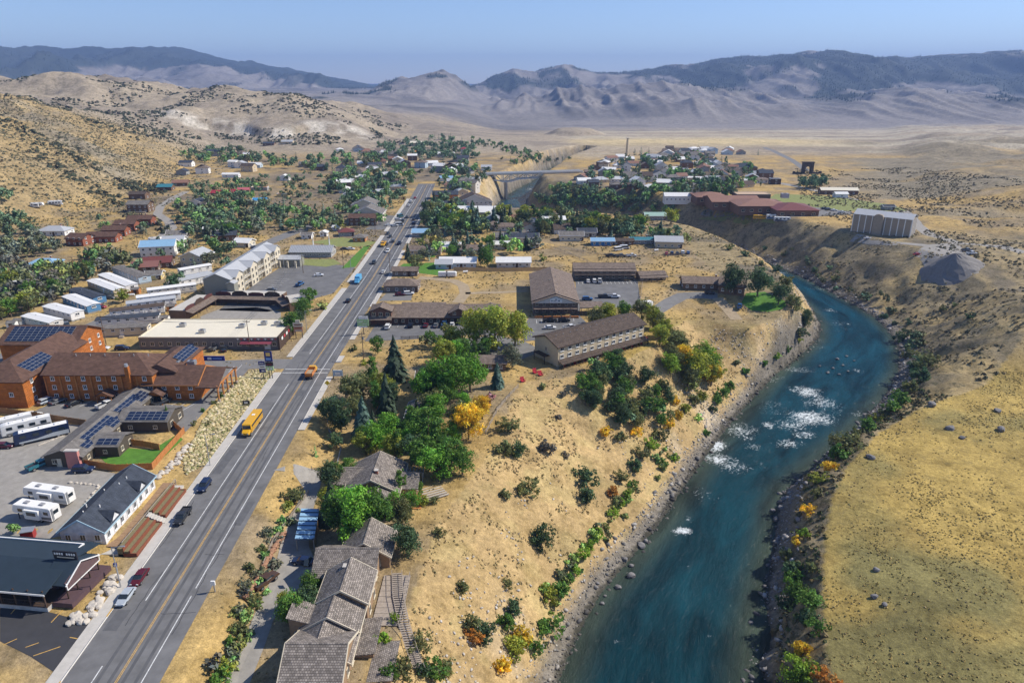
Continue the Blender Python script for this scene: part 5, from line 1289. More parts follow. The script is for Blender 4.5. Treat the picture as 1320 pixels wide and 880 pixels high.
def wrapped_building():
    (x, y, z), w, r = front((1097, 298), (1172, 306)); 
    root = thing('wrapped_building', 'long building wrapped in tan tarpaulins with white scaffold roof', 'building', (x, y, z), r)
    tp = mat('tan_tarpaulin', (.34, .285, .22), .85, .12, .8); D = 15; H = 11
    obj('wrap_wall', MB().box(0, D / 2, -1, w, D, H + 1), tp, root)
    n = 9
    for i in range(n + 1): obj('white_seam', MB().box(-w / 2 + w * i / n, -.08, 0, .5, .2, H), M_WHITE, root)
    rb = MB(); rb.slab([(-w / 2 - .3, -.3, H), (w / 2 + .3, -.3, H), (w / 2 + .3, D / 2, H + 2.4), (-w / 2 - .3, D / 2, H + 2.4)], .2); rb.slab([(-w / 2 - .3, D / 2, H + 2.4), (w / 2 + .3, D / 2, H + 2.4), (w / 2 + .3, D + .3, H), (-w / 2 - .3, D + .3, H)], .2); obj('roof', rb, R_LGREY, root)
    pr = [(-w * .13, 0), (w * .03, 0), (w * .03, H)] + [(-w * .05 + w * .08 * math.cos(a), H + 1.6 * math.sin(a)) for a in (math.pi * .25, math.pi * .5, math.pi * .75)] + [(-w * .13, H)]
    obj('front_bay', MB().prism(pr, -2.4, -.2), tp, root)
    for i in range(4): obj('end_panel', MB().box(w / 2 + .12, 2 + i * 3.6, 0, .2, .6, H), M_WHITE, root)
wrapped_building()

def school():
    x, y, z = ground(990, 276)
    root = thing('school', 'sprawling school with rust red roofs beside the sports field', 'school', (x, y, z), 0.)
    bk = mat('school_brick', (.16, .10, .075), .9, .15, 1.)
    L = lambda px, py: (ground(px, py)[0] - x, ground(px, py)[1] - y)
    for (pl, pr, d, h, rf, rm, pt) in (((905, 264), (930, 266), 22, 5, 'hip', R_RUST, .22), ((926, 270), (972, 276), 26, 5, 'gable', R_RUST, .2), ((962, 275), (1008, 280), 30, 5.5, 'hip', R_RUST, .2), ((1004, 281), (1052, 279), 28, 5, 'hip', R_MAROON, .22)):
        a, b = L(*pl), L(*pr); w = math.hypot(b[0] - a[0], b[1] - a[1])
        bar(root, (a[0] + b[0]) / 2, (a[1] + b[1]) / 2 + d / 2, w + 4, d, h, 'x', rf, pt, .8, bk, rm, M_CREAM, win={'f': (max(3, int(w / 5)), [2.4], 2.4, 1.8)})
    a = L(975, 262); bar(root, a[0], a[1] + 14, 26, 14, 6.5, 'x', 'flat', .3, .3, bk, mat('tan_flat_roof', (.50, .36, .24), .8, .1), M_CREAM)
    ac_unit(root, L(1020, 272)[0], L(1020, 272)[1] + 16, 8, 4)
school()

def bridge():
    a = ground(628, 226); b = ground(752, 222); za = 1.0
    # deck straight between the banks, truss arch of white steel below
    A = Vector((-24, 690, 1.2)); B = Vector((80, 706, 1.2))
    ra = at_z(628, 224.5, 1.2); rb_ = at_z(745, 221, 1.2)
    A = Vector((ra[0], ra[1], 1.2)); B = Vector((rb_[0], rb_[1], 1.2)); L = (B - A).length; t = math.atan2(B.y - A.y, B.x - A.x)
    root = thing('truss_bridge', 'pale steel deck truss bridge spanning the river canyon', 'bridge', (A + B) / 2, t)
    st = mat('pale_steel', (.66, .67, .65), .6, .1)
    obj('deck', MB().box(0, 0, -.5, L + 8, 9, .9), M_CONC, root)
    for s in (-1, 1): obj('parapet', MB().box(0, s * 4.4, .4, L + 8, .2, 1.0), st, root)
    n = 12
    def bot(u):  # lower chord: haunched at the two piers
        return -5.0 - 3.2 * max(math.exp(-((u - .2) / .1) ** 2), math.exp(-((u - .85) / .1) ** 2))
    for s in (-1, 1):
        m = MB()
        for i in range(n):
            u0, u1 = i / n, (i + 1) / n; x0, x1 = -L / 2 + L * u0, -L / 2 + L * u1
            m.tube((x0, s * 3.2, bot(u0)), (x1, s * 3.2, bot(u1)), .6, .6, 4); m.tube((x0, s * 3.2, -.6), (x1, s * 3.2, -.6), .5, .5, 4)
            m.tube((x0, s * 3.2, -.6), (x0, s * 3.2, bot(u0)), .42, .42, 4)
            p = (x0, -.6, x1, bot(u1)) if i % 2 else (x0, bot(u0), x1, -.6); m.tube((p[0], s * 3.2, p[1]), (p[2], s * 3.2, p[3]), .42, .42, 4)
        obj('truss', m, st, root)
    for u in (.2, .85):
        X = -L / 2 + L * u
        for s in (-1, 1): obj('pier', MB().box(X, s * 3.2, -28, 1.6, 1.6, 28 - 7.6), M_CONC, root)
    for s in (-1, 1): obj('abutment', MB().box(s * (L / 2 + 3), 0, -8, 6, 10, 7.4), M_CONC, root)
bridge()
# ---------------------------------------------------------------- mobile home park
G_MH = 'mobile homes in the park'
for (lb, pl, pr, d, wm, rm, sk, L) in [
    ('white mobile home beside the oval lawn', (30, 418), (66, 427), 5.2, M_PALEW, R_WHITE, None, None),
    ('white mobile home with blue window trim and stone skirting', (57, 405), (93, 415), 5.2, M_WHITE, R_WHITE, None, None),
    ('bright blue mobile home with white flat roof', (82, 392), (114, 405), 5.2, M_BLUEW, R_WHITE, None, None),
    ('blue mobile home with dark grey roof', (90, 383), (122, 394), 5.2, M_BLUEW, R_SLATE, None, None),
    ('tan mobile home with white roof beside round green tree', (114, 371), (148, 384), 5.2, M_TAN, R_WHITE, M_WOOD, None),
    ('white mobile home on orange wood skirting', (128, 363), (164, 378), 5.2, M_WHITE, R_WHITE, M_CEDAR, None),
    ('pale grey mobile home with white gable end', (146, 353), (180, 367), 5.6, M_PALEB, R_GREY, None, None),
    ('long cream mobile home with dark windows above the log hotel', (103, 437), (191, 432), 5.0, M_CREAM, R_GREY, None, None),
    ('long white mobile home with charcoal roof', (125, 424), (206, 417), 4.6, M_WHITE, R_SLATE, None, None),
    ('white mobile home with dark brown roof', (143, 412), (213, 404), 4.6, M_WHITE, R_DKBR, None, None),
    ('white mobile home with blue grey roof and orange deck', (165, 402), (228, 394), 4.6, M_WHITE, R_LGREY, None, None),
    ('white mobile home with white ribbed roof', (178, 394), (234, 387), 4.4, M_WHITE, R_WHITE, None, None),
    ('white mobile home with brown trimmed long roof', (192, 384), (254, 376), 4.4, M_PALEW, R_WHITE, None, None),
    ('double wide home with pale grey roof below the two storey house', (232, 372), (278, 362), 8.0, M_WHITE, R_LGREY, None, None),
    ('low white home behind the double wide', (234, 357), (274, 350), 4.4, M_WHITE, R_WHITE, None, None)]:
    mobile_home(lb, pl, pr, d, wm, rm, skirt=sk, L=L)

# ---------------------------------------------------------------- houses, near to far
HL = [
 # label, px, py, w, d, h, rot, ridge, roof, wall, roof mat, floors
 ('big white two storey house with pale blue metal roof', 204, 331, 17, 11, 5.6, 12, 'x', 'gable', M_WHITE, R_BLUEM, 2),
 ('white house with pale metal roof beside the blue roofed one', 224, 323, 11, 9, 5.4, 12, 'x', 'gable', M_WHITE, R_LGREY, 2),
 ('brown house under a maroon metal roof', 203, 346, 13, 10, 2.8, 14, 'x', 'gable', M_BROWNW, R_MAROON, 1),
 ('low brown house with faded maroon roof', 187, 351, 12, 9, 2.6, 14, 'x', 'gable', M_BROWNW, mat('faded_maroon_roof', (.24, .11, .09), .6, .12), 1),
 ('small pale yellow house by the park lane', 198, 361, 7, 6, 2.6, 10, 'x', 'gable', M_YELW, R_GREY, 1),
 ('tan two storey house with balconies and pale grey roof', 248, 345, 12, 11, 5.6, -8, 'y', 'gable', M_TAN, R_LGREY, 2),
 ('grey shed roofed garage behind the white house', 228, 309, 11, 8, 3.0, 14, 'x', 'gable', M_GREYW, R_GREY, 1),
 ('green house with pale blue metal roof in the thicket', 54, 348, 14, 9, 2.9, 8, 'x', 'hip', mat('sage_siding', (.36, .44, .30), .8, .08), R_BLUEM, 1),
 ('white porch house with pale grey roof under the hillside', 66, 304, 17, 10, 3.0, 0, 'x', 'hip', M_WHITE, R_LGREY, 1),
 ('red log cabin with brown roof below the hillside', 97, 317, 11, 10, 4.2, -10, 'x', 'gable', M_REDW, R_BROWN, 2),
 ('dark red row house lowest on the slope', 130, 313, 17, 9, 3.6, 4, 'x', 'gable', M_REDW, R_BROWN, 1),
 ('dark red row house second up the slope', 147, 305, 13, 9, 4.0, 6, 'x', 'gable', M_REDW, R_BROWN, 1),
 ('dark red row house third up the slope', 161, 298, 12, 9, 4.4, 6, 'x', 'gable', M_REDW, R_BROWN, 1),
 ('dark red row house highest on the slope', 180, 292, 15, 9, 4.6, 6, 'x', 'gable', M_REDW, R_BROWN, 1),
 ('dark brown hillside house with grey gable and deck', 178, 274, 15, 10, 5.6, 2, 'x', 'gable', M_BROWNW, R_GREY, 2),
 ('dark brown cabin standing above the hillside house', 177, 257, 13, 8, 4.0, 0, 'x', 'gable', M_BROWNW, R_DKBR, 1),
 ('brown house with slate roof and small gable behind garden trees', 290, 311, 13, 9, 3.4, 12, 'x', 'gable', M_BROWNW, R_SLATE, 1),
 ('pale blue gabled house with white roof among the trees', 273, 305, 10, 9, 3.2, 10, 'x', 'gable', M_PALEB, R_WHITE, 1),
 ('cream house with pale roof beside the back street', 311, 319, 9, 8, 2.8, -10, 'x', 'gable', M_CREAM, R_WHITE, 1),
 ('small pale house at the foot of the thicket', 24, 375, 7, 6, 2.6, 5, 'x', 'gable', M_WHITE, R_WHITE, 1),
 ('teal roofed house below the hill slope', 212, 246, 12, 9, 3.2, 5, 'x', 'gable', M_BROWNW, R_TEAL, 1),
 ('rust roofed house beside the teal roof', 232, 240, 13, 9, 3.0, 8, 'x', 'gable', M_BROWNW, R_RUST, 1),
 ('black and white house high on the slope', 239, 215, 14, 9, 4.4, 0, 'x', 'gable', M_WHITE, R_SLATE, 1),
 ('dark gabled house on the slope', 234, 226, 10, 8, 4.0, 0, 'y', 'gable', M_GREYW, R_SLATE, 1),
 ('red roofed barn among the orchard trees', 281, 254, 11, 8, 3.2, 0, 'x', 'gable', M_REDW, R_RED, 1),
 ('long red roofed barn among the orchard trees', 301, 253, 13, 8, 3.2, -3, 'x', 'gable', M_REDW, R_RED, 1),
 ('pink red roofed shed joined to the barns', 314, 250, 9, 7, 3.2, 12, 'x', 'gable', M_REDW, mat('pink_red_roof', (.45, .13, .14), .6, .12), 1),
 ('little white gabled chapel house in the trees', 252, 266, 8, 8, 3.6, -12, 'y', 'gable', M_WHITE, R_SLATE, 1),
 ('blue tarpaulin roofed shed in the scrub', 335, 263, 11, 7, 2.6, 0, 'x', 'gable', M_GREYW, mat('bright_blue_roof', (.06, .28, .55), .5, .08), 1),
 ('orange storage building above the scrub field', 334, 246, 14, 6, 2.8, 0, 'x', 'flat', M_GREYW, R_ORANGE, 1),
 ('yellow container shed in the scrub field', 364, 254, 9, 5, 2.4, 0, 'x', 'flat', M_YELW, R_ORANGE, 1),
 ('long white trailer in the dry field', 297, 229, 16, 6, 3.0, 0, 'x', 'gable', M_WHITE, R_WHITE, 1),
 ('white gabled farmhouse beyond the field', 309, 217, 11, 9, 5.0, 0, 'y', 'gable', M_WHITE, R_LGREY, 2),
 ('white and red house in the dry field', 366, 233, 9, 8, 3.4, 5, 'y', 'gable', M_WHITE, R_WHITE, 1),
 ('long brown house on the field edge', 394, 215, 15, 9, 3.0, 0, 'x', 'gable', M_TAN, R_GREY, 1),
 ('black roofed house on the field edge', 412, 220, 16, 10, 4.0, 4, 'x', 'hip', M_BROWNW, R_SLATE, 1),
 ('pale roofed ranch house on the hill bench', 370, 186, 16, 10, 3.0, 0, 'x', 'gable', M_TAN, R_LGREY, 1),
 ('dark ranch house on the hill bench', 346, 188, 16, 9, 3.0, 0, 'x', 'gable', M_BROWNW, R_SLATE, 1),
 ('cream gabled inn beside the highway lot', 474, 286, 20, 14, 5.6, 0, 'y', 'gable', M_CREAM, R_GREY, 2),
 ('cream inn wing behind the highway inn', 470, 274, 18, 14, 5.4, 0, 'y', 'gable', M_CREAM, R_GREY, 2),
 ('long brown two storey lodge with dark roof', 467, 291, 17, 9, 5.0, 0, 'x', 'gable', M_BROWNW, R_BROWN, 2),
 ('grey cottage with maroon hip roof by the park', 447, 305, 9, 8, 2.8, 15, 'x', 'hip', M_GREYW, R_MAROON, 1),
 ('tiny white shed at the park edge', 417, 305, 4, 4, 2.4, 0, 'y', 'gable', M_WHITE, R_WHITE, 1),
 ('white shed with pointed roof in the park', 433, 298, 4, 4, 2.4, 0, 'x', 'gable', M_WHITE, R_WHITE, 1),
 ('small white cottage between park trees', 395, 308, 6, 5, 2.4, 0, 'x', 'gable', M_WHITE, R_GREY, 1),
 ('wooden park pavilion with hip roof', 463, 312, 7, 7, 2.6, 0, 'x', 'hip', M_CEDAR, R_GREY, 1),
 ('dark store with brown hip roof beside the highway', 517, 377, 15, 9, 3.2, 0, 'x', 'hip', M_GREYB, R_TAUPE, 1),
 ('low brown shed roofed annex above the dark store', 522, 356, 12, 6, 2.6, 0, 'x', 'gable', M_GREYB, R_TAUPE, 1),
 ('pale blue bungalow with white roof behind the wooden fence', 590, 346, 18, 9, 2.9, 0, 'x', 'gable', M_PALEB, R_WHITE, 1),
 ('pale blue cabin beside the bungalow', 572, 347, 8, 7, 2.7, 0, 'x', 'gable', M_PALEB, R_LGREY, 1),
 ('white bungalow with pale roof above the gabled motel', 662, 345, 17, 8, 2.8, 0, 'x', 'gable', M_PALEW, R_WHITE, 1),
 ('grey roofed house west of the yellow tree', 548, 329, 17, 7, 2.8, 0, 'x', 'gable', M_TAN, R_TAUPE, 1),
 ('pale roofed house between spruces', 578, 325, 12, 9, 2.8, -10, 'x', 'gable', M_PALEW, R_WHITE, 1),
 ('tan house behind the spruce hedge', 606, 328, 13, 8, 2.8, 0, 'x', 'gable', M_TAN, R_TAUPE, 1),
 ('house with pale blue roof near the highway', 541, 306, 9, 8, 2.8, 0, 'x', 'gable', M_GREYW, R_BLUEM, 1),
 ('small white roofed garage in the garden', 648, 321, 10, 6, 2.6, 0, 'x', 'gable', M_PALEW, R_WHITE, 1),
 ('long low house with grey roof and white windows', 672, 312, 20, 8, 2.8, 0, 'x', 'gable', M_CREAM, R_SLATE, 1),
 ('grey roofed bungalow joined to the long house', 652, 311, 14, 8, 2.8, 0, 'x', 'gable', M_CREAM, R_GREY, 1),
 ('taupe roofed bungalow beneath the spruce', 652, 298, 14, 8, 2.8, 0, 'x', 'hip', M_PALEW, R_TAUPE, 1),
 ('white gabled barn house by the river trees', 633, 291, 10, 9, 4.6, 0, 'y', 'gable', M_PALEB, R_LGREY, 1),
 ('low pale cottage beside the white barn house', 627, 295, 13, 8, 2.6, 0, 'x', 'gable', M_PALEW, R_TAUPE, 1),
 ('long hall with bright white metal roof', 615, 283, 36, 14, 5.0, -2, 'x', 'gable', M_TAN, R_WHITE, 1),
 ('wide pale gabled lodge with dark brown roof', 612, 269, 26, 16, 4.6, 10, 'y', 'gable', M_PALEW, R_DKBR, 2),
 ('long low building with charcoal roof beside the highway', 580, 272, 24, 13, 3.4, 6, 'x', 'gable', M_BROWNW, R_SLATE, 1),
 ('orange brown shopfront with grey roof', 574, 257, 20, 11, 3.6, 4, 'x', 'gable', M_CEDAR, R_SLATE, 1),
 ('tan roofed house among highway trees', 582, 243, 13, 9, 3.2, 0, 'x', 'hip', M_TAN, R_RUST, 1),
 ('teal white roofed shop among highway trees', 575, 234, 12, 8, 3.0, 0, 'x', 'gable', M_WHITE, R_BLUEM, 1),
 ('bright blue cabin at the dry field edge', 777, 317, 13, 6, 2.8, 0, 'x', 'gable', mat('bright_blue_siding', (.04, .18, .42), .7, .08), R_BLUEM, 1),
 ('grey metal workshop above the parked trucks', 862, 320, 15, 10, 3.8, -6, 'x', 'gable', M_TAN, R_LGREY, 1),
 ('pale teal trailer by the workshop', 828, 315, 14, 5, 2.6, 0, 'x', 'gable', M_GREYW, R_TEAL, 1),
 ('low brown shed between trailer and cabin', 803, 316, 12, 5, 2.4, 0, 'x', 'gable', M_BROWNW, R_DKBR, 1),
 ('cream house with grey roof at the field fence', 737, 311, 14, 8, 3.4, 0, 'x', 'gable', M_CREAM, R_GREY, 1),
 ('dark roofed house beside the cream field house', 757, 306, 11, 8, 3.2, 0, 'x', 'gable', M_GREYW, R_SLATE, 1),
 ('small white hut on the dry field', 689, 320, 5, 4, 2.6, 0, 'x', 'gable', M_WHITE, R_WHITE, 1),
 ('low brown riverside house with long taupe roof', 912, 374, 22, 9, 2.8, -4, 'x', 'gable', M_BROWNW, R_TAUPE, 1),
 ('brown riverside gable house beside the lawn', 942, 380, 11, 9, 3.4, -20, 'x', 'gable', M_BROWNW, R_TAUPE, 1),
 ('white walled garden house hidden by bright green trees', 560, 503, 11, 8, 3.0, 0, 'x', 'gable', M_WHITE, R_DKBR, 1),
 ('grey garden shed among the green trees', 540, 550, 7, 9, 2.4, 0, 'y', 'gable', M_GREYW, R_GREY, 1),
 ('brown roofed cabin under the silver tree', 632, 478, 10, 7, 2.6, 0, 'x', 'gable', M_BROWNW, R_TAUPE, 1),
 ('white long roofed building behind the school', 884, 264, 34, 10, 4.0, -2, 'x', 'gable', M_WHITE, R_WHITE, 1),
 ('large dark barn roof at the edge of the far town', 961, 222, 24, 16, 5.0, 0, 'x', 'hip', M_BROWNW, R_NAVY, 1),
 ('low cream roofed depot beyond the sports field', 1082, 251, 30, 8, 3.6, -4, 'x', 'gable', M_BROWNW, R_CREAM, 1),
 ('small white shed below the depot', 1085, 255, 10, 6, 3.0, 0, 'x', 'gable', M_WHITE, R_WHITE, 1),
 ('small dark hut at the sports field end', 1146, 271, 8, 5, 2.6, 0, 'x', 'gable', M_GREYW, R_SLATE, 1),
 ('black tower hut beside the arch road', 1000, 238, 9, 7, 5.0, 0, 'x', 'flat', M_TRIMD, R_SLATE, 2),
 ('green roofed cabin on the far canyon edge', 845, 284, 14, 8, 3.0, 0, 'x', 'gable', M_GREYW, mat('pale_green_roof', (.32, .46, .38), .6, .1), 1),
 ('red and white lookout house on the bluff', 598, 199, 8, 8, 7.0, 0, 'x', 'hip', M_PALEW, R_RED, 2),
 ('grey lodge below the lookout house', 594, 209, 18, 12, 4.6, 0, 'x', 'gable', M_GREYW, R_SLATE, 1),
 ('white house at the bridge end', 627, 220, 11, 9, 3.6, 0, 'x', 'gable', M_WHITE, R_LGREY, 1),
 ('long cream lodge on the far rise', 536, 189, 18, 10, 4.6, 0, 'x', 'gable', M_TAN, R_CREAM, 1),
 ('orange roofed house on the far rise', 541, 200, 12, 9, 3.2, 0, 'x', 'gable', M_TAN, R_ORANGE, 1),
 ('long pale roofed row below the bluff', 573, 202, 24, 9, 3.2, 0, 'x', 'gable', M_PALEW, R_WHITE, 1),
]
for q in HL:
    far = q[2] < 262
    house(q[0], q[1], q[2], q[3], q[4], q[5], q[6], q[7], q[8], .42 if q[8] != 'flat' else .3, q[9], q[10], M_WHITE, q[11], far=far, chim=(not far and q[3] > 12 and q[11] == 1 and q[1] % 3 == 0), deck=('deck' in q[0] or 'balcon' in q[0]), base=2.5, fascia=(None if far or q[8] != 'gable' else (M_WHITE if q[9] not in (M_BROWNW, M_GREYB, M_REDW) else M_TRIMD)))

# ---------------------------------------------------------------- far town across the river
FT_W = [('white', M_WHITE), ('white', M_WHITE), ('cream', M_CREAM), ('tan', M_TAN), ('grey', M_GREYW), ('brown', M_BROWNW), ('pale', M_PALEW), ('pale blue', M_PALEB)]
FT_R = [('grey shingle', R_GREY), ('slate', R_SLATE), ('brown', R_TAUPE), ('white metal', R_WHITE), ('white metal', R_WHITE), ('rust red', R_RUST), ('pale metal', R_LGREY), ('dark brown', R_DKBR)]
_rs = random.Random(5); _placed = []
def far_house(px, py, grp, where, big=False):
    x, y, z = ground(px, py)
    if abs(x - float(road_x(y))) < 20 and y < 720: return False
    for (a, b) in _placed:
        if math.hypot(a - x, b - y) < (12.5 if y > 420 else 13): return False
    _placed.append((x, y))
    wn_, wm = _rs.choice(FT_W); rn, rm = _rs.choice(FT_R)
    w = _rs.uniform(9, 15) * (1.5 if big else 1); fl = 2 if _rs.random() < .3 else 1
    house('%s house with %s roof %s' % (wn_, rn, where), px, py, w, _rs.uniform(7.5, 10), 2.8 * fl + .3, _rs.choice((0, 0, 8, -12, 20, -25)), _rs.choice('xxy'), _rs.choice(('gable', 'gable', 'hip')), _rs.uniform(.35, .6), wm, rm, M_WHITE, fl, grp, far=True, base=3)
    return True
for q in HL: _placed.append(ground(q[1], q[2])[:2])
def sprinkle(poly, n, grp, where):
    P = np.array(poly, float); k = 0; t = 0
    while k < n and t < n * 30:
        t += 1; px = _rs.uniform(P[:, 0].min(), P[:, 0].max()); py = _rs.uniform(P[:, 1].min(), P[:, 1].max())
        if inside(P, np.array([px]), np.array([py]))[0]:
            x, y, z = ground(px, py)
            if z < -1.5 or y > 1300: continue
            k += far_house(px, py, grp, where)
sprinkle([(745, 232), (770, 212), (800, 203), (850, 198), (905, 200), (935, 212), (990, 228), (985, 240), (930, 252), (870, 250), (830, 262), (800, 262), (760, 250)], 100, 'houses of the far town across the river', 'in the far town across the river')
sprinkle([(725, 262), (745, 248), (800, 262), (850, 268), (862, 276), (800, 272)], 14, 'houses on the far canyon rim', 'on the far canyon rim')
sprinkle([(860, 196), (950, 194), (960, 200), (870, 202)], 12, 'white trailers beyond the far town', 'beyond the far town')
sprinkle([(440, 214), (520, 204), (590, 214), (604, 226), (560, 238), (520, 262), (470, 262), (430, 250)], 34, 'houses where the highway leaves town', 'where the highway leaves town')
sprinkle([(560, 222), (612, 222), (606, 250), (560, 262)], 8, 'houses between highway and bluff', 'between the highway and the bluff')
sprinkle([(410, 192), (480, 186), (520, 190), (520, 202), (430, 206)], 9, 'houses under the far hills', 'under the far hills')
sprinkle([(230, 212), (300, 196), (340, 206), (330, 222), (250, 232)], 9, 'houses along the hill foot', 'along the hill foot')
sprinkle([(650, 288), (720, 288), (735, 302), (660, 306)], 6, 'houses near the river trees', 'near the river trees')
# ---------------------------------------------------------------- vehicles
PAINT = {}
def paint(n):
    c = {'white': (.72, .72, .71), 'silver': (.42, .46, .50), 'black': (.012, .012, .014), 'navy': (.015, .028, .075), 'blue': (.04, .12, .28), 'maroon': (.10, .012, .02), 'red': (.35, .02, .02), 'grey': (.14, .145, .15), 'tan': (.42, .34, .22),
         'yellow': (.75, .40, .02), 'green': (.03, .10, .06), 'brown': (.09, .05, .03), 'light blue': (.12, .42, .68), 'orange': (.6, .2, .03), 'teal': (.03, .16, .2), 'dark': (.03, .032, .036)}[n]
    return mat('paint_' + n.replace(' ', '_'), c, .28, .04, 2., 0, .1, .5)
def loft(st, caps=True):
    """sections: list of (x, [(y, z)...]) with equal counts, closed rings"""
    m = MB(); n = len(st[0][1]); V = [(x, y, z) for x, r in st for y, z in r]; Fs = []
    for i in range(len(st) - 1):
        for j in range(n): a = i * n + j; b = i * n + (j + 1) % n; Fs.append((a, b, b + n, a + n))
    Fs += [tuple(range(n - 1, -1, -1)), tuple((len(st) - 1) * n + k for k in range(n))]
    return m.add(V, Fs)
def ring(hw, z0, z1, tuck=.12): 
    zm = z0 + (z1 - z0) * .55
    return [(-hw + tuck, z0), (hw - tuck, z0), (hw, z0 + .15), (hw, zm), (hw - .1, z1), (-hw + .1, z1), (-hw, zm), (-hw, z0 + .15)]
CARK = {}
def car_kind(k):
    if k in CARK: return CARK[k]
    D = {}
    if k == 'sedan': L, hw, zb, zc, R = 4.7, .9, .92, 1.45, .33; top = [(-2.0, .88), (-1.2, 1.42), (.35, 1.45), (1.25, .93)]; prof = [(-2.35, .55, .72), (-2.2, .38, .92), (-1.9, .3, .97), (1.1, .3, .95), (1.9, .3, .84), (2.25, .36, .74), (2.35, .45, .62)]
    elif k == 'suv': L, hw, zb, zc, R = 4.8, .96, 1.05, 1.78, .38; top = [(-2.25, 1.05), (-1.95, 1.72), (.45, 1.78), (1.2, 1.1)]; prof = [(-2.4, .55, .95), (-2.3, .42, 1.08), (1.1, .38, 1.1), (2.0, .38, 1.02), (2.3, .42, .9), (2.4, .5, .75)]
    elif k == 'van': L, hw, zb, zc, R = 5.6, 1.0, 1.15, 2.3, .38; top = [(-2.72, 1.1), (-2.65, 2.25), (1.5, 2.3), (2.2, 1.2)]; prof = [(-2.8, .5, 1.1), (-2.75, .4, 1.2), (2.1, .4, 1.2), (2.6, .42, 1.05), (2.8, .5, .8)]
    else: L, hw, zb, zc, R = 5.7, 1.0, 1.05, 1.85, .42; top = [(-.55, 1.05), (-.4, 1.78), (.9, 1.85), (1.6, 1.12)]; prof = [(-2.85, .6, 1.0), (-2.75, .5, 1.08), (1.5, .48, 1.12), (2.4, .48, 1.05), (2.75, .5, .92), (2.85, .6, .78)]
    D['body'] = loft([(x, ring(hw * (1 if abs(x) < 1.9 else .93), a, b)) for x, a, b in prof]).mesh('body')
    tw = .8 if k != 'van' else .92
    D['glass'] = loft([(x, [(-hw * (.97 if i in (0, 3) else tw) + .02, zb - .1), (hw * (.97 if i in (0, 3) else tw) - .02, zb - .1), (hw * tw, z - .05), (-hw * tw, z - .05)]) for i, (x, z) in enumerate(top)]).mesh('windows')
    D['roof'] = loft([(top[1][0] - .05, [(-hw * tw - .03, top[1][1] - .12), (hw * tw + .03, top[1][1] - .12), (hw * tw - .05, top[1][1] + .02), (-hw * tw + .05, top[1][1] + .02)]), (top[2][0] + .05, [(-hw * tw - .03, top[2][1] - .12), (hw * tw + .03, top[2][1] - .12), (hw * tw - .05, top[2][1] + .02), (-hw * tw + .05, top[2][1] + .02)])]).mesh('roof')
    if k == 'pickup':
        b = MB(); b.box(-1.7, 0, 1.02, 2.1, 1.65, .1); D['bed'] = b.mesh('bed')
        r = MB(); r.box(-1.7, .93, 1.05, 2.3, .12, .35); r.box(-1.7, -.93, 1.05, 2.3, .12, .35); r.box(-2.8, 0, 1.05, .1, 1.98, .35); D['rail'] = r.mesh('bed_side')
    D['tyre'] = MB().tube((0, -.11, 0), (0, .11, 0), R, R, 14).mesh('wheel'); D['rim'] = MB().tube((0, -.125, 0), (0, .125, 0), R * .6, R * .6, 10).mesh('rim')
    D['wp'] = [(sx * L * .3, sy * (hw - .1), R) for sx in (-1, 1) for sy in (-1, 1)]
    D['head'] = MB().box(0, 0, 0, .12, .36, .16).mesh('headlight'); D['L'] = L; D['hw'] = hw; D['zb'] = zb
    CARK[k] = D; return D
def car(label, x, y, rz, kind, col, group=None, far=False, z=None):
    D = car_kind(kind)
    x, y = float(x), float(y)
    zz = float(hgt(x, y)) + .055 if z is None else z
    root = thing({'sedan': 'car', 'suv': 'suv', 'van': 'van', 'pickup': 'pickup_truck'}[kind], label, {'sedan': 'car', 'suv': 'car', 'van': 'van', 'pickup': 'pickup'}[kind], (x, y, zz), rz, group)
    p = paint(col)
    obj('body', D['body'], p, root); obj('windows', D['glass'], M_GLASS, root); obj('roof', D['roof'], p, root)
    if 'bed' in D: obj('bed', D['bed'], M_STEELD, root); obj('bed_side', D['rail'], p, root)
    for w in D['wp']:
        t = obj('wheel', D['tyre'], M_TYRE, root, w)
        if not far: obj('rim', D['rim'], M_RIM, t)
    for s in (-1, 1):
        obj('headlight', D['head'], M_HEADL, root, (D['L'] / 2 - .08, s * D['hw'] * .66, D['zb'] * .68))
        obj('tail_light', D['head'], M_TAILL, root, (-D['L'] / 2 + .06, s * D['hw'] * .68, D['zb'] * .75))
    return root
def cpx(label, px, py, deg, kind, col, group=None, far=False):
    x, y, z = ground(px, py); return car(label, x, y, math.radians(deg), kind, col, group, far)
UP, DN = 91, -89
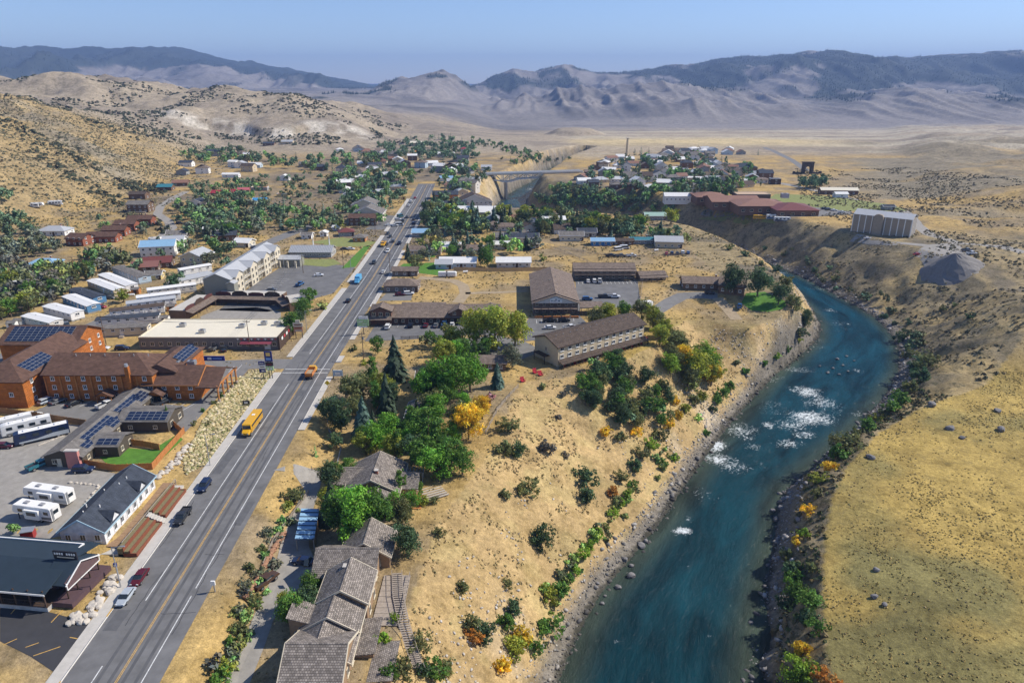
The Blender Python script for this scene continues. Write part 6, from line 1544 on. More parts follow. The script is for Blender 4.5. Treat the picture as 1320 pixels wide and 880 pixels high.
CARS = [
 ('navy suv parked along the highway kerb below the rock slope', 264, 629, DN, 'suv', 'navy'), ('dark pickup parked along the kerb by the planters', 236, 669, DN, 'pickup', 'dark'),
 ('maroon sedan parked at the kerb beside the boulders', 181, 747, DN, 'sedan', 'maroon'), ('silver blue sedan parked at the kerb beside the parking entrance', 163, 772, DN, 'sedan', 'silver'),
 ('blue sedan parked beside the shingle lodge', 391, 726, 172, 'sedan', 'navy'), ('dark brown pickup on the lodge driveway', 343, 752, 62, 'pickup', 'brown'),
 ('dark suv parked beside the solar house', 108, 608, 5, 'suv', 'navy'), ('maroon sedan on the gravel lot near the motorhomes', 6, 577, 5, 'sedan', 'maroon'), ('teal pickup behind the solar house corner', 52, 602, 60, 'pickup', 'teal'),
 ('white car behind the wooden lot fence', 42, 537, 10, 'sedan', 'white'),
 ('silver blue suv parked by the hotel west wing', 62, 519, 62, 'suv', 'silver'), ('dark grey sedan second from the hotel west wing', 76, 519, 62, 'sedan', 'grey'), ('black sedan in front of the hotel log wall', 96, 522, 62, 'sedan', 'black'),
 ('white pickup parked before the hotel porch', 138, 524, 62, 'pickup', 'white'), ('navy pickup parked beside the white one', 158, 526, 62, 'pickup', 'navy'), ('black sedan parked before the hotel lobby porch', 182, 526, 62, 'sedan', 'black'), ('dark truck parked by the lobby wing', 209, 521, 62, 'pickup', 'dark'),
 ('white suv parked beside the green fir', 184, 541, 20, 'suv', 'white'), ('navy sedan parked beside the green fir', 200, 543, 15, 'sedan', 'navy'),
 ('white sedan on the side road west end', 5, 446, 0, 'sedan', 'white'), ('dark suv on the side road verge', 30, 447, 0, 'suv', 'dark'), ('blue sedan beside the hotel rear', 15, 462, 30, 'sedan', 'blue'),
 ('white pickup parked below the long cream home', 131, 451, 0, 'pickup', 'white'), ('navy suv parked below the long cream home', 158, 451, 5, 'suv', 'navy'), ('blue pickup parked behind the flat roofed store', 248, 450, 60, 'pickup', 'blue'), ('dark sedan by the store rear wall', 290, 452, 100, 'sedan', 'dark'), ('grey pickup by the store rear wall', 278, 450, 80, 'pickup', 'grey'),
 ('black sedan beside the white mobile home', 54, 427, -15, 'sedan', 'black'), ('white pickup between two white mobile homes', 79, 419, -30, 'pickup', 'white'), ('grey suv between two white mobile homes', 87, 421, -50, 'suv', 'grey'), ('red sedan beside the blue mobile homes', 131, 397, -15, 'sedan', 'red'), ('grey sedan beside the tan mobile home', 143, 385, -15, 'sedan', 'grey'),
 ('white suv parked at the brown motel gable', 500, 423, 88, 'suv', 'white'), ('black suv third bay of the brown motel', 530, 421, 88, 'suv', 'black'), ('maroon sedan in the brown motel bays', 549, 421, 88, 'sedan', 'maroon'), ('dark grey sedan in the brown motel bays', 562, 421, 88, 'sedan', 'grey'), ('blue pickup in the brown motel bays', 573, 420, 88, 'pickup', 'blue'), ('white sedan in the brown motel bays', 583, 420, 88, 'sedan', 'white'),
 ('maroon sedan before the dark store', 516, 381, 10, 'sedan', 'maroon'), ('white suv before the dark store', 527, 380, 10, 'suv', 'white'),
 ('black suv beside the silver tree', 621, 456, 10, 'suv', 'black'), ('white van beside the silver tree', 634, 451, 15, 'van', 'white'),
 ('black pickup before the gabled motel', 709, 415, 4, 'pickup', 'black'), ('black suv before the gabled motel', 727, 415, 4, 'suv', 'black'), ('white sedan alone on the gabled motel lot', 709, 424, 4, 'sedan', 'white'), ('white pickup near the riverside motel', 735, 424, 20, 'pickup', 'white'),
 ('blue suv beside the gabled motel wall', 757, 387, 0, 'suv', 'blue'), ('dark pickup in the middle of the lot', 779, 384, 0, 'pickup', 'dark'), ('white pickup in the middle of the lot', 791, 384, 0, 'pickup', 'white'),
 ('white sedan first bay under the balcony motel', 758, 364, 88, 'sedan', 'white'), ('white suv second bay under the balcony motel', 766, 364, 88, 'suv', 'white'), ('white pickup third bay under the balcony motel', 773, 364, 88, 'pickup', 'white'),
 ('black sedan next to the olive gable of the grey hotel', 335, 388, 10, 'sedan', 'black'), ('white sedan under the cream balconies', 339, 384, 10, 'sedan', 'white'), ('blue suv under the cream balconies', 343, 380, 10, 'suv', 'blue'), ('dark grey sedan under the cream balconies', 350, 375, 10, 'sedan', 'grey'),
 ('white sedan alone in the grey hotel lot', 411, 356, 15, 'sedan', 'white'), ('blue pickup by the round planter of the hotel lot', 387, 368, 80, 'pickup', 'blue'),
 ('black sedan driving on the highway past the court trees', 449, 389, UP, 'sedan', 'black'), ('dark suv driving on the highway by the grass strip', 482, 340, DN, 'suv', 'dark'), ('white sedan driving on the highway near the spruces', 494, 352, UP, 'sedan', 'white'), ('white suv on the highway beside the yellow truck', 500, 325, DN, 'suv', 'white'),
 ('grey sedan on the highway by the yellow truck', 498, 316, DN, 'sedan', 'dark'), ('dark pickup parked by the blue roofed house', 515, 315, UP, 'pickup', 'navy'), ('grey suv on the highway before the lodge', 507, 312, UP, 'suv', 'grey'), ('dark sedan on the highway before the lodge', 503, 306, DN, 'sedan', 'dark'), ('dark sedan waiting beside the lodge pavement', 500, 302, DN, 'sedan', 'dark'),
 ('white pickup turning into the inn lot', 508, 292, 10, 'pickup', 'white'), ('white van turning into the inn lot', 515, 291, 10, 'van', 'white'), ('white sedan leaving the inn lot', 501, 291, 10, 'sedan', 'white'), ('black suv on the highway beside the inn', 519, 286, DN, 'suv', 'black'), ('dark sedan on the highway beside the inn', 524, 281, DN, 'sedan', 'dark'), ('teal van parked beside the inn', 516, 280, 60, 'van', 'teal'), ('navy suv parked under the highway trees', 533, 289, UP, 'suv', 'navy'), ('dark sedan parked under the highway trees', 533, 284, UP, 'sedan', 'dark'),
 ('white car parked outside the inn', 513, 284, 10, 'suv', 'white'), ('white suv parked along the far pavement', 530, 261, UP, 'suv', 'white'), ('white sedan parked along the far pavement', 527, 266, UP, 'sedan', 'white'), ('red sedan parked along the far pavement', 535, 256, UP, 'sedan', 'red'), ('grey sedan on the far highway', 543, 266, UP, 'sedan', 'grey'),
 ('blue sedan beside the back street', 328, 320, 40, 'sedan', 'navy'), ('white sedan beside the back street', 322, 318, 20, 'sedan', 'white'), ('dark sedan at the hall parking', 444, 322, 0, 'sedan', 'dark'), ('white sedan at the hall parking', 452, 322, 0, 'sedan', 'white'),
 ('dark pickup on the dry field beside two tractors', 787, 331, 10, 'pickup', 'dark'), ('dark pickup on the dry field', 800, 331, 10, 'pickup', 'grey'), ('white pickup on the dry field', 814, 331, 10, 'pickup', 'white'), ('white trailer truck on the dry field', 805, 321, 10, 'van', 'white'), ('white box van behind the field pickups', 797, 323, 30, 'van', 'white'),
 ('red sedan first in the workshop row', 859, 328, 80, 'sedan', 'red'), ('navy suv second in the workshop row', 866, 328, 80, 'suv', 'navy'), ('black sedan third in the workshop row', 873, 328, 80, 'sedan', 'black'), ('white suv fourth in the workshop row', 880, 327, 80, 'suv', 'white'), ('blue sedan last in the workshop row', 887, 327, 80, 'sedan', 'blue'),
 ('blue pickup below the riverside lawn house', 953, 397, 70, 'pickup', 'blue'), ('dark sedan in the riverside house drive', 915, 379, 0, 'sedan', 'dark'),
 ('white car at the school car park edge', 1075, 272, 10, 'sedan', 'white'), ('grey suv at the school car park edge', 1068, 271, 10, 'suv', 'grey'), ('dark sedan at the school car park edge', 1062, 270, 10, 'sedan', 'dark'), ('white pickup below the school', 1085, 275, 10, 'pickup', 'white'),
 ('red sedan by the gravel yard', 1182, 329, 10, 'sedan', 'red'), ('white pickup by the gravel heap', 1252, 328, 10, 'pickup', 'white'), ('grey pickup by the gravel heap', 1246, 324, 10, 'pickup', 'grey'), ('white sedan parked under the wrapped building', 1118, 308, 10, 'sedan', 'white'), ('white van on the hillside lane', 246, 292, 10, 'van', 'white'), ('dark suv by the hillside lane', 232, 289, 0, 'suv', 'dark'),
]
for c in CARS: cpx(*c, far=c[2] < 400)

# big vehicles ------------------------------------------------------------
def wheels(root, pts, r=.5, w=.28):
    me_ = MB().tube((0, -w / 2, 0), (0, w / 2, 0), r, r, 16).mesh('wheel'); mr = MB().tube((0, -w / 2 - .02, 0), (0, w / 2 + .02, 0), r * .55, r * .55, 10).mesh('rim')
    for p in pts: obj('rim', mr, M_RIM, obj('wheel', me_, M_TYRE, root, p))
def on_road(py, off): 
    x, y = at_z(0, py, 0); return float(road_x(y)) + off, y
def school_bus(label, x, y, rz):
    root = thing('school_bus', label, 'bus', (x, y, float(hgt(x, y)) + .055), rz); p = paint('yellow')
    obj('body', loft([(-5.6, ring(1.15, .75, 2.95)), (-5.5, ring(1.22, .6, 3.1)), (3.6, ring(1.22, .6, 3.1)), (3.8, ring(1.18, .6, 2.9))]), p, root)
    obj('hood', loft([(3.6, ring(1.05, .6, 1.75)), (4.9, ring(1.0, .6, 1.6)), (5.4, ring(.92, .65, 1.35))]), p, root)
    obj('windshield', MB().hexa([(3.78, -1.0, 1.75), (3.9, -1.0, 1.75), (3.9, 1.0, 1.75), (3.78, 1.0, 1.75), (3.7, -1.0, 2.7), (3.82, -1.0, 2.7), (3.82, 1.0, 2.7), (3.7, 1.0, 2.7)]), M_GLASS, root)
    wm = MB().box(0, 0, 0, .72, .06, .62).mesh('side_window')
    for s in (-1, 1):
        for i in range(10): obj('side_window', wm, M_GLASS, root, (-5.0 + i * .88, s * 1.215, 2.0))
        for z in (1.1, 1.6): obj('black_stripe', MB().box(-.9, s * 1.22, z, 9.2, .05, .07), M_STEELD, root)
        obj('headlight', MB().box(5.38, s * .7, .95, .1, .3, .25), M_HEADL, root)
    obj('rear_window', MB().box(-5.62, 0, 2.0, .06, 1.6, .7), M_GLASS, root); obj('roof_hatch', MB().box(-2, 0, 3.1, .8, .8, .08), M_WHITE, root)
    obj('bumper', MB().box(5.5, 0, .55, .15, 2.2, .3), M_STEELD, root)
    wheels(root, [(4.3, s * 1.0, .5) for s in (-1, 1)] + [(-3.2, s * 1.0, .5) for s in (-1, 1)])
x, y = on_road(552, -5.6); school_bus('long yellow school bus driving down the highway', x, y, math.radians(DN))
def dump_truck(label, x, y, rz, bedcol='orange'):
    root = thing('dump_truck', label, 'truck', (x, y, float(hgt(x, y)) + .055), rz); p = paint('yellow')
    obj('cab', loft([(1.2, ring(1.1, .8, 2.6)), (2.4, ring(1.1, .8, 2.6)), (2.7, ring(1.1, .8, 1.9)), (3.7, ring(1.0, .8, 1.6)), (3.9, ring(.9, .85, 1.4))]), p, root)
    obj('windshield', MB().hexa([(2.45, -.95, 1.9), (2.72, -.95, 1.9), (2.72, .95, 1.9), (2.45, .95, 1.9), (2.4, -.95, 2.5), (2.46, -.95, 2.5), (2.46, .95, 2.5), (2.4, .95, 2.5)]), M_GLASS, root)
    b = MB(); b.box(-1.2, 0, 1.1, 4.6, 2.3, .12); b.box(-1.2, 1.12, 1.2, 4.6, .1, 1.1); b.box(-1.2, -1.12, 1.2, 4.6, .1, 1.1); b.box(1.05, 0, 1.2, .1, 2.3, 1.4); b.box(-3.45, 0, 1.2, .1, 2.3, .9); obj('dump_bed', b, paint(bedcol), root)
    obj('load', MB().prism([(-3.3, 1.3), (.9, 1.3), (.4, 1.9), (-2.6, 1.9)], -1.0, 1.0), M_DIRT, root); obj('chassis', MB().box(-.2, 0, .7, 7, .9, .35), M_STEELD, root)
    for s in (-1, 1): obj('headlight', MB().box(3.9, s * .7, 1.0, .1, .25, .2), M_HEADL, root); obj('tail_light', MB().box(-3.55, s * .9, .9, .08, .25, .15), M_TAILL, root)
    wheels(root, [(2.9, s * .95, .5) for s in (-1, 1)] + [(-1.6, s * .95, .5) for s in (-1, 1)] + [(-2.8, s * .95, .5) for s in (-1, 1)])
x, y = on_road(484, 1.9); dump_truck('yellow dump truck with orange bed crossing the junction', x, y, math.radians(UP))
x, y = on_road(317, -5.0); dump_truck('yellow truck parked at the highway kerb by the park', x, y, math.radians(DN), 'yellow')
def box_truck(label, x, y, rz, c, bc):
    root = thing('box_truck', label, 'truck', (x, y, float(hgt(x, y)) + .055), rz)
    obj('cab', loft([(1.8, ring(1.05, .6, 2.3)), (2.9, ring(1.05, .6, 2.3)), (3.4, ring(1.0, .6, 1.4)), (4.0, ring(.95, .65, 1.25))]), paint(c), root)
    obj('windshield', MB().hexa([(2.95, -.9, 1.45), (3.3, -.9, 1.45), (3.3, .9, 1.45), (2.95, .9, 1.45), (2.85, -.9, 2.2), (2.95, -.9, 2.2), (2.95, .9, 2.2), (2.85, .9, 2.2)]), M_GLASS, root)
    obj('cargo_box', loft([(-3.8, ring(1.2, .9, 3.2)), (1.7, ring(1.2, .9, 3.2))]), paint(bc), root); obj('chassis', MB().box(-.3, 0, .5, 7.2, 1, .35), M_STEELD, root)
    for s in (-1, 1): obj('headlight', MB().box(3.98, s * .7, .85, .1, .25, .2), M_HEADL, root)
    wheels(root, [(2.9, s * .95, .45) for s in (-1, 1)] + [(-2.4, s * .95, .45) for s in (-1, 1)], .45)
x, y = on_road(364, -5.4); box_truck('light blue box truck standing at the highway kerb', x, y, math.radians(DN), 'light blue', 'light blue')

def motorhome(label, px, py, deg, L, base, stripe):
    x, y, z = ground(px, py); root = thing('motorhome', label, 'motorhome', (x, y, z + .05), math.radians(deg), None)
    obj('body', loft([(-L / 2, ring(1.2, .5, 3.3)), (L / 2 - .8, ring(1.25, .5, 3.35)), (L / 2 - .2, ring(1.22, .5, 3.2)), (L / 2, ring(1.15, .55, 2.2))]), paint(base), root)
    obj('roof_panel', MB().box(-.5, 0, 3.34, L - 1.6, 2.1, .06), M_WHITE, root)
    obj('windshield', MB().hexa([(L / 2 - .12, -1.05, 1.7), (L / 2 + .08, -1.05, 1.7), (L / 2 + .08, 1.05, 1.7), (L / 2 - .12, 1.05, 1.7), (L / 2 - .35, -1.05, 2.9), (L / 2 - .1, -1.05, 2.9), (L / 2 - .1, 1.05, 2.9), (L / 2 - .35, 1.05, 2.9)]), M_GLASS, root)
    for s in (-1, 1):
        for i in range(4): obj('side_window', MB().box(-L / 2 + 1.6 + i * (L - 3) / 3.2, s * 1.24, 1.9, 1.3, .06, .8), M_GLASS, root)
        obj('stripe', MB().prism([(-L / 2 + .2, .7), (L / 2 - 1, .7), (L / 2 - 1, 1.1), (L * .1, 1.15), (-L * .2, 1.75), (-L / 2 + .2, 1.75)], s * 1.235, s * 1.262), paint(stripe), root)
    for i in range(3): ac = obj('roof_unit', MB().box(-L * .3 + i * L * .28, 0, 3.4, 1.0, .8, .3), M_WHITE, root)
    wheels(root, [(L / 2 - 1.6, s * 1.05, .48) for s in (-1, 1)] + [(-L / 2 + 2.6, s * 1.05, .48) for s in (-1, 1)])
motorhome('navy and white motorhome with swooping stripes on the gravel lot', 56, 566, 215, 12, 'navy', 'silver')
motorhome('white motorhome beside the navy one', 36, 556, 215, 11, 'white', 'grey')
motorhome('white motorhome with grey stripe at the lot edge', 13, 553, 215, 10.5, 'white', 'silver')
motorhome('white motorhome parked on the hillside pad', 72, 265, 20, 9, 'white', 'grey')
def fifth_wheel(label, px, py, deg, L, stripe='grey'):
    x, y, z = ground(px, py); root = thing('camper_trailer', label, 'trailer', (x, y, z + .05), math.radians(deg))
    obj('body', MB().prism([(-L / 2, .7), (L / 2 - 2.8, .7), (L / 2 - 2.5, 1.7), (L / 2 - .2, 1.7), (L / 2, 2.3), (L / 2 - .5, 3.6), (-L / 2, 3.5)], -1.22, 1.22), M_WHITE, root)
    obj('roof_panel', MB().box(-.3, 0, 3.56, L - 1.2, 2.3, .06), M_WHITE, root)
    for s in (-1, 1):
        sl = obj('slide_out', MB().box(-.5, s * 1.5, 1.0, 3.6, .7, 2.1), M_WHITE, root); obj('slide_window', MB().box(-.5, s * 1.87, 1.9, 2.2, .06, .8), M_GLASS, sl)
        for X in (-L / 2 + 1.2, L / 2 - 2): obj('side_window', MB().box(X, s * 1.24, 2.1, 1.1, .06, .7), M_GLASS, root)
        obj('stripe', MB().prism([(-L / 2 + .1, .95), (L / 2 - 3.2, .95), (L / 2 - 3.0, 1.25), (-L / 2 + .1, 1.6)], s * 1.22, s * 1.25), paint(stripe), root)
    obj('rear_window', MB().box(-L / 2 - .02, 0, 2.0, .06, 1.4, .8), M_GLASS, root)
    for X in (-L * .2, L * .2): obj('roof_unit', MB().box(X, 0, 3.6, 1.0, .8, .3), mat('roof_unit_grey', (.3, .3, .31), .6, 0), root)
    obj('ladder', MB().box(-L / 2 - .08, .8, .9, .06, .4, 2.6), M_METALG, root)
    for s in (-1, 1): obj('stabiliser', MB().box(L / 2 - 1.0, s * .9, 0, .15, .15, 1.7), M_STEELD, root)
    wheels(root, [(X, s * 1.0, .4) for s in (-1, 1) for X in (-1.9, -1.0)], .4)
fifth_wheel('white fifth wheel camper behind the nearer camper on gravel', 66, 646, 168, 11, 'silver'); fifth_wheel('white fifth wheel camper next to the red storage box', 50, 668, 168, 9.5, 'grey')
fifth_wheel('white camper trailer on the hillside pad', 49, 268, 12, 8, 'grey'); fifth_wheel('white camper trailer beside the hillside lane', 201, 314, 10, 7, 'grey'); fifth_wheel('white cargo trailer on the dry lot by the knoll', 930 - 0, 396 + 0, 30, 0.1 + 6, 'grey') if False else None
def tow_trailer(label, px, py, deg, L, m):
    x, y, z = ground(px, py); root = thing('cargo_trailer', label, 'trailer', (x, y, z + .05), math.radians(deg))
    obj('box_body', loft([(-L / 2, ring(1.1, .5, 2.6)), (L / 2 - .6, ring(1.1, .5, 2.6)), (L / 2, ring(.8, .5, 2.3))]), m, root); obj('hitch', MB().box(L / 2 + .6, 0, .5, 1.4, .15, .12), M_STEELD, root)
    obj('rear_door', MB().box(-L / 2 - .02, 0, .6, .05, 1.9, 1.9), M_METALG, root); wheels(root, [(X, s * 1.05, .36) for s in (-1, 1) for X in (-.5, .4)], .36, .22)
tow_trailer('white box trailer parked on the driveway bend', 930 - 0 + 0, 0 + 393, 20, 6, M_WHITE) if False else None
tow_trailer('white cargo trailer beside the terraced lot', 832, 396, 25, 6.5, M_WHITE)
tow_trailer('white box trailer on the vacant lot', 572, 357, 0, 5, M_WHITE); tow_trailer('second white box trailer on the vacant lot fence', 582, 357, 0, 5, M_WHITE)
x, y, z = ground(981, 283); school_bus('yellow school bus parked below the school', x, y, math.radians(-10))
motorhome('white and blue coach parked below the school', 999, 283, -8, 12, 'white', 'blue')
motorhome('white tour coach beside the school entrance', 1008, 286, -8, 11, 'white', 'navy')
# ---------------------------------------------------------------- vegetation
vr = np.random.default_rng(11)
def leaf_mat(name, col, trans=.35):
    k = 'leaf_' + name
    if k in MATS: return MATS[k]
    m = bpy.data.materials.new(k); m.use_nodes = True; MATS[k] = m; N = m.node_tree.nodes; L = m.node_tree.links; p = N['Principled BSDF']
    p.inputs['Roughness'].default_value = .65; p.inputs['Specular IOR Level'].default_value = .25
    a = N.new('ShaderNodeAttribute'); a.attribute_name = 'tint'
    mx = N.new('ShaderNodeMix'); mx.data_type = 'RGBA'; mx.blend_type = 'MULTIPLY'; mx.inputs[0].default_value = 1; mx.inputs[6].default_value = (*col, 1); L.new(a.outputs[0], mx.inputs[7])
    oi = N.new('ShaderNodeObjectInfo'); mr = N.new('ShaderNodeMapRange'); mr.inputs[3].default_value = .78; mr.inputs[4].default_value = 1.25; L.new(oi.outputs['Random'], mr.inputs[0])
    m2 = N.new('ShaderNodeMix'); m2.data_type = 'RGBA'; m2.blend_type = 'MULTIPLY'; m2.inputs[0].default_value = 1; L.new(mx.outputs[2], m2.inputs[6]); L.new(mr.outputs[0], m2.inputs[7])
    L.new(m2.outputs[2], p.inputs['Base Color'])
    t = N.new('ShaderNodeBsdfTranslucent'); L.new(m2.outputs[2], t.inputs[0]); ms = N.new('ShaderNodeMixShader'); ms.inputs[0].default_value = trans
    L.new(p.outputs[0], ms.inputs[1]); L.new(t.outputs[0], ms.inputs[2]); L.new(ms.outputs[0], N['Material Output'].inputs[0])
    return m
LC = {k: tuple(q * (1.7 if k in ('dark green', 'conifer', 'blue spruce') else 1.35) for q in v) for k, v in {'green': (.085, .17, .03), 'bright green': (.12, .26, .03), 'dark green': (.048, .082, .036), 'conifer': (.034, .054, .032), 'blue spruce': (.055, .095, .075), 'yellow green': (.21, .24, .035), 'yellow': (.52, .36, .03),
      'olive': (.13, .145, .055), 'silver': (.14, .155, .10), 'grey': (.13, .12, .095), 'purple': (.10, .03, .035), 'orange': (.40, .19, .04), 'lime': (.17, .27, .03)}.items()}
M_BARK = mat('bark', (.16, .12, .09), .95, .25, 4.)

def quads_np(P, Nn, size, jit, col):
    """leaf rhombs at P with normals Nn"""
    n = len(P); a = vr.normal(size=(n, 3)); t = np.cross(Nn, a); t /= np.linalg.norm(t, axis=1)[:, None] + 1e-9; b = np.cross(Nn, t)
    s = (size * vr.uniform(1 - jit, 1 + jit, n))[:, None]
    V = np.stack([P - t * s, P - b * s * .6, P + t * s, P + b * s * .6], 1).reshape(-1, 3)
    F = np.arange(4 * n).reshape(n, 4); C = np.repeat(col, 4, 0)
    return V, F, C
def crown_np(nc, nl, leaf, rx, rz, z0, form='round', rough=.35, seed=0):
    """leaf clumps spread through a crown of unit height proportions; returns arrays"""
    P = []; Nn = []; C = []
    i = 0; nlob = int(vr.integers(5, 9)); lob = []
    for q in range(nlob):
        a_ = 6.283 * q / nlob + vr.normal() * .4; rad = vr.uniform(.42, .66); of = vr.uniform(.22, .55)
        lob.append((math.cos(a_) * of, math.sin(a_) * of, vr.uniform(-.6, .65), rad))
    while i < nc:
        d = vr.normal(size=3); d /= np.linalg.norm(d); r = vr.uniform(.35, 1) ** .5
        if form == 'tall':
            hh = vr.uniform(0, 1); wd = rx * (.35 + 1.1 * hh * (1 - hh) * 2.0); c = np.array([d[0] * wd * r, d[1] * wd * r, z0 + 2 * rz * hh])
        else:
            lx, ly, lz, lr = lob[i % nlob]; k_ = lr * r
            if form == 'round': c = np.array([(lx + d[0] * k_) * rx, (ly + d[1] * k_) * rx, z0 + rz + (lz * .8 + d[2] * k_) * rz])
            else: c = np.array([(lx + d[0] * k_) * rx, (ly + d[1] * k_) * rx, z0 + rz * max(.05, .6 + lz * .7 + d[2] * k_)])
        c[:2] *= 1 + rough * math.sin(3 * math.atan2(d[1], d[0]) + seed) * .5
        c += vr.normal(size=3) * rough * .12 * rx
        rc = rx * vr.uniform(.16, .34) * (1.35 if nl < 14 else 1.); tone = vr.uniform(.68, 1.35)
        dd = vr.normal(size=(nl, 3)); dd[:, 2] = dd[:, 2] * .8 + .25; dd /= np.linalg.norm(dd, axis=1)[:, None]
        P.append(c + dd * rc * vr.uniform(.55, 1.1, (nl, 1))); Nn.append(dd + .5 * vr.normal(size=(nl, 3)))
        k = tone * vr.uniform(.75, 1.3, (nl, 1)); w = vr.uniform(-.12, .16) + vr.uniform(-.06, .06, (nl, 1))
        C.append(np.concatenate([k * (1 + w), k, k * (1 - w), np.ones((nl, 1))], 1)); i += 1
    P = np.vstack(P); Nn = np.vstack(Nn); Nn /= np.linalg.norm(Nn, axis=1)[:, None]; C = np.vstack(C)
    return quads_np(P, Nn, leaf, .5, C)
def spruce_np(lev, br, h=1., r=.22, z0=.08):
    V = []; F = []; C = []; n = 0
    for i in range(lev):
        t = i / (lev - 1); z = z0 + (h - z0) * t ** .92; R = r * (1 - t) ** .85 + .012
        k = max(4, int(br * (1 - .6 * t))); ph = vr.uniform(0, 6.28)
        for j in range(k):
            a = ph + 6.283 * j / k + vr.normal() * .15; L = R * vr.uniform(.55, 1.25); dr = .42 * L + .015
            ca, sa = math.cos(a), math.sin(a); w = L * .30 + .006
            tip = np.array([ca * L, sa * L, z - dr]); o = np.array([0, 0, z + .03]); m = np.array([ca * L * .55, sa * L * .55, z - dr * .35 + .012]); sd = np.array([-sa, ca, 0]) * w
            V += [o, m - sd, tip, m + sd, m + np.array([0, 0, .02]), tip + np.array([0, 0, -.02]) - sd * .5, m - np.array([0, 0, .035])]
            F += [(n, n + 1, n + 4, n + 3), (n + 1, n + 2, n + 3, n + 4), (n + 1, n + 5, n + 6, n + 3)]; n += 7
            q = vr.uniform(.65, 1.35); C += [[q, q, q, 1]] * 7
    return np.array(V), np.array(F), np.array(C)
def trunk_mb(h, r, limbs=0, spread=.3, zs=.35):
    m = MB(); m.tube((0, 0, -.06), (0, 0, h * .5), r, r * .7, 6); m.tube((0, 0, h * .5), (h * .02, 0, h), r * .7, r * .25, 5)
    for i in range(limbs):
        a = i * 2.4; z = h * (zs + .4 * i / max(1, limbs)); m.tube((0, 0, z), (math.cos(a) * spread, math.sin(a) * spread, z + spread * 1.1), r * .45, r * .12, 4)
    return m.mesh('trunk')
PROTO = {}
def proto(kind, lod):
    if (kind, lod) in PROTO: return PROTO[(kind, lod)]
    out = []
    nv = (3, 3, 2)[lod]
    for s in range(nv):
        if kind == 'leafy':
            V, F, C = crown_np((105, 50, 18)[lod], (40, 24, 12)[lod], (.024, .040, .092)[lod], .42, .42, .12, 'round', .5, s * 2.1); tk = trunk_mb(.75, .028, 5, .25)
        elif kind == 'poplar':
            V, F, C = crown_np((80, 40, 14)[lod], (36, 22, 11)[lod], (.020, .034, .08)[lod], .19, .44, .08, 'tall', .5, s * 1.7); tk = trunk_mb(.8, .022, 4, .1)
        elif kind == 'shrub':
            V, F, C = crown_np((60, 30, 12)[lod], (34, 20, 12)[lod], (.042, .070, .15)[lod], .55, .5, .0, 'dome', .5, s * 1.3); tk = trunk_mb(.5, .03, 5, .3, .1)
        else:
            V, F, C = spruce_np((24, 16, 7)[lod], (15, 11, 7)[lod], 1., .26); tk = trunk_mb(.9, .02)
        out.append((mesh_np(kind + '_crown', V, F, C), tk, (V, F, C)))
    PROTO[(kind, lod)] = out
    return out
TREES = []      # px, py, height, kind, colour, label, group, category
def T(px, py, h, kind, col, label=None, group=None): TREES.append((px, py, h, kind, col, label, group))
def P0(poly): return sum(p[1] for p in poly) / len(poly)
def poly_trees(poly, n, hs, mix, where, group, kinds=None, seed=1, zmin=-99):
    n = int(n * (1.8 if P0(poly) > 320 else 2.0)); P = np.array(poly, float); r = random.Random(seed); k = 0; t = 0
    while k < n and t < n * 30:
        t += 1; px = r.uniform(P[:, 0].min(), P[:, 0].max()); py = r.uniform(P[:, 1].min(), P[:, 1].max())
        if not inside(P, np.array([px]), np.array([py]))[0]: continue
        kd, c = r.choice(mix); hh_ = r.uniform(*hs) * (1.15 if kd == 'spruce' else 1); f_ = (hh_ - hs[0]) / (hs[1] - hs[0]); T(px, py, hh_, kd, c, '%s%s %s %s' % ('short ' if f_ < .33 else ('' if f_ < .7 else 'tall '), c, {'leafy': 'leafy tree', 'poplar': 'slender poplar tree', 'shrub': 'bushy shrub', 'spruce': 'pointed spruce tree'}[kd], where), group); k += 1
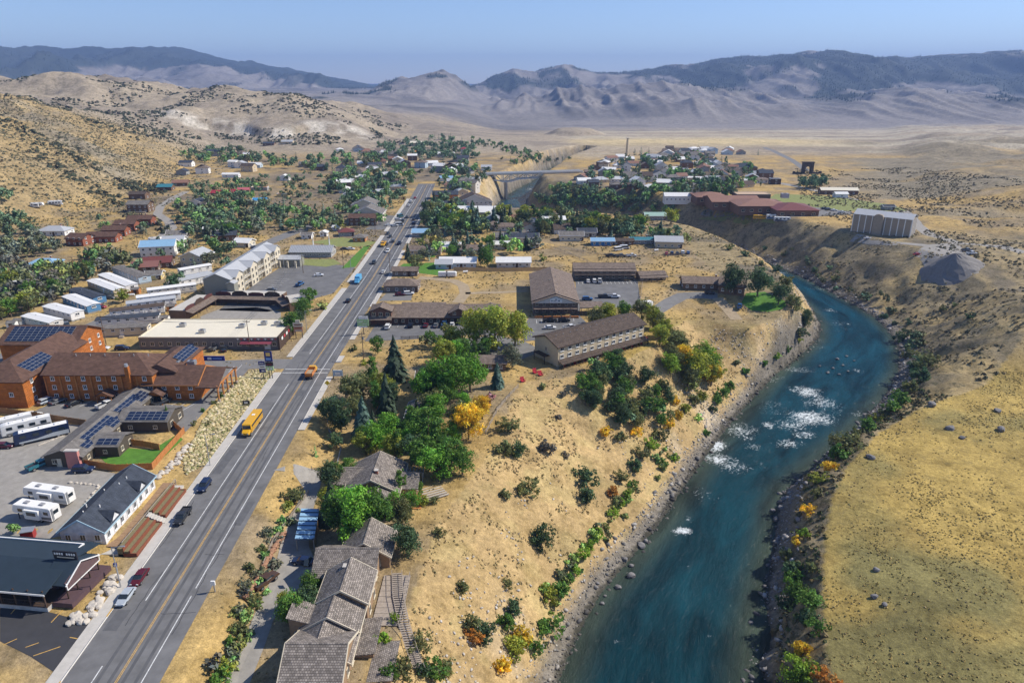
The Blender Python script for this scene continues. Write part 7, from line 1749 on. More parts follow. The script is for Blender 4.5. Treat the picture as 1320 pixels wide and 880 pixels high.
near = [
 (510,490,15,'spruce','conifer','tall dark spruce beside the dirt yard'),(487,456,6.5,'leafy','green','round green tree below the white billboard'),(460,517,7,'leafy','silver','silver leaved tree beside the highway embankment'),(446,512,6,'leafy','silver','silver leaved tree next to the kerb'),
 (499,532,13,'spruce','conifer','dark spruce behind the silver trees'),(470,562,12,'spruce','blue spruce','blue green spruce leaning over the garden'),(440,557,10,'leafy','dark green','dark tree filling the garden corner by the highway'),(428,545,8,'leafy','dark green','dark low tree beside the curved garden path'),
 (562,508,11,'leafy','bright green','bright green tree west of the white garden house'),(583,514,15,'leafy','bright green','broad bright green tree over the white garden house'),(606,505,13,'leafy','bright green','bright green tree east of the white garden house'),(572,470,9,'leafy','yellow green','pale green tree behind the bright green ones'),(598,462,8,'leafy','green','green tree at the yard end behind the bright ones'),
 (486,582,9,'leafy','bright green','bright green tree above the shake house'),(470,578,7,'leafy','green','green tree over the garden fence'),(508,560,7,'leafy','green','green tree beside the grey garden shed'),
 (604,566,11,'leafy','yellow','golden yellow tree at the top of the slope'),(622,540,8,'leafy','yellow','smaller golden tree beside the purple bush'),(632,518,4,'shrub','purple','dark purple bush beside the golden tree'),
 (553,580,13,'poplar','green','tall green poplar in the garden row'),(565,592,12,'poplar','green','green poplar second in the garden row'),(546,606,10,'leafy','green','green tree east of the shake house'),(580,610,10,'leafy','green','green tree over the slope edge'),(596,612,8,'leafy','green','last green tree at the slope edge'),(562,618,9,'leafy','bright green','bright tree by the garden pergola'),(535,596,8,'leafy','dark green','dark tree behind the shake house'),(525,570,7,'leafy','green','green tree by the shed roof'),
 (438,688,10,'leafy','green','green tree beside the carport'),(460,696,13,'leafy','bright green','big bright green tree behind the lodge'),(484,684,11,'leafy','green','green tree between lodge and shake house'),(425,662,7,'leafy','yellow green','yellow tinged tree above the carport'),(430,628,7,'leafy','olive','olive tree by the driveway entrance'),
 (519,680,8,'leafy','olive','olive tree on the slope above the lodge'),(525,716,8,'leafy','dark green','dark round tree beside the wooden stairs'),(378,806,7,'leafy','green','green tree beside the lodge driveway'),(398,795,7,'leafy','dark green','dark tree against the lodge wall'),(402,768,5.5,'leafy','green','green tree by the lodge back roof'),(370,788,4.5,'leafy','yellow green','yellow green tree by the driveway bend'),
 (660,474,8.5,'leafy','silver','large silver leaved tree west of the riverside motel'),(641,499,8.5,'spruce','blue spruce','small blue spruce beside the silver tree'),(612,448,15,'leafy','yellow green','huge yellow green willow west of the motel yard'),(638,450,16,'leafy','yellow green','huge yellow green willow in the motel yard'),(664,446,14,'leafy','yellow green','huge yellow green willow by the gabled motel'),
 (768,424,9,'leafy','olive','olive tree behind the riverside motel roof'),(784,418,9.5,'leafy','yellow green','yellow green tree behind the riverside motel roof'),(803,414,9,'leafy','green','green tree behind the riverside motel roof'),(826,416,10,'leafy','olive','olive tree at the riverside motel corner'),(842,424,10,'leafy','yellow green','yellow green tree at the motel end'),(855,438,9,'leafy','yellow green','yellow green tree on the slope edge'),
 (895,492,13,'leafy','yellow green','tall yellow green tree on the river slope'),(908,480,12,'leafy','lime','lime tree on the river slope'),(880,474,9,'leafy','yellow','yellow tree on the river slope'),(917,496,9,'leafy','yellow green','yellow green tree low on the river slope'),(870,455,9,'leafy','olive','olive tree high on the river slope'),(932,516,6,'leafy','green','green tree at the shore rocks'),
 (942,380,15,'leafy','dark green','tall dark tree beside the riverside house'),(976,382,14,'leafy','dark green','tall dark tree on the green lawn'),(1003,392,10,'leafy','dark green','dark tree at the lawn edge'),(1022,404,9,'leafy','olive','grey green tree above the river bend'),(1036,424,10,'leafy','dark green','dark tree on the bend slope'),(1030,440,7,'leafy','olive','olive tree low on the bend slope'),(1012,376,8,'leafy','olive','olive tree beyond the lawn'),
 (400,394,8,'leafy','green','green tree by the hotel lot corner'),(391,410,9,'leafy','green','green tree beside the horseshoe motel'),(379,432,10,'leafy','green','big green tree over the store front'),(386,420,7,'leafy','dark green','dark tree behind the brown pole sign'),(416,398,4,'shrub','yellow green','yellow bush in the roadside bed'),(398,436,4,'shrub','yellow green','yellow bush by the pavement'),
 (530,314,10,'spruce','blue spruce','blue spruce beside the highway shoulder'),(526,334,9,'spruce','conifer','dark spruce beside the highway lawn'),(557,320,8.5,'leafy','yellow','bright yellow tree beside the highway lawn'),(564,328,8,'leafy','lime','lime green tree beside the yellow one'),(588,330,10,'spruce','blue spruce','blue spruce before the pale roofed house'),(603,318,10,'spruce','blue spruce','blue spruce among the garden trees'),(535,350,9,'leafy','olive','olive pine on the highway lawn'),(620,342,12,'poplar','dark green','dark poplar beside the blue bungalow'),(628,344,11,'leafy','green','green tree beside the blue bungalow'),(553,336,5,'spruce','blue spruce','small blue spruce by the driveway'),
 (660,328,8,'leafy','lime','lime green tree above the white bungalow'),(668,326,8,'leafy','bright green','bright green tree above the white bungalow'),(678,322,9,'spruce','conifer','dark spruce above the white bungalow'),(700,336,4,'shrub','yellow green','yellow bush at the dry field'),
 (160,390,7.5,'leafy','yellow green','round olive tree in the mobile home lane'),(225,372,9,'leafy','dark green','dark round tree beside the double wide home'),(233,368,7,'leafy','dark green','dark tree under the double wide home'),(218,548,6,'spruce','green','young green fir in the fenced yard'),(118,360,6,'leafy','dark green','dark tree behind the tan mobile home'),(272,345,9,'leafy','silver','silver tree below the tan balcony house'),(282,335,9,'leafy','dark green','dark tree behind the balcony house'),(295,330,8,'leafy','dark green','dark tree beside the grey hotel roof'),(175,352,7,'leafy','dark green','dark tree beside the maroon roofs'),
 (20,690,3.5,'leafy','green','green tree between camper and navy roof'),(378,647,4,'shrub','olive','olive bush beside the driveway mouth'),(407,588,4,'spruce','green','small green fir by the garden gate'),(576,438,7,'leafy','olive','olive tree below the brown motel wall'),(556,446,6,'leafy','green','green tree below the brown motel wall'),
 (88,266+30,9,'spruce','conifer','lone dark spruce beside the white porch house'),(40,300,11,'poplar','olive','tall olive poplar below the hillside pad'),(48,302,10,'poplar','olive','olive poplar beside the porch house'),(8,262,12,'leafy','dark green','dark tree on the hillside edge'),
 (865,290,12,'leafy','yellow green','yellow green cottonwood at the field edge')]
for q in near: T(*q)
TH = [('leafy','olive'),('leafy','olive'),('leafy','green'),('leafy','grey'),('shrub','grey'),('leafy','yellow green'),('poplar','olive')]
poly_trees([(0,345),(45,352),(80,352),(110,330),(165,325),(172,345),(130,352),(108,366),(80,386),(45,404),(0,416)], 74, (5,9), TH, 'in the thicket above the mobile homes', 'trees of the thicket above the mobile homes', seed=2)
poly_trees([(0,312),(50,312),(76,318),(80,330),(40,334),(0,345)], 16, (6,9), [('leafy','silver'),('leafy','silver'),('leafy','olive')], 'under the hillside', 'silver trees under the hillside', seed=3)
poly_trees([(0,278),(40,284),(50,300),(40,312),(0,312)], 10, (7,10), [('leafy','dark green'),('poplar','olive'),('spruce','conifer')], 'at the hill foot', 'trees at the hill foot', seed=4)
DK = [('leafy','dark green'),('leafy','dark green'),('spruce','conifer'),('leafy','green'),('leafy','olive'),('poplar','dark green')]
poly_trees([(226,268),(300,262),(335,270),(340,300),(318,312),(262,318),(232,300)], 62, (6,10), DK + [('leafy','silver')], 'in the gardens below the hill', 'garden trees below the hill', seed=5)
for q in [(283,276,7),(262,298,6),(275,280,6)]: T(q[0], q[1], q[2], 'leafy', 'yellow green', 'yellow green tree in the gardens below the hill', 'yellow trees below the hill')
poly_trees([(244,240),(330,236),(345,262),(300,262),(250,262)], 40, (5,8), DK, 'around the red barns', 'trees around the red barns', seed=6)
poly_trees([(228,200),(300,192),(330,206),(420,208),(480,198),(500,210),(440,222),(400,222),(330,214),(250,212)], 62, (7,12), DK, 'along the far hill foot', 'trees along the far hill foot', seed=7)
poly_trees([(335,262),(400,268),(440,285),(440,300),(400,300),(340,290)], 24, (5,9), DK, 'behind the park', 'trees behind the park', seed=8)
poly_trees([(430,226),(520,214),(545,226),(520,256),(500,275),(450,270),(425,250)], 62, (6,11), DK, 'along the highway gardens', 'trees along the highway gardens', seed=9)
poly_trees([(480,186),(560,178),(600,186),(620,205),(560,212),(500,206)], 70, (7,12), [('spruce','conifer'),('leafy','dark green'),('leafy','dark green')], 'on the far rise', 'trees on the far rise', seed=10)
poly_trees([(545,268),(575,262),(600,276),(640,290),(650,300),(600,304),(560,300),(540,288)], 40, (7,12), DK + [('spruce','blue spruce'),('leafy','yellow green')], 'beside the highway houses', 'trees beside the highway houses', seed=11)
poly_trees([(560,218),(612,214),(640,225),(606,255),(565,250),(556,235)], 34, (6,10), DK, 'on the bluff by the bridge', 'trees on the bluff by the bridge', seed=12)
poly_trees([(640,284),(700,282),(760,288),(830,294),(860,300),(820,306),(760,304),(700,304),(650,298)], 42, (7,12), DK + [('leafy','yellow green'),('leafy','olive')], 'along the canyon rim', 'trees along the canyon rim', seed=13)
poly_trees([(720,250),(760,246),(830,262),(872,276),(850,282),(780,272),(726,266)], 34, (6,10), DK + [('leafy','yellow green')], 'on the far canyon rim', 'trees on the far canyon rim', seed=14)
poly_trees([(745,230),(800,204),(905,200),(985,228),(980,242),(900,250),(830,262),(770,250)], 74, (6,11), DK, 'among the far town roofs', 'trees among the far town roofs', seed=15)
poly_trees([(868,244),(948,240),(952,256),(876,258)], 24, (9,13), [('poplar','olive'),('leafy','dark green'),('poplar','green')], 'beside the school', 'poplars beside the school', seed=16)
poly_trees([(1032,236),(1064,236),(1064,244),(1034,244)], 7, (8,10), [('leafy','dark green')], 'below the stone arch', 'trees below the stone arch', seed=17)
for px, h in ((826,11),(818,10),(836,10),(899,14),(1010 - 33,9)): T(px, 200, h, 'spruce', 'conifer', 'dark spruce standing above the far town roofs', 'spruces above the far town')
poly_trees([(640,206),(690,204),(740,206),(700,212),(655,214)], 14, (4,7), DK, 'in the canyon past the bridge', 'trees past the bridge', seed=18)
for px, py in ((828,282),(908,276),(916,278)): T(px, py, 7, 'spruce', 'conifer', 'small dark spruce before the school', 'spruces before the school')
poly_trees([(745,478),(800,472),(850,500),(872,540),(850,556),(800,552),(745,520)], 34, (4.5,7.5), [('leafy','dark green'),('leafy','olive'),('leafy','green'),('leafy','dark green')], 'in the thicket on the river slope', 'trees of the slope thicket', seed=19)
GARD = [('leafy','green'),('leafy','bright green'),('leafy','dark green'),('leafy','yellow green'),('poplar','green'),('leafy','olive'),('spruce','conifer')]
poly_trees([(448,500),(480,478),(530,470),(560,500),(600,520),(610,560),(600,605),(560,620),(520,600),(480,590),(440,590),(425,560)], 19, (5,10), GARD, 'in the garden grove beside the highway', 'trees of the garden grove beside the highway', seed=31)
poly_trees([(420,640),(440,612),(520,620),(540,650),(520,690),(450,700),(420,690)], 7, (5,9), GARD, 'around the shake house', 'trees around the shake house', seed=32)
poly_trees([(540,446),(590,438),(620,446),(690,452),(640,470),(560,470)], 8, (4,8), GARD, 'behind the bright green trees', 'trees behind the bright green trees', seed=33)
poly_trees([(840,420),(870,440),(920,470),(925,500),(890,520),(860,480)], 9, (5,9), [('leafy','yellow green'),('leafy','lime'),('leafy','olive'),('leafy','yellow')], 'on the yellowing river slope', 'trees of the yellowing river slope', seed=34)
poly_trees([(600,186),(640,194),(690,210),(716,213),(700,203),(650,188),(610,180)], 44, (4,8), DK, 'in the canyon past the bridge', 'trees past the bridge', seed=35)
poly_trees([(1010,318),(1080,345),(1150,390),(1190,440),(1186,480),(1165,440),(1120,400),(1040,360)], 20, (2.5,5), [('shrub','olive'),('shrub','dark green'),('leafy','olive')], 'on the brown canyon bend', 'bushy trees on the brown canyon bend', seed=36)
poly_trees([(694,250),(720,246),(765,244),(770,262),(730,276),(700,270),(686,256)], 40, (5,9), DK + [('leafy','yellow green')], 'on the bluff beyond the river', 'trees on the bluff beyond the river', seed=37)
poly_trees([(300,878),(322,820),(345,770),(372,690),(392,640),(376,640),(335,715),(300,800),(268,878)], 17, (1.4,3), [('shrub','silver'),('shrub','olive'),('shrub','green'),('shrub','yellow green'),('shrub','grey')], 'on the planted highway verge', 'bushes on the planted highway verge', seed=38)
poly_trees([(300,878),(322,820),(345,770),(330,740),(290,830)], 8, (1.2,2.2), [('shrub','yellow green'),('shrub','green'),('shrub','olive')], 'low on the planted highway verge', 'bushes low on the planted highway verge', seed=39)
poly_trees([(700,760),(760,690),(815,625),(870,560),(930,500),(955,480),(940,505),(880,580),(820,650),(770,715),(715,800)], 20, (1.5,3.2), [('shrub','lime'),('shrub','green'),('shrub','olive'),('shrub','yellow green')], 'above the sunny shore rocks', 'bushes above the sunny shore rocks', seed=40)
MIX = DK + [('leafy','yellow green'),('leafy','silver'),('spruce','blue spruce')]
poly_trees([(180,300),(230,310),(300,318),(330,325),(320,345),(250,350),(200,330)], 12, (5,8), MIX, 'between the houses below the hill', 'trees between the houses below the hill', seed=21)
poly_trees([(345,275),(440,262),(480,262),(500,290),(440,300),(360,300)], 26, (5,9), MIX, 'north of the park', 'trees north of the park', seed=22)
poly_trees([(540,300),(640,300),(700,312),(690,330),(600,338),(545,340)], 22, (5,9), MIX, 'in the bungalow gardens', 'trees in the bungalow gardens', seed=23)
poly_trees([(120,282),(200,288),(220,300),(190,306),(110,300)], 8, (4,6), MIX, 'beside the dark red row', 'trees beside the dark red row', seed=24)
poly_trees([(330,230),(440,222),(440,250),(380,262),(335,250)], 34, (3,6), [('leafy','dark green'),('shrub','olive'),('leafy','olive')], 'in the scrub field', 'small trees in the scrub field', seed=25)
poly_trees([(700,296),(840,300),(900,312),(930,326),(860,312),(720,306)], 16, (5,9), MIX, 'behind the dry field', 'trees behind the dry field', seed=26)
# shrubs
SHR = [(655,556,5,'olive'),(650,584,5,'olive'),(668,586,5.5,'dark green'),(704,582,5,'grey'),(680,636,5,'olive'),(651,640,3,'olive'),(756,622,5.5,'dark green'),(757,646,5.5,'dark green'),(698,702,6.5,'dark green'),(608,812,4,'olive'),(623,820,4.5,'dark green'),(610,826,3,'orange'),
 (652,806,4,'green'),(661,788,4,'dark green'),(665,840,4.5,'yellow green'),(672,828,4,'yellow'),(709,772,4,'yellow green'),(724,764,4,'green'),(709,812,4.5,'green'),(691,838,3.5,'green'),(649,864,3.5,'yellow'),(540,838,4,'olive'),(566,690,2.6,'olive'),(596,760,2.8,'olive'),(655,756,2.4,'olive'),
 (769,694,3.5,'lime'),(760,706,3.5,'lime'),(752,720,3.4,'lime'),(742,738,3.2,'lime'),(734,748,3,'green'),(800,650,3,'lime'),(808,640,3,'lime'),(790,664,2.6,'lime'),(815,628,3,'green'),(870,592,3,'lime'),(856,600,3,'green'),(910,560,3,'green'),(918,530,3.6,'dark green'),(924,520,4,'green'),(940,500,4,'green'),
 (800,620,4,'olive'),(818,604,4.5,'dark green'),(826,590,4,'olive'),(838,578,4,'lime'),(850,566,4.5,'olive'),(862,552,4,'yellow'),(874,540,4,'yellow'),(870,520,4,'yellow'),(884,530,4,'yellow green'),(895,520,4.5,'olive'),(905,515,4,'yellow green'),(790,636,3.5,'orange'),(796,648,3,'olive'),
 (780,560,3.5,'yellow'),(800,566,3.5,'olive'),(820,560,3,'yellow'),(960,480,3,'green'),(985,470,3,'green'),(1000,462,3,'lime'),(1015,452,3,'green'),(1030,440,3,'yellow green'),(950,470,3,'olive'),(725,510,2.5,'grey'),(700,500,2.4,'olive'),(770,465,2.2,'grey'),(730,590,2.4,'grey'),(720,540,2.2,'grey'),
 (1019,740,5,'dark green'),(1014,720,4,'olive'),(1027,770,5.5,'green'),(1043,780,5,'green'),(1014,786,4,'dark green'),(1032,842,4,'yellow'),(1030,872,6,'lime'),(1053,812,3.5,'green'),(1062,880,3.5,'orange'),(1045,735,3,'olive'),(1036,690,3,'lime'),(1040,660,3,'yellow'),(1052,640,3,'olive'),(1022,750,4,'green'),(1040,800,4,'dark green'),(1026,700,3,'yellow'),
 (1088,582,8,'olive'),(1080,590,6,'green'),(1100,566,6,'olive'),(1118,552,5,'green'),(1186,492,8,'dark green'),(1173,506,7,'olive'),(1158,520,6,'green'),(1196,472,7,'olive'),(1180,478,6,'dark green'),(1068,606,4,'yellow'),(1054,622,3.5,'yellow green'),(1150,530,5,'green'),(1140,536,4,'olive'),(1130,545,4,'yellow green'),
 (1120,420,5,'dark green'),(1140,430,5,'olive'),(1100,405,5,'dark green'),(1080,395,5,'olive'),(1060,385,5,'dark green'),(1160,440,6,'dark green'),(1170,460,6,'olive'),(1040,372,5,'dark green'),(1020,362,4,'olive'),(1000,350,4,'dark green'),(980,342,4,'olive'),(1110,415,4,'olive'),(1090,400,5,'olive'),(1230,395,3,'olive'),(1250,410,3,'dark green'),(1215,400,3,'olive'),
 (960,330,4,'dark green'),(940,322,4,'olive'),(1050,350,4,'dark green'),(1075,362,4,'olive'),(1010,330,4,'olive'),(985,322,4,'dark green'),(330,780,3,'olive'),(318,760,2.6,'silver'),(308,790,2.6,'silver'),(345,690,2.6,'silver'),(338,710,2.4,'olive'),(322,735,2.6,'olive'),(298,830,2.6,'green'),(312,815,2.4,'olive'),(380,640,3,'olive'),(372,655,2.4,'yellow green'),(305,812,2.2,'olive'),(290,860,2.2,'silver'),(335,745,2.4,'silver'),(520,868,3.5,'olive'),(505,872,3,'green'),(560,870,3.5,'green'),(575,865,3,'olive'),(545,870,3,'dark green'),
 (250,548,1.6,'olive'),(262,530,1.6,'green'),(275,520,1.6,'olive'),(285,512,1.8,'green'),(268,548,1.6,'olive'),(300,498,1.4,'olive'),(510,800,2,'lime'),(494,826,2.6,'lime'),(545,650,3,'yellow green'),(560,648,2.5,'olive'),(540,632,3,'green'),(440,655,3,'olive'),(486,440,2.5,'dark green'),(590,415,3,'dark green'),(470,470,2,'yellow green'),(455,452,2.5,'olive')]
SHRUBS = [(a, b, c, 'shrub', d, None, None) for a, b, c, d in SHR]
def where_shrub(px, py):
    if px > 990 and py > 560: return 'on the shaded right river bank'.replace('right ', '')
    if px > 950 and py < 470: return 'on the canyon bend slope'
    if px > 1050: return 'by the plateau edge'
    if px < 400: return 'beside the highway embankment'
    if px > 720 and py > 600: return 'at the shore rocks'
    return 'on the dry river slope'
SHRUBS = [(a, b, c, k, d, '%s%s bush %s' % ('small ' if c < 3 else ('large ' if c > 4.2 else ''), d, where_shrub(a, b)), 'bushes ' + where_shrub(a, b)) for a, b, c, k, d, _, _ in SHRUBS]

def plant(lst, limit, name, cat, partnames, stuffname, stufflabel):
    items = []
    for i, t in enumerate(lst):
        x, y, z = ground(t[0], t[1])
        if z < RIVER_Z + .3 or (abs(x - float(road_x(y))) < 10.5 and y < 690): continue
        items.append((t[2] / math.hypot(x, y, z - CAM_H), x, y, z) + tuple(t[2:]))
    items.sort(key=lambda q: -q[0])
    SV, SF, SCc, off = [], [], [], 0
    rr_ = random.Random(3)
    for n, (ap, x, y, z, h, kind, col, label, group) in enumerate(items):
        D = math.hypot(x, y); lod = 0 if ap * 892 > 26 else (1 if ap * 892 > 12 else 2)
        pr = proto(kind, lod); me_, tk, arr = pr[rr_.randrange(len(pr))]
        rz = rr_.uniform(0, 6.28); sx = h * rr_.uniform(.85, 1.18)
        if n < limit:
            root = thing({'spruce': 'spruce_tree', 'poplar': 'poplar_tree', 'leafy': 'leafy_tree', 'shrub': 'bush'}[kind], label, cat if kind != 'shrub' else 'shrub', (x, y, z - .1), rz, group)
            root.scale = (sx, sx, h)
            obj(partnames[0], tk, M_BARK, root); obj(partnames[1], me_, leaf_mat(col, LC[col]), root)
        else:
            arr = proto(kind, 2)[rr_.randrange(2)][2]
            V, F, C = arr; c, s = math.cos(rz), math.sin(rz)
            P = np.stack([(V[:, 0] * c - V[:, 1] * s) * sx + x, (V[:, 0] * s + V[:, 1] * c) * sx + y, V[:, 2] * h + z - .1], 1)
            SV.append(P); SF.append(F + off); off += len(P); k = rr_.uniform(1.0, 1.7); lc_ = np.array(LC[col]); lc_ = (lc_ * .7 + .3 * lc_.mean() * np.array((1.0, 1.1, .85))) * (.72 if col in ('silver', 'grey', 'yellow', 'yellow green', 'olive') else 1.3); SCc.append(np.concatenate([C[:, :3] * lc_ * k, C[:, 3:]], 1))
    if SV:
        struct(obj(stuffname, mesh_np(stuffname, np.vstack(SV), np.vstack(SF), np.vstack(SCc)), MAT_STUFF), 'stuff', stufflabel)
MAT_STUFF = mat_tint('scatter_tint', .8, spk=False)
plant(TREES, 325, 'tree', 'tree', ('trunk', 'crown'), 'distant_woodland', 'mass of small distant trees through the far town and hills')
plant(SHRUBS, 290, 'bush', 'shrub', ('stem', 'foliage'), 'distant_shrubbery', 'small bushes beyond')

# low scrub, rocks: uncountable stuff joined into single meshes
def scatter(name, label, x, y, size, col, kind='scrub', zoff=0., flat=.7, m=None):
    n = len(x); z = hgt(x, y)
    if kind == 'scrub':
        nq = 7; d = vr.normal(size=(n, nq, 3)); d[:, :, 2] = np.abs(d[:, :, 2]) * .9 + .15; d /= np.linalg.norm(d, axis=2)[:, :, None]
        c0 = np.stack([x, y, z + zoff], 1)[:, None, :]; P = c0 + d * (size[:, None, None] * np.array([.42, .42, .36]))
        V, F, C = quads_np(P.reshape(-1, 3), d.reshape(-1, 3), np.repeat(size * .36, nq), .3, np.repeat(np.concatenate([col, np.ones((n, 1))], 1), nq, 0) * np.concatenate([vr.uniform(.7, 1.3, (n * nq, 1)).repeat(3, 1), np.ones((n * nq, 1))], 1))
    else:
        t = (1 + 5 ** .5) / 2; B = np.array([(-1, t, 0), (1, t, 0), (-1, -t, 0), (1, -t, 0), (0, -1, t), (0, 1, t), (0, -1, -t), (0, 1, -t), (t, 0, -1), (t, 0, 1), (-t, 0, -1), (-t, 0, 1)]) / 1.9
        FI = np.array([(0, 11, 5), (0, 5, 1), (0, 1, 7), (0, 7, 10), (0, 10, 11), (1, 5, 9), (5, 11, 4), (11, 10, 2), (10, 7, 6), (7, 1, 8), (3, 9, 4), (3, 4, 2), (3, 2, 6), (3, 6, 8), (3, 8, 9), (4, 9, 5), (2, 4, 11), (6, 2, 10), (8, 6, 7), (9, 8, 1)])
        R = B[None] * vr.uniform(.7, 1.25, (n, 12, 1)); a = vr.uniform(0, 6.28, n); c, s = np.cos(a)[:, None], np.sin(a)[:, None]
        st = vr.uniform(.7, 1.4, (n, 1)); X = R[:, :, 0] * st; Y = R[:, :, 1] / st
        P = np.stack([(X * c - Y * s) * size[:, None] * .5 + x[:, None], (X * s + Y * c) * size[:, None] * .5 + y[:, None], R[:, :, 2] * size[:, None] * .5 * flat + (z + zoff + size * .12)[:, None]], 2)
        V = P.reshape(-1, 3); F = (FI[None] + 12 * np.arange(n)[:, None, None]).reshape(-1, 3); C = np.repeat(np.concatenate([col, np.ones((n, 1))], 1), 12, 0)
    return struct(obj(name, mesh_np(name, V, F, C), m or MAT_STUFF), 'stuff', label)
def cvar(n, cols, v=.2):
    c = np.array(cols)[vr.integers(0, len(cols), n)]; return c * vr.uniform(1 - v, 1 + v, (n, 1))
def rnd(n, x0, x1, y0, y1): return vr.uniform(x0, x1, n), vr.uniform(y0, y1, n)
SAGE = [(.17, .16, .10), (.13, .135, .08), (.23, .19, .10), (.11, .11, .06)]
x, y = rnd(75000, -760, -230, 380, 1000); d = np.interp(y, HILL_Y, HILL_X) - x
k = (vr.uniform(0, 1, len(x)) < .15 + .5 * S((d + 30) / 60)) & (d > -45) & (np.abs(x) < .76 * y + 10) & (fbm(x / 55, y / 40, 4, 500) + .35 * vr.uniform(-1, 1, len(x)) > -.12); x, y = x[k], y[k]
scatter('sagebrush', 'grey green sagebrush dotting the hillside', x, y, vr.uniform(.5, 2.4, len(x)), cvar(len(x), SAGE))
x, y = rnd(12000, -900, -120, 850, 1500); k = (np.abs(x) < .74 * y) & (fbm(x / 60, y / 60, 3, 501) > .05) & (hgt(x, y) > 3); x, y = x[k], y[k]
scatter('hill_scrub', 'dark juniper scrub dotting the middle hills', x, y, vr.uniform(2., 5.5, len(x)), cvar(len(x), [(.05, .065, .035), (.08, .085, .05)]))
x, y = rnd(110000, 30, 240, 70, 260); q = y + .22 * (x - 150)
k = (q < 262) & ~inside(VALLEY, x, y) & (x > np.interp(y, R_TOP[:8, 1], R_TOP[:8, 0])) & (x < .82 * y + 25) & (hgt(x, y) < -2); x, y = x[k], y[k]; f = S(.5 + 1.5 * fbm(x / 22, y / 22, 3, 502)); k = (vr.uniform(0, 1, len(x)) < .15 + .6 * f) & (fbm(x / 3.5, y / 3.5, 3, 533) + .25 * f > .02); x, y = x[k], y[k]
scatter('grass_tufts', 'tufts of dry grass and sage on the river plateau', x, y, vr.uniform(.16, .62, len(x)) ** 1.2, cvar(len(x), [(.40, .29, .10), (.34, .26, .095), (.45, .34, .13), (.27, .23, .085)]))
x, y = rnd(26000, 60, 420, 225, 760); k = ((x > .36 * y + 30) | ((y < 330) & (x > 150))) & ~inside(RIVER, x, y) & (np.abs(x) < .76 * y + 20) & (hgt(x, y) > RIVER_Z + 2) & (fbm(x / 30, y / 30, 3, 503) > -.1); x, y = x[k], y[k]
scatter('bench_scrub', 'brown scrub on the canyon benches', x, y, vr.uniform(.6, 2.0, len(x)), cvar(len(x), [(.16, .14, .08), (.11, .11, .06), (.24, .19, .10)]))
# thin dry grass over the open ground of the town, clear of paving
x, y = rnd(42000, -330, 150, 82, 560); k = (np.abs(x) < .74 * y + 12) & ((x < road_x(y) - 11.2) | (x > road_x(y) + 9.2)) & ~inside(VALLEY, x, y); x, y = x[k], y[k]
for p_ in NO_GRASS: k = ~inside(p_, x, y); x, y = x[k], y[k]
for p_, w_ in NO_ROAD: k = seg_dist(p_, x, y, False) > w_ / 2 + .4; x, y = x[k], y[k]
k = fbm(x / 12, y / 12, 3, 510) > -.12; x, y = x[k], y[k]
scatter('dry_grass', 'thin dry grass and weeds over the open town ground', x, y, vr.uniform(.25, .9, len(x)) * np.clip(y / 220, .7, 1.8), cvar(len(x), [(.34, .26, .12), (.26, .21, .10), (.40, .30, .14), (.17, .17, .08)]))
# dark scrub in the hillside gullies
gp_ = []
for i in range(420):
    t_ = vr.uniform(0, 1); k_ = i % 3; a_, b_ = [((-5, 150), (135, 222)), ((40, 196), (215, 300)), ((150, 236), (215, 246))][k_]
    gp_.append(ground(a_[0] + (b_[0] - a_[0]) * t_ + vr.normal() * 5, a_[1] + (b_[1] - a_[1]) * t_ + vr.normal() * 4)[:2])
gp_ = np.array(gp_); scatter('gully_scrub', 'dark scrub filling the hillside gullies', gp_[:, 0], gp_[:, 1], vr.uniform(2.0, 5.0, len(gp_)), cvar(len(gp_), [(.06, .07, .04), (.09, .09, .05), (.05, .06, .035)]))
# left river slope: dry grass tufts and stones
x, y = rnd(110000, -30, 150, 78, 480); k = inside(VALLEY, x, y) & ~inside(RIVER, x, y); x, y = x[k], y[k]; xc_ = np.interp(y, [60,91,117,142,174,210,240,270,302,340,400,450,511], [15,24,33,46,62,92,115,138,160,170,170,155,135]); left = x < xc_
dr_ = seg_dist(RIVER, x, y)
kk = left & (dr_ > 8) & (fbm(x / 4.5, y / 4.5, 3, 531) + .6 * fbm(x / 16, y / 16, 2, 532) > .06)
scatter('slope_grass', 'dry golden grass tufts on the river slope', x[kk], y[kk], vr.uniform(.2, .8, kk.sum()), cvar(kk.sum(), [(.40, .295, .13), (.32, .25, .11), (.46, .34, .17), (.25, .21, .10)]))
kk = left & (dr_ > 5) & (dr_ < 24) & (vr.uniform(0, 1, len(x)) < .5 * S(.35 + 1.6 * fbm(x / 14 + .4 * y / 14, y / 22, 4, 208)))
scatter('scree', 'pale scree stones on the river slope', x[kk], y[kk], vr.uniform(.25, .8, kk.sum()), cvar(kk.sum(), [(.50, .46, .40), (.42, .38, .33), (.56, .52, .46)]), 'rock')
kk = ~left & (dr_ > 4) & (vr.uniform(0, 1, len(x)) < .3)
scatter('bank_scrub', 'brown scrub on the shaded river bank', x[kk], y[kk], vr.uniform(.5, 1.9, kk.sum()), cvar(kk.sum(), [(.13, .12, .06), (.08, .10, .04), (.22, .17, .08)]))
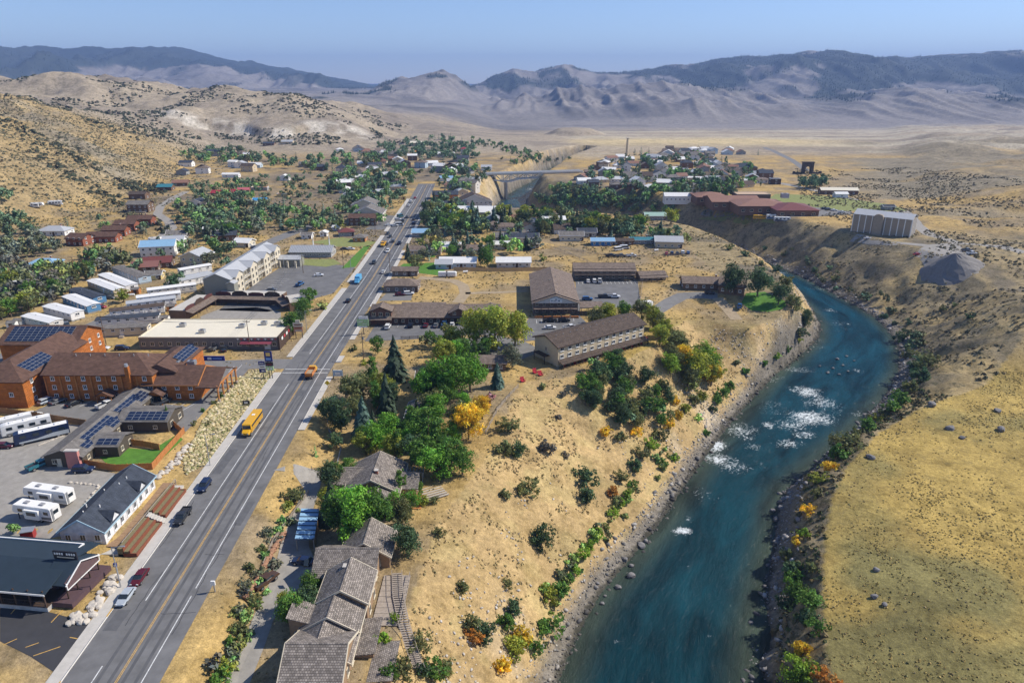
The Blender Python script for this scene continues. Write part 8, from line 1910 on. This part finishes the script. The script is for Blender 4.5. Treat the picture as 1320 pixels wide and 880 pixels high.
def shore(n, side, dmax):
    pts = L_WATER if side == 'l' else R_WATER
    seg = np.hypot(*np.diff(pts, axis=0).T); s = np.concatenate([[0], np.cumsum(seg)]); t = vr.uniform(0, min(s[-1], 520), n)
    X = np.interp(t, s, pts[:, 0]); Y = np.interp(t, s, pts[:, 1]); e = 1.5
    tx = np.interp(t + e, s, pts[:, 0]) - np.interp(t - e, s, pts[:, 0]); ty = np.interp(t + e, s, pts[:, 1]) - np.interp(t - e, s, pts[:, 1]); L = np.hypot(tx, ty) + 1e-6
    o = vr.uniform(0, 1, n) ** 1.2 * dmax - 1.3; sg = -1 if side == 'l' else 1
    return X + sg * ty / L * o, Y - sg * tx / L * o, o
x, y, o = shore(9000, 'l', 7.0); sz = .14 + .55 * vr.uniform(0, 1, len(x)) ** 2 + (vr.uniform(0, 1, len(x)) > .955) * vr.uniform(.5, 1.3, len(x)); c = cvar(len(x), [(.23, .215, .195), (.18, .17, .155), (.32, .295, .26), (.12, .115, .11)]); c[o < 1.2] *= .5; c[o > 3] *= 1.55
scatter('shore_rocks', 'grey boulders lining the sunny river shore', x, y, sz, c, 'rock')
x, y, o = shore(6500, 'r', 7.5); sz = .16 + .6 * vr.uniform(0, 1, len(x)) ** 2 + (vr.uniform(0, 1, len(x)) > .94) * vr.uniform(.5, 1.5, len(x)); c = cvar(len(x), [(.33, .31, .30), (.25, .24, .24), (.40, .38, .36)]); c[o < .6] *= .5
scatter('bank_rocks', 'dark boulders lining the shaded river shore', x, y, sz, c, 'rock')
# rock armour on the slope between hotel lot and highway
RIP = np.array([ground(*p)[:2] for p in ((362,476),(366,486),(330,524),(284,586),(240,612),(236,592),(250,566),(262,540),(296,500),(322,478))])
x, y = rnd(14000, RIP[:, 0].min(), RIP[:, 0].max(), RIP[:, 1].min(), RIP[:, 1].max()); k = inside(RIP, x, y) & (x < road_x(y) - 11.2); x, y = x[k][:4200], y[k][:4200]
scatter('rock_armour', 'pale yellow rock armour on the slope beside the highway', x, y, vr.uniform(.3, 1.0, len(x)) ** 1.5 + .15, cvar(len(x), [(.48, .40, .22), (.40, .33, .17), (.56, .48, .31), (.32, .28, .14), (.22, .22, .09)]), 'rock')
# far conifers standing on the mountain slopes
fx, fy, ff = FOREST_W
k = np.where((ff > .45) & (fy > 2700) & (fy < 6200) & (np.abs(fx) < .74 * fy))[0]; k = k[vr.permutation(len(k))[:9000]]
if len(k):
    x = fx[k] + vr.normal(size=len(k)) * 6; y = fy[k] + vr.normal(size=len(k)) * 8; n = len(k); z = hgt(x, y); h = vr.uniform(7, 15, n); r = h * .26
    V = np.stack([np.stack([x, y, z + h], 1)] + [np.stack([x + r * math.cos(a), y + r * math.sin(a), z - 1], 1) for a in (.3, 1.87, 3.44, 5.01)], 1).reshape(-1, 3)
    F = (np.array([(0, 1, 2), (0, 2, 3), (0, 3, 4), (0, 4, 1)])[None] + 5 * np.arange(n)[:, None, None]).reshape(-1, 3)
    struct(obj('mountain_forest', mesh_np('mountain_forest', V, F, np.tile([.03, .045, .034, 1], (len(V), 1))), MAT_STUFF), 'stuff', 'dark conifer forest on the far mountains')
# ---------------------------------------------------------------- fences, poles, signs, boulders, small things
def fence(label, pix, m, h=1.8, seg=2.4, kind='panel', group=None):
    P = [ground(*p) for p in pix]; root = thing('fence', label, 'fence', P[0], 0., group); o = Vector(P[0])
    pm = MB().box(0, 0, -.3, .14, .14, h + .42).mesh('post')
    for k in range(len(P) - 1):
        a, b = Vector(P[k]), Vector(P[k + 1]); L = (b - a).length; n = max(1, round(L / seg)); t = math.atan2(b.y - a.y, b.x - a.x)
        for i in range(n + (1 if k == len(P) - 2 else 0)):
            q = a.lerp(b, i / n); q.z = float(hgt(q.x, q.y)); obj('post', pm, m, root, q - o, t)
        w = L / n - .15
        for i in range(n):
            q = a.lerp(b, (i + .5) / n); q.z = float(hgt(q.x, q.y)); key = (kind, round(w, 1), h)
            if key not in FMESH:
                mb = MB()
                if kind == 'panel':
                    c = max(3, int(w / .3))
                    for j in range(c): mb.box(-w / 2 + w * (j + .5) / c, 0, .05, w / c - .03, .04, h - .05 + .04 * ((j * 7) % 3 - 1))
                    mb.box(0, .05, .4, w, .05, .1); mb.box(0, .05, h - .4, w, .05, .1)
                else:
                    for z in (.35, .75, 1.1): mb.box(0, 0, z * h / 1.2, w + .1, .07, .12)
                FMESH[key] = mb.mesh('fence_panel' if kind == 'panel' else 'rail')
            obj('fence_panel' if kind == 'panel' else 'rail', FMESH[key], m, root, q - o, t)
    return root
FMESH = {}
M_TANF = mat('tan_fence_boards', (.48, .33, .17), .85, .15, 2.)
fence('orange cedar fence round the green lawn', [(107,600),(150,607),(197,605),(238,558)], M_CEDAR)
fence('orange cedar fence between lawn and patio', [(140,570),(186,576),(206,580)], M_CEDAR); fence('cedar fence behind the solar house patio', [(236,560),(222,548),(196,546)], M_CEDAR)
fence('brown board fence behind the motorhomes', [(0,533),(32,537),(112,549)], mat('brown_fence', (.30, .17, .08), .85, .2, 2.), 1.9)
fence('tan panel fence behind the vacant lot', [(585,349),(640,350),(705,349)], M_TANF, 1.9, 3.2)
fence('dark rail fence below the brown motel lot', [(517,437),(560,436),(596,433)], M_TRIMD, 1.1, 3., 'rail'); fence('pole fence running down the dry field', [(705,318),(728,326),(752,336),(772,345)], M_WOOD, 1.3, 4., 'rail')
fence('pole fence crossing the dry field', [(715,318),(760,328),(820,332),(880,330)], M_WOOD, 1.3, 4., 'rail'); fence('rail fence beside the terraced lot', [(828,366),(826,384),(822,400)], M_WOOD, 1.3, 4., 'rail')
fence('grey rail fence beside the curved garden path', [(420,528),(424,556),(440,580),(434,604)], M_GREYW, 1.1, 2.4, 'rail'); fence('weathered rail fence at the driveway mouth', [(402,606),(434,606)], M_WOOD, 1.1, 2.4, 'rail')
fence('weathered rail fence above the driveway', [(398,636),(372,672),(352,700),(340,730)], M_WOOD, 1.0, 2.6, 'rail'); fence('wire and post fence along the slope top', [(668,500),(640,532),(626,560)], M_WOOD, 1.2, 3.2, 'rail')

def pole(label, px, py, h, arms=1, group=None, lamp=False, m=None):
    x, y, z = ground(px, py); r = thing('street_lamp' if lamp else 'utility_pole', label, 'street lamp' if lamp else 'utility pole', (x, y, z), 0., group)
    if lamp:
        obj('mast', MB().tube((0, 0, -.2), (0, 0, h), .12, .08, 8), M_METALG, r); a = obj('arm', MB().tube((0, 0, h - .1), (1.8, 0, h + .25), .05, .05, 6), M_METALG, r); obj('lamp_head', MB().box(2.1, 0, h + .15, .8, .3, .14), M_METALG, r)
    else:
        obj('mast', MB().tube((0, 0, -.3), (0, 0, h), .16, .11, 8), M_POLE, r)
        for k in range(arms):
            c = obj('crossarm', MB().box(0, -.12, h - .6 - k * 1.0, 2.4, .12, .14), M_POLE, r)
            for s in (-1.0, -.4, .4, 1.0): obj('insulator', MB().tube((s, -.12, h - .46 - k), (s, -.12, h - .26 - k), .06, .05, 6), M_GREYW, c)
        if arms > 1: obj('transformer', MB().tube((.35, 0, h - 2.6), (.35, 0, h - 1.7), .26, .26, 8), M_GREYW, r)
    return (x, y, z + h)
PT = [pole('wooden utility pole below the long cream home', 137, 444, 11), pole('wooden utility pole behind the flat roofed store', 323, 451, 11), pole('wooden utility pole beside the dirt yard', 469, 464, 10, 2), pole('wooden utility pole on the hotel lot corner', 391, 352, 9), pole('wooden utility pole by the highway grass strip', 443, 346, 10), pole('wooden utility pole at the dry bank', 179, 322, 10), pole('wooden utility pole beside the winding lane', 225, 290, 10), pole('wooden utility pole on the open hillside', 131, 280, 9), pole('wooden utility pole at the park corner', 484, 302, 10), pole('wooden utility pole on the highway lawn', 550, 330, 11), pole('wooden utility pole by the blue box truck', 503, 352, 10)]
pole('silver street lamp beside the maroon sedan', 156, 757, 9, lamp=True); pole('silver street lamp beside the dry bank', 271, 600, 8.5, lamp=True); pole('silver street lamp by the store front bed', 396, 430, 9, lamp=True); pole('silver street lamp by the grass strip', 453, 353, 9, lamp=True); pole('silver street lamp in the grey hotel lot', 367, 352, 8, lamp=True)

def sign(label, px, py, boards, post_h, name='sign', posts=(0,), cat='sign', pm=None, rz=0.):
    x, y, z = ground(px, py); r = thing(name, label, cat, (x, y, z), rz)
    for X in posts: obj('post', MB().box(X, .12, -.2, .22, .18, post_h + .2), pm or M_STEELD, r)
    for (cx, cz, w, h, m, marks) in boards:
        b = obj('board', MB().box(cx, -.05, cz, w, .28, h), m, r)
        for (mx_, mz, mw, mh, mm) in marks: obj('sign_mark', MB().box(cx + mx_, -.205, cz + mz, mw, .03, mh), mm, b)
    return r
B_BLUE = mat('sign_deep_blue', (.02, .03, .16), .5, .05); B_RED = mat('sign_red', (.35, .03, .03), .5, .05); B_GRN = mat('sign_pale_green', (.42, .62, .30), .6, .1); B_GOLD = mat('sign_gold', (.72, .50, .16), .5, .1); B_BLK = mat('sign_black', (.02, .02, .025), .6, 0); B_BRN = mat('sign_brown', (.22, .08, .04), .8, .1)
sign('tall blue pylon sign with gold emblem at the junction', 348, 488, [(0.4, 5.9, 2.4, 3.4, B_BLUE, [(0, 1.9, 1.3, 1.1, B_GOLD), (0, .5, 1.6, .8, mat('sign_pale_blue', (.18, .32, .62), .6, 0))]), (.4, 4.4, 2.4, 1.3, B_BLK, [(0, .5, 1.6, .15, B_RED)]), (.4, 2.9, 2.4, 1.3, B_GRN, [(-.5, .3, .6, .6, M_WHITE), (.5, .3, .6, .6, M_WHITE)]), (-2.0, 4.8, 2.0, 1.1, B_BLUE, [(0, .4, 1.4, .25, M_WHITE)]), (-2.0, 3.5, 2.0, 1.2, M_WHITE, [(.1, .5, 1.4, .2, B_BLK)]), (-2.0, 2.2, 2.0, 1.2, B_BLUE, [(.2, .4, .9, .4, M_WHITE)])], 6, 'pylon_sign', (0, .8, -2.0))
sign('white and pale green billboard on a steel post by the brown motel', 469, 431, [(0, 3.4, 4.2, 2.6, B_GRN, [(-.8, 1.6, 1.8, .25, M_WHITE), (.6, .7, 1.6, .2, M_WHITE)]), (.3, 6.0, 3.4, 1.1, M_WHITE, []), (0, 2.8, 3.0, .5, M_WHITE, [])], 3.5, 'billboard')
sign('brown and cream pole sign before the big green tree', 386, 436, [(0, 4.6, 3.6, 1.4, M_CREAM, [(0, .5, 2.6, .4, B_BRN)]), (0, 2.6, 3.2, 1.9, mat('sign_salmon', (.5, .25, .16), .8, .1), [(0, 1.3, 2.4, .3, B_BRN), (0, .2, 2.6, .5, M_CREAM)]), (0, 6.0, 1.6, 1.1, M_CREAM, [])], 5, 'pole_sign', (-1.2, 1.2))
x, y, z = ground(423, 504); ws = thing('warning_sign', 'yellow diamond warning sign beside the highway', 'sign', (x, y, z), 0.); obj('post', MB().tube((0, 0, -.2), (0, 0, 3.2), .05, .05, 6), M_METALG, ws)
obj('diamond_plate', MB().prism([(0, 1.9), (.85, 2.75), (0, 3.6), (-.85, 2.75)], -.08, -.03), mat('sign_yellow', (.80, .55, .02), .5, .05), ws)
sign('framed notice board beside the pavement', 436, 488, [(0, 1.0, 3.0, 1.9, M_PALEB, [(0, .5, 1.6, .8, M_WHITE)])], 3.2, 'notice_board', (-1.5, 1.5)); sign('small black and white sign on the rock slope', 318, 523, [(0, .6, 2.0, 1.1, B_BLK, [(0, .3, 1.0, .5, M_WHITE)])], 1.2, 'route_sign', (-.8, .8), pm=M_METALG)
sign('small white road sign on the highway verge', 277, 763, [(0, 1.7, .75, .9, M_WHITE, [])], 2.4, 'road_sign', pm=M_METALG); sign('round yellow sign on a tall post by the inn', 521, 267, [(0, 5, 3.2, 3.2, B_GOLD, [(0, .9, 1.4, 1.4, B_BRN)])], 6, 'post_sign'); sign('blue parking sign on the pavement pole', 152, 742, [(0, 2.2, .6, .8, B_BLUE, [(0, .2, .3, .4, M_WHITE)])], 2.6, 'parking_sign', pm=M_METALG)
x, y, z = ground(808, 201); ob = thing('stone_tower', 'slender pale chimney tower above the far town', 'tower', (x, y, z), 0.); obj('shaft', MB().tube((0, 0, -.5), (0, 0, 21), 2.0, 1.3, 8), M_TAN, ob); obj('cap', MB().box(0, 0, 21, 3.2, 3.2, .8), M_CONC, ob)

# boulders one can pick apart
def boulder_mesh(seed):
    r = np.random.default_rng(seed); import bmesh
    bm = bmesh.new(); bmesh.ops.create_icosphere(bm, subdivisions=2, radius=.5)
    pl = [(Vector(r.normal(size=3)).normalized(), r.uniform(.30, .42)) for _ in range(7)]
    for v in bm.verts:
        for n, d in pl:
            k = v.co.dot(n)
            if k > d: v.co -= n * (k - d)
        v.co *= 1 + .05 * r.normal()
    me_ = bpy.data.meshes.new('boulder'); bm.to_mesh(me_); bm.free(); me_.materials.append(None); return me_
BM = [boulder_mesh(i) for i in range(6)]; M_BLD = mat('pale_boulder', (.52, .47, .40), .9, .22, 1.5, .03); M_BLD2 = mat('river_boulder', (.20, .19, .185), .8, .25, 1.5, .03)
br_ = random.Random(9)
def boulder(px, py, s, m, label, group):
    x, y, z = ground(px, py); o = obj('boulder', BM[br_.randrange(6)], m, None, (x, y, max(z, RIVER_Z) + s * .15), br_.uniform(0, 6), (s * br_.uniform(.8, 1.3), s * br_.uniform(.8, 1.2), s * .8)); tag(o, label, 'boulder', group)
def line_px(pts, t):
    k = min(int(t * (len(pts) - 1)), len(pts) - 2); u = t * (len(pts) - 1) - k; return pts[k][0] * (1 - u) + pts[k + 1][0] * u, pts[k][1] * (1 - u) + pts[k + 1][1] * u
for i in range(58):
    a, b = line_px([(94,800),(112,795),(126,780),(138,764),(150,748)], br_.random()); boulder(a + br_.uniform(-7, 4), b + br_.uniform(-4, 7), br_.uniform(.8, 1.9), M_BLD, 'pale boulder in the heap below the restaurant deck', 'boulders below the restaurant deck')
for i in range(34):
    a, b = line_px([(204,616),(222,600),(236,586),(246,572)], i / 33); boulder(a + br_.uniform(-4, 4), b + br_.uniform(-3, 3), br_.uniform(.8, 1.5), M_BLD, 'pale boulder lining the bank below the cedar fence', 'boulders below the cedar fence')
for i in range(26):
    a, b = line_px([(92,622),(128,626),(118,640),(98,664),(84,688)], i / 25); boulder(a + br_.uniform(-1, 1), b, br_.uniform(.6, 1.0), M_BLD, 'pale edging boulder beside the white house lot', 'edging boulders beside the white house')
for i in range(20):
    a, b = line_px([(50,574),(86,560)], i / 19); boulder(a, b, br_.uniform(.5, .8), M_BLD, 'pale edging boulder beside the navy motorhome', 'edging boulders beside the motorhomes')
for (a, b, s) in [(806,722,1.6),(814,731,1.2),(796,760,1.6),(813,746,2.0),(826,704,2.2),(832,698,1.6),(770,752,1.0),(768,757,1.1),(780,770,.9),(776,780,1.0),(1078,470,1.6),(1085,478,1.4),(1072,482,1.5),(1090,466,1.3),(1066,488,1.7),(1080,490,1.3),(1056,478,1.2),(1092,486,1.2),(1100,472,1.0),(1006,655,2.2),(996,660,1.6),(1010,644,2.0),(1000,700,1.8)]:
    boulder(a, b, s, M_BLD2, 'dark wet boulder standing in the river shallows', 'boulders in the river shallows')
for (a, b, s) in [(1122,590,2.4),(1200,523,3.0),(1224,553,2.6),(1290,555,2.8),(1240,565,1.8),(1130,735,1.6),(1127,770,1.6),(1140,780,1.4),(1285,530,2.2)]: boulder(a, b, s, M_BLD2, 'grey boulder lying on the dry plateau', 'boulders on the dry plateau')
# low stone wall along the driveway
x, y, z = ground(352, 715); sw = thing('stone_wall', 'low red brown flagstone wall beside the lodge driveway', 'wall', (x, y, z), 0.); M_FLAG = mat('red_flagstone', (.36, .20, .12), .9, .25, 1.2, .02)
for i in range(64):
    a, b = line_px([(366,690),(352,712),(336,742),(318,772)], (i % 32) / 31); q = ground(a, b); obj('stone', BM[i % 6], M_FLAG, sw, (q[0] - x, q[1] - y, q[2] - z + .25 + .5 * (i // 32)), i * 1.3, (1.5, .9, .7))
# gravel heap
x, y, z = ground(1242, 356); n_ = 28; V = [(0, 0, 7.2)]; Fh = []
for j in range(1, 7):
    for i in range(n_):
        a = 6.2832 * i / n_; r_ = 13.5 * j / 6 * (1 + .10 * math.sin(3 * a + 1) + .05 * br_.uniform(-1, 1)); V.append((r_ * math.cos(a) * 1.15, r_ * math.sin(a), max(-.6, 7.2 * (1 - j / 6) ** 1.05 - .1 + .25 * br_.uniform(-1, 1) * (j < 6) - (.5 if j == 6 else 0))))
for i in range(n_): Fh.append((0, 1 + i, 1 + (i + 1) % n_))
for j in range(5):
    for i in range(n_): a = 1 + j * n_ + i; b = 1 + j * n_ + (i + 1) % n_; Fh.append((a, a + n_, b + n_, b))
V = [(a, b, c + float(hgt(x + a, y + 10 + b)) - z - .15) for a, b, c in V]
o = obj('gravel_heap', MB().add(V, Fh), mat('grey_gravel', (.22, .205, .19), .95, .2, 1., .05), None, (x, y + 10, z)); tag(o, 'big grey conical gravel heap in the yard', 'gravel heap')
# red chairs on the slope lawn
red = MATS['red_chair_paint']
for (a, b, lb) in ((690, 481, 'red lawn chair next to the silver tree'), (697, 484, 'red lawn chair next to the motel wall'), (674, 492, 'red lawn chair lowest on the slope')):
    q = ground(a, b); c = thing('lawn_chair', lb, 'chair', q, .4); obj('seat', MB().box(0, 0, .3, 1.3, 1.2, .12), red, c); obj('backrest', MB().hexa([(-.65, .5, .4), (.65, .5, .4), (.65, .62, .4), (-.65, .62, .4), (-.65, .9, 1.4), (.65, .9, 1.4), (.65, 1.0, 1.4), (-.65, 1.0, 1.4)]), red, c)
    for s in (-1, 1): obj('armrest', MB().box(s * .7, 0, .65, .2, 1.2, .06), red, c); obj('leg', MB().box(s * .6, -.45, 0, .1, .1, .65), red, c); obj('leg', MB().box(s * .6, .45, 0, .1, .1, .35), red, c)
q = ground(38, 693); rs = thing('red_container', 'small red storage box with grey lid beside the green tree', 'container', q, .3); obj('box_body', MB().box(0, 0, 0, 2.2, 1.8, 1.9), paint('red'), rs); obj('lid', MB().box(0, 0, 1.9, 2.4, 2.0, .15), M_METALG, rs)
q = ground(536, 618); pg_ = thing('pergola', 'grey wooden pergola at the garden edge', 'pergola', q, 0.); 
for sx in (-1.8, 1.8):
    for sy in (-1, 1): obj('post', MB().box(sx, sy, -.5, .2, .2, 3.1), M_GREYW, pg_)
for i in range(6): obj('beam', MB().box(-2 + i * .8, 0, 2.6, .15, 2.8, .2), M_GREYW, pg_)
lg = ground(560, 640); rk = thing('log_terrace', 'weathered log terrace steps below the shake house', 'terrace', lg, .5)
for i in range(6): obj('log', MB().tube((-3.5 + i * .4, -1.2 + i * 1.1, .5 - i * .12), (3.2, -1.0 + i * 1.1, .35 - i * .12), .22, .22, 7), mat('pale_log', (.45, .40, .33), .9, .2, 3.), rk)

# garden sheds, propane tanks, bins: yard clutter of the park
for (a, b, lb, m_) in ((17, 422, 'small white garden shed beside the oval lawn', M_WHITE), (26, 419, 'white garden shed with arched front by the mobile home', M_WHITE), (104, 388, 'little grey shed behind the blue mobile homes', M_GREYW), (176, 378, 'small brown shed beside the orange skirting', M_CEDAR), (222, 400, 'orange wooden porch shed beside the white homes', M_CEDAR), (213, 415, 'white porch shed at the end of the dark roofed home', M_WHITE)):
    x, y, z = ground(a, b); r = thing('garden_shed', lb, 'shed', (x, y, z), .1); bar(r, 0, 0, 3.2, 2.6, 2.1, 'x', 'gable', .5, .2, m_, R_GREY, M_WHITE, th=.1); door(r, (0, -1.3), (0, -1), 0, M_TRIMD, .9, 1.8)
for (a, b, lb) in ((60, 412, 'white propane tank beside the blue trimmed home'), (118, 402, 'white propane tank beside the bright blue home'), (170, 382, 'white propane tank beside the orange skirting'), (240, 430, 'white propane tank behind the flat roofed store'), (600, 352, 'white propane tank behind the tan fence'), (846, 324, 'white propane tank by the grey workshop')):
    x, y, z = ground(a, b); r = thing('propane_tank', lb, 'tank', (x, y, z), .3); obj('vessel', MB().tube((-1.2, 0, .8), (1.2, 0, .8), .48, .48, 10), M_WHITE, r); obj('dome', MB().tube((0, 0, 1.25), (0, 0, 1.5), .18, .14, 8), M_GREYW, r)
    for s in (-.8, .8): obj('saddle', MB().box(s, 0, 0, .2, .7, .45), M_CONC, r)
# power lines sagging between neighbouring poles
def wire(label, a, b):
    a, b = Vector(PT[a]), Vector(PT[b]); m = MB(); n = 10; root = thing('power_line', label, 'power line', ((a + b) / 2), 0.); c = (a + b) / 2
    for off in (-1.0, 0, 1.0):
        m = MB(); P = [a.lerp(b, i / n) + Vector((off, -.12, -.3 - 5 * (i / n) * (1 - i / n))) - c for i in range(n + 1)]
        for i in range(n): m.tube(P[i], P[i + 1], .035, .035, 3)
        obj('wire', m, M_STEELD, root)
wire('power line sagging behind the flat roofed store', 0, 1); wire('power line crossing towards the hotel lot', 1, 3); wire('power line beside the hotel lot and grass strip', 3, 4); wire('power line crossing from dirt yard to the box truck', 2, 10); wire('power line climbing from dry bank to winding lane', 5, 6)
# ---------------------------------------------------------------- haze: one box of pale air round the whole valley
hz = MB().box(0, 7400, -120, 26000, 16800, 720).mesh('haze')
hm = bpy.data.materials.new('valley_haze'); hm.use_nodes = True; hn = hm.node_tree.nodes
for n in list(hn):
    if n.type != 'OUTPUT_MATERIAL': hn.remove(n)
pv = hn.new('ShaderNodeVolumePrincipled'); pv.inputs['Color'].default_value = (.34, .52, .95, 1); pv.inputs['Density'].default_value = HAZE
pv.inputs['Anisotropy'].default_value = .1
out_ = [n for n in hn if n.type == 'OUTPUT_MATERIAL'][0]; hm.node_tree.links.new(pv.outputs[0], out_.inputs['Volume'])
struct(obj('haze', hz, hm), 'stuff', 'pale blue haze filling the valley air')
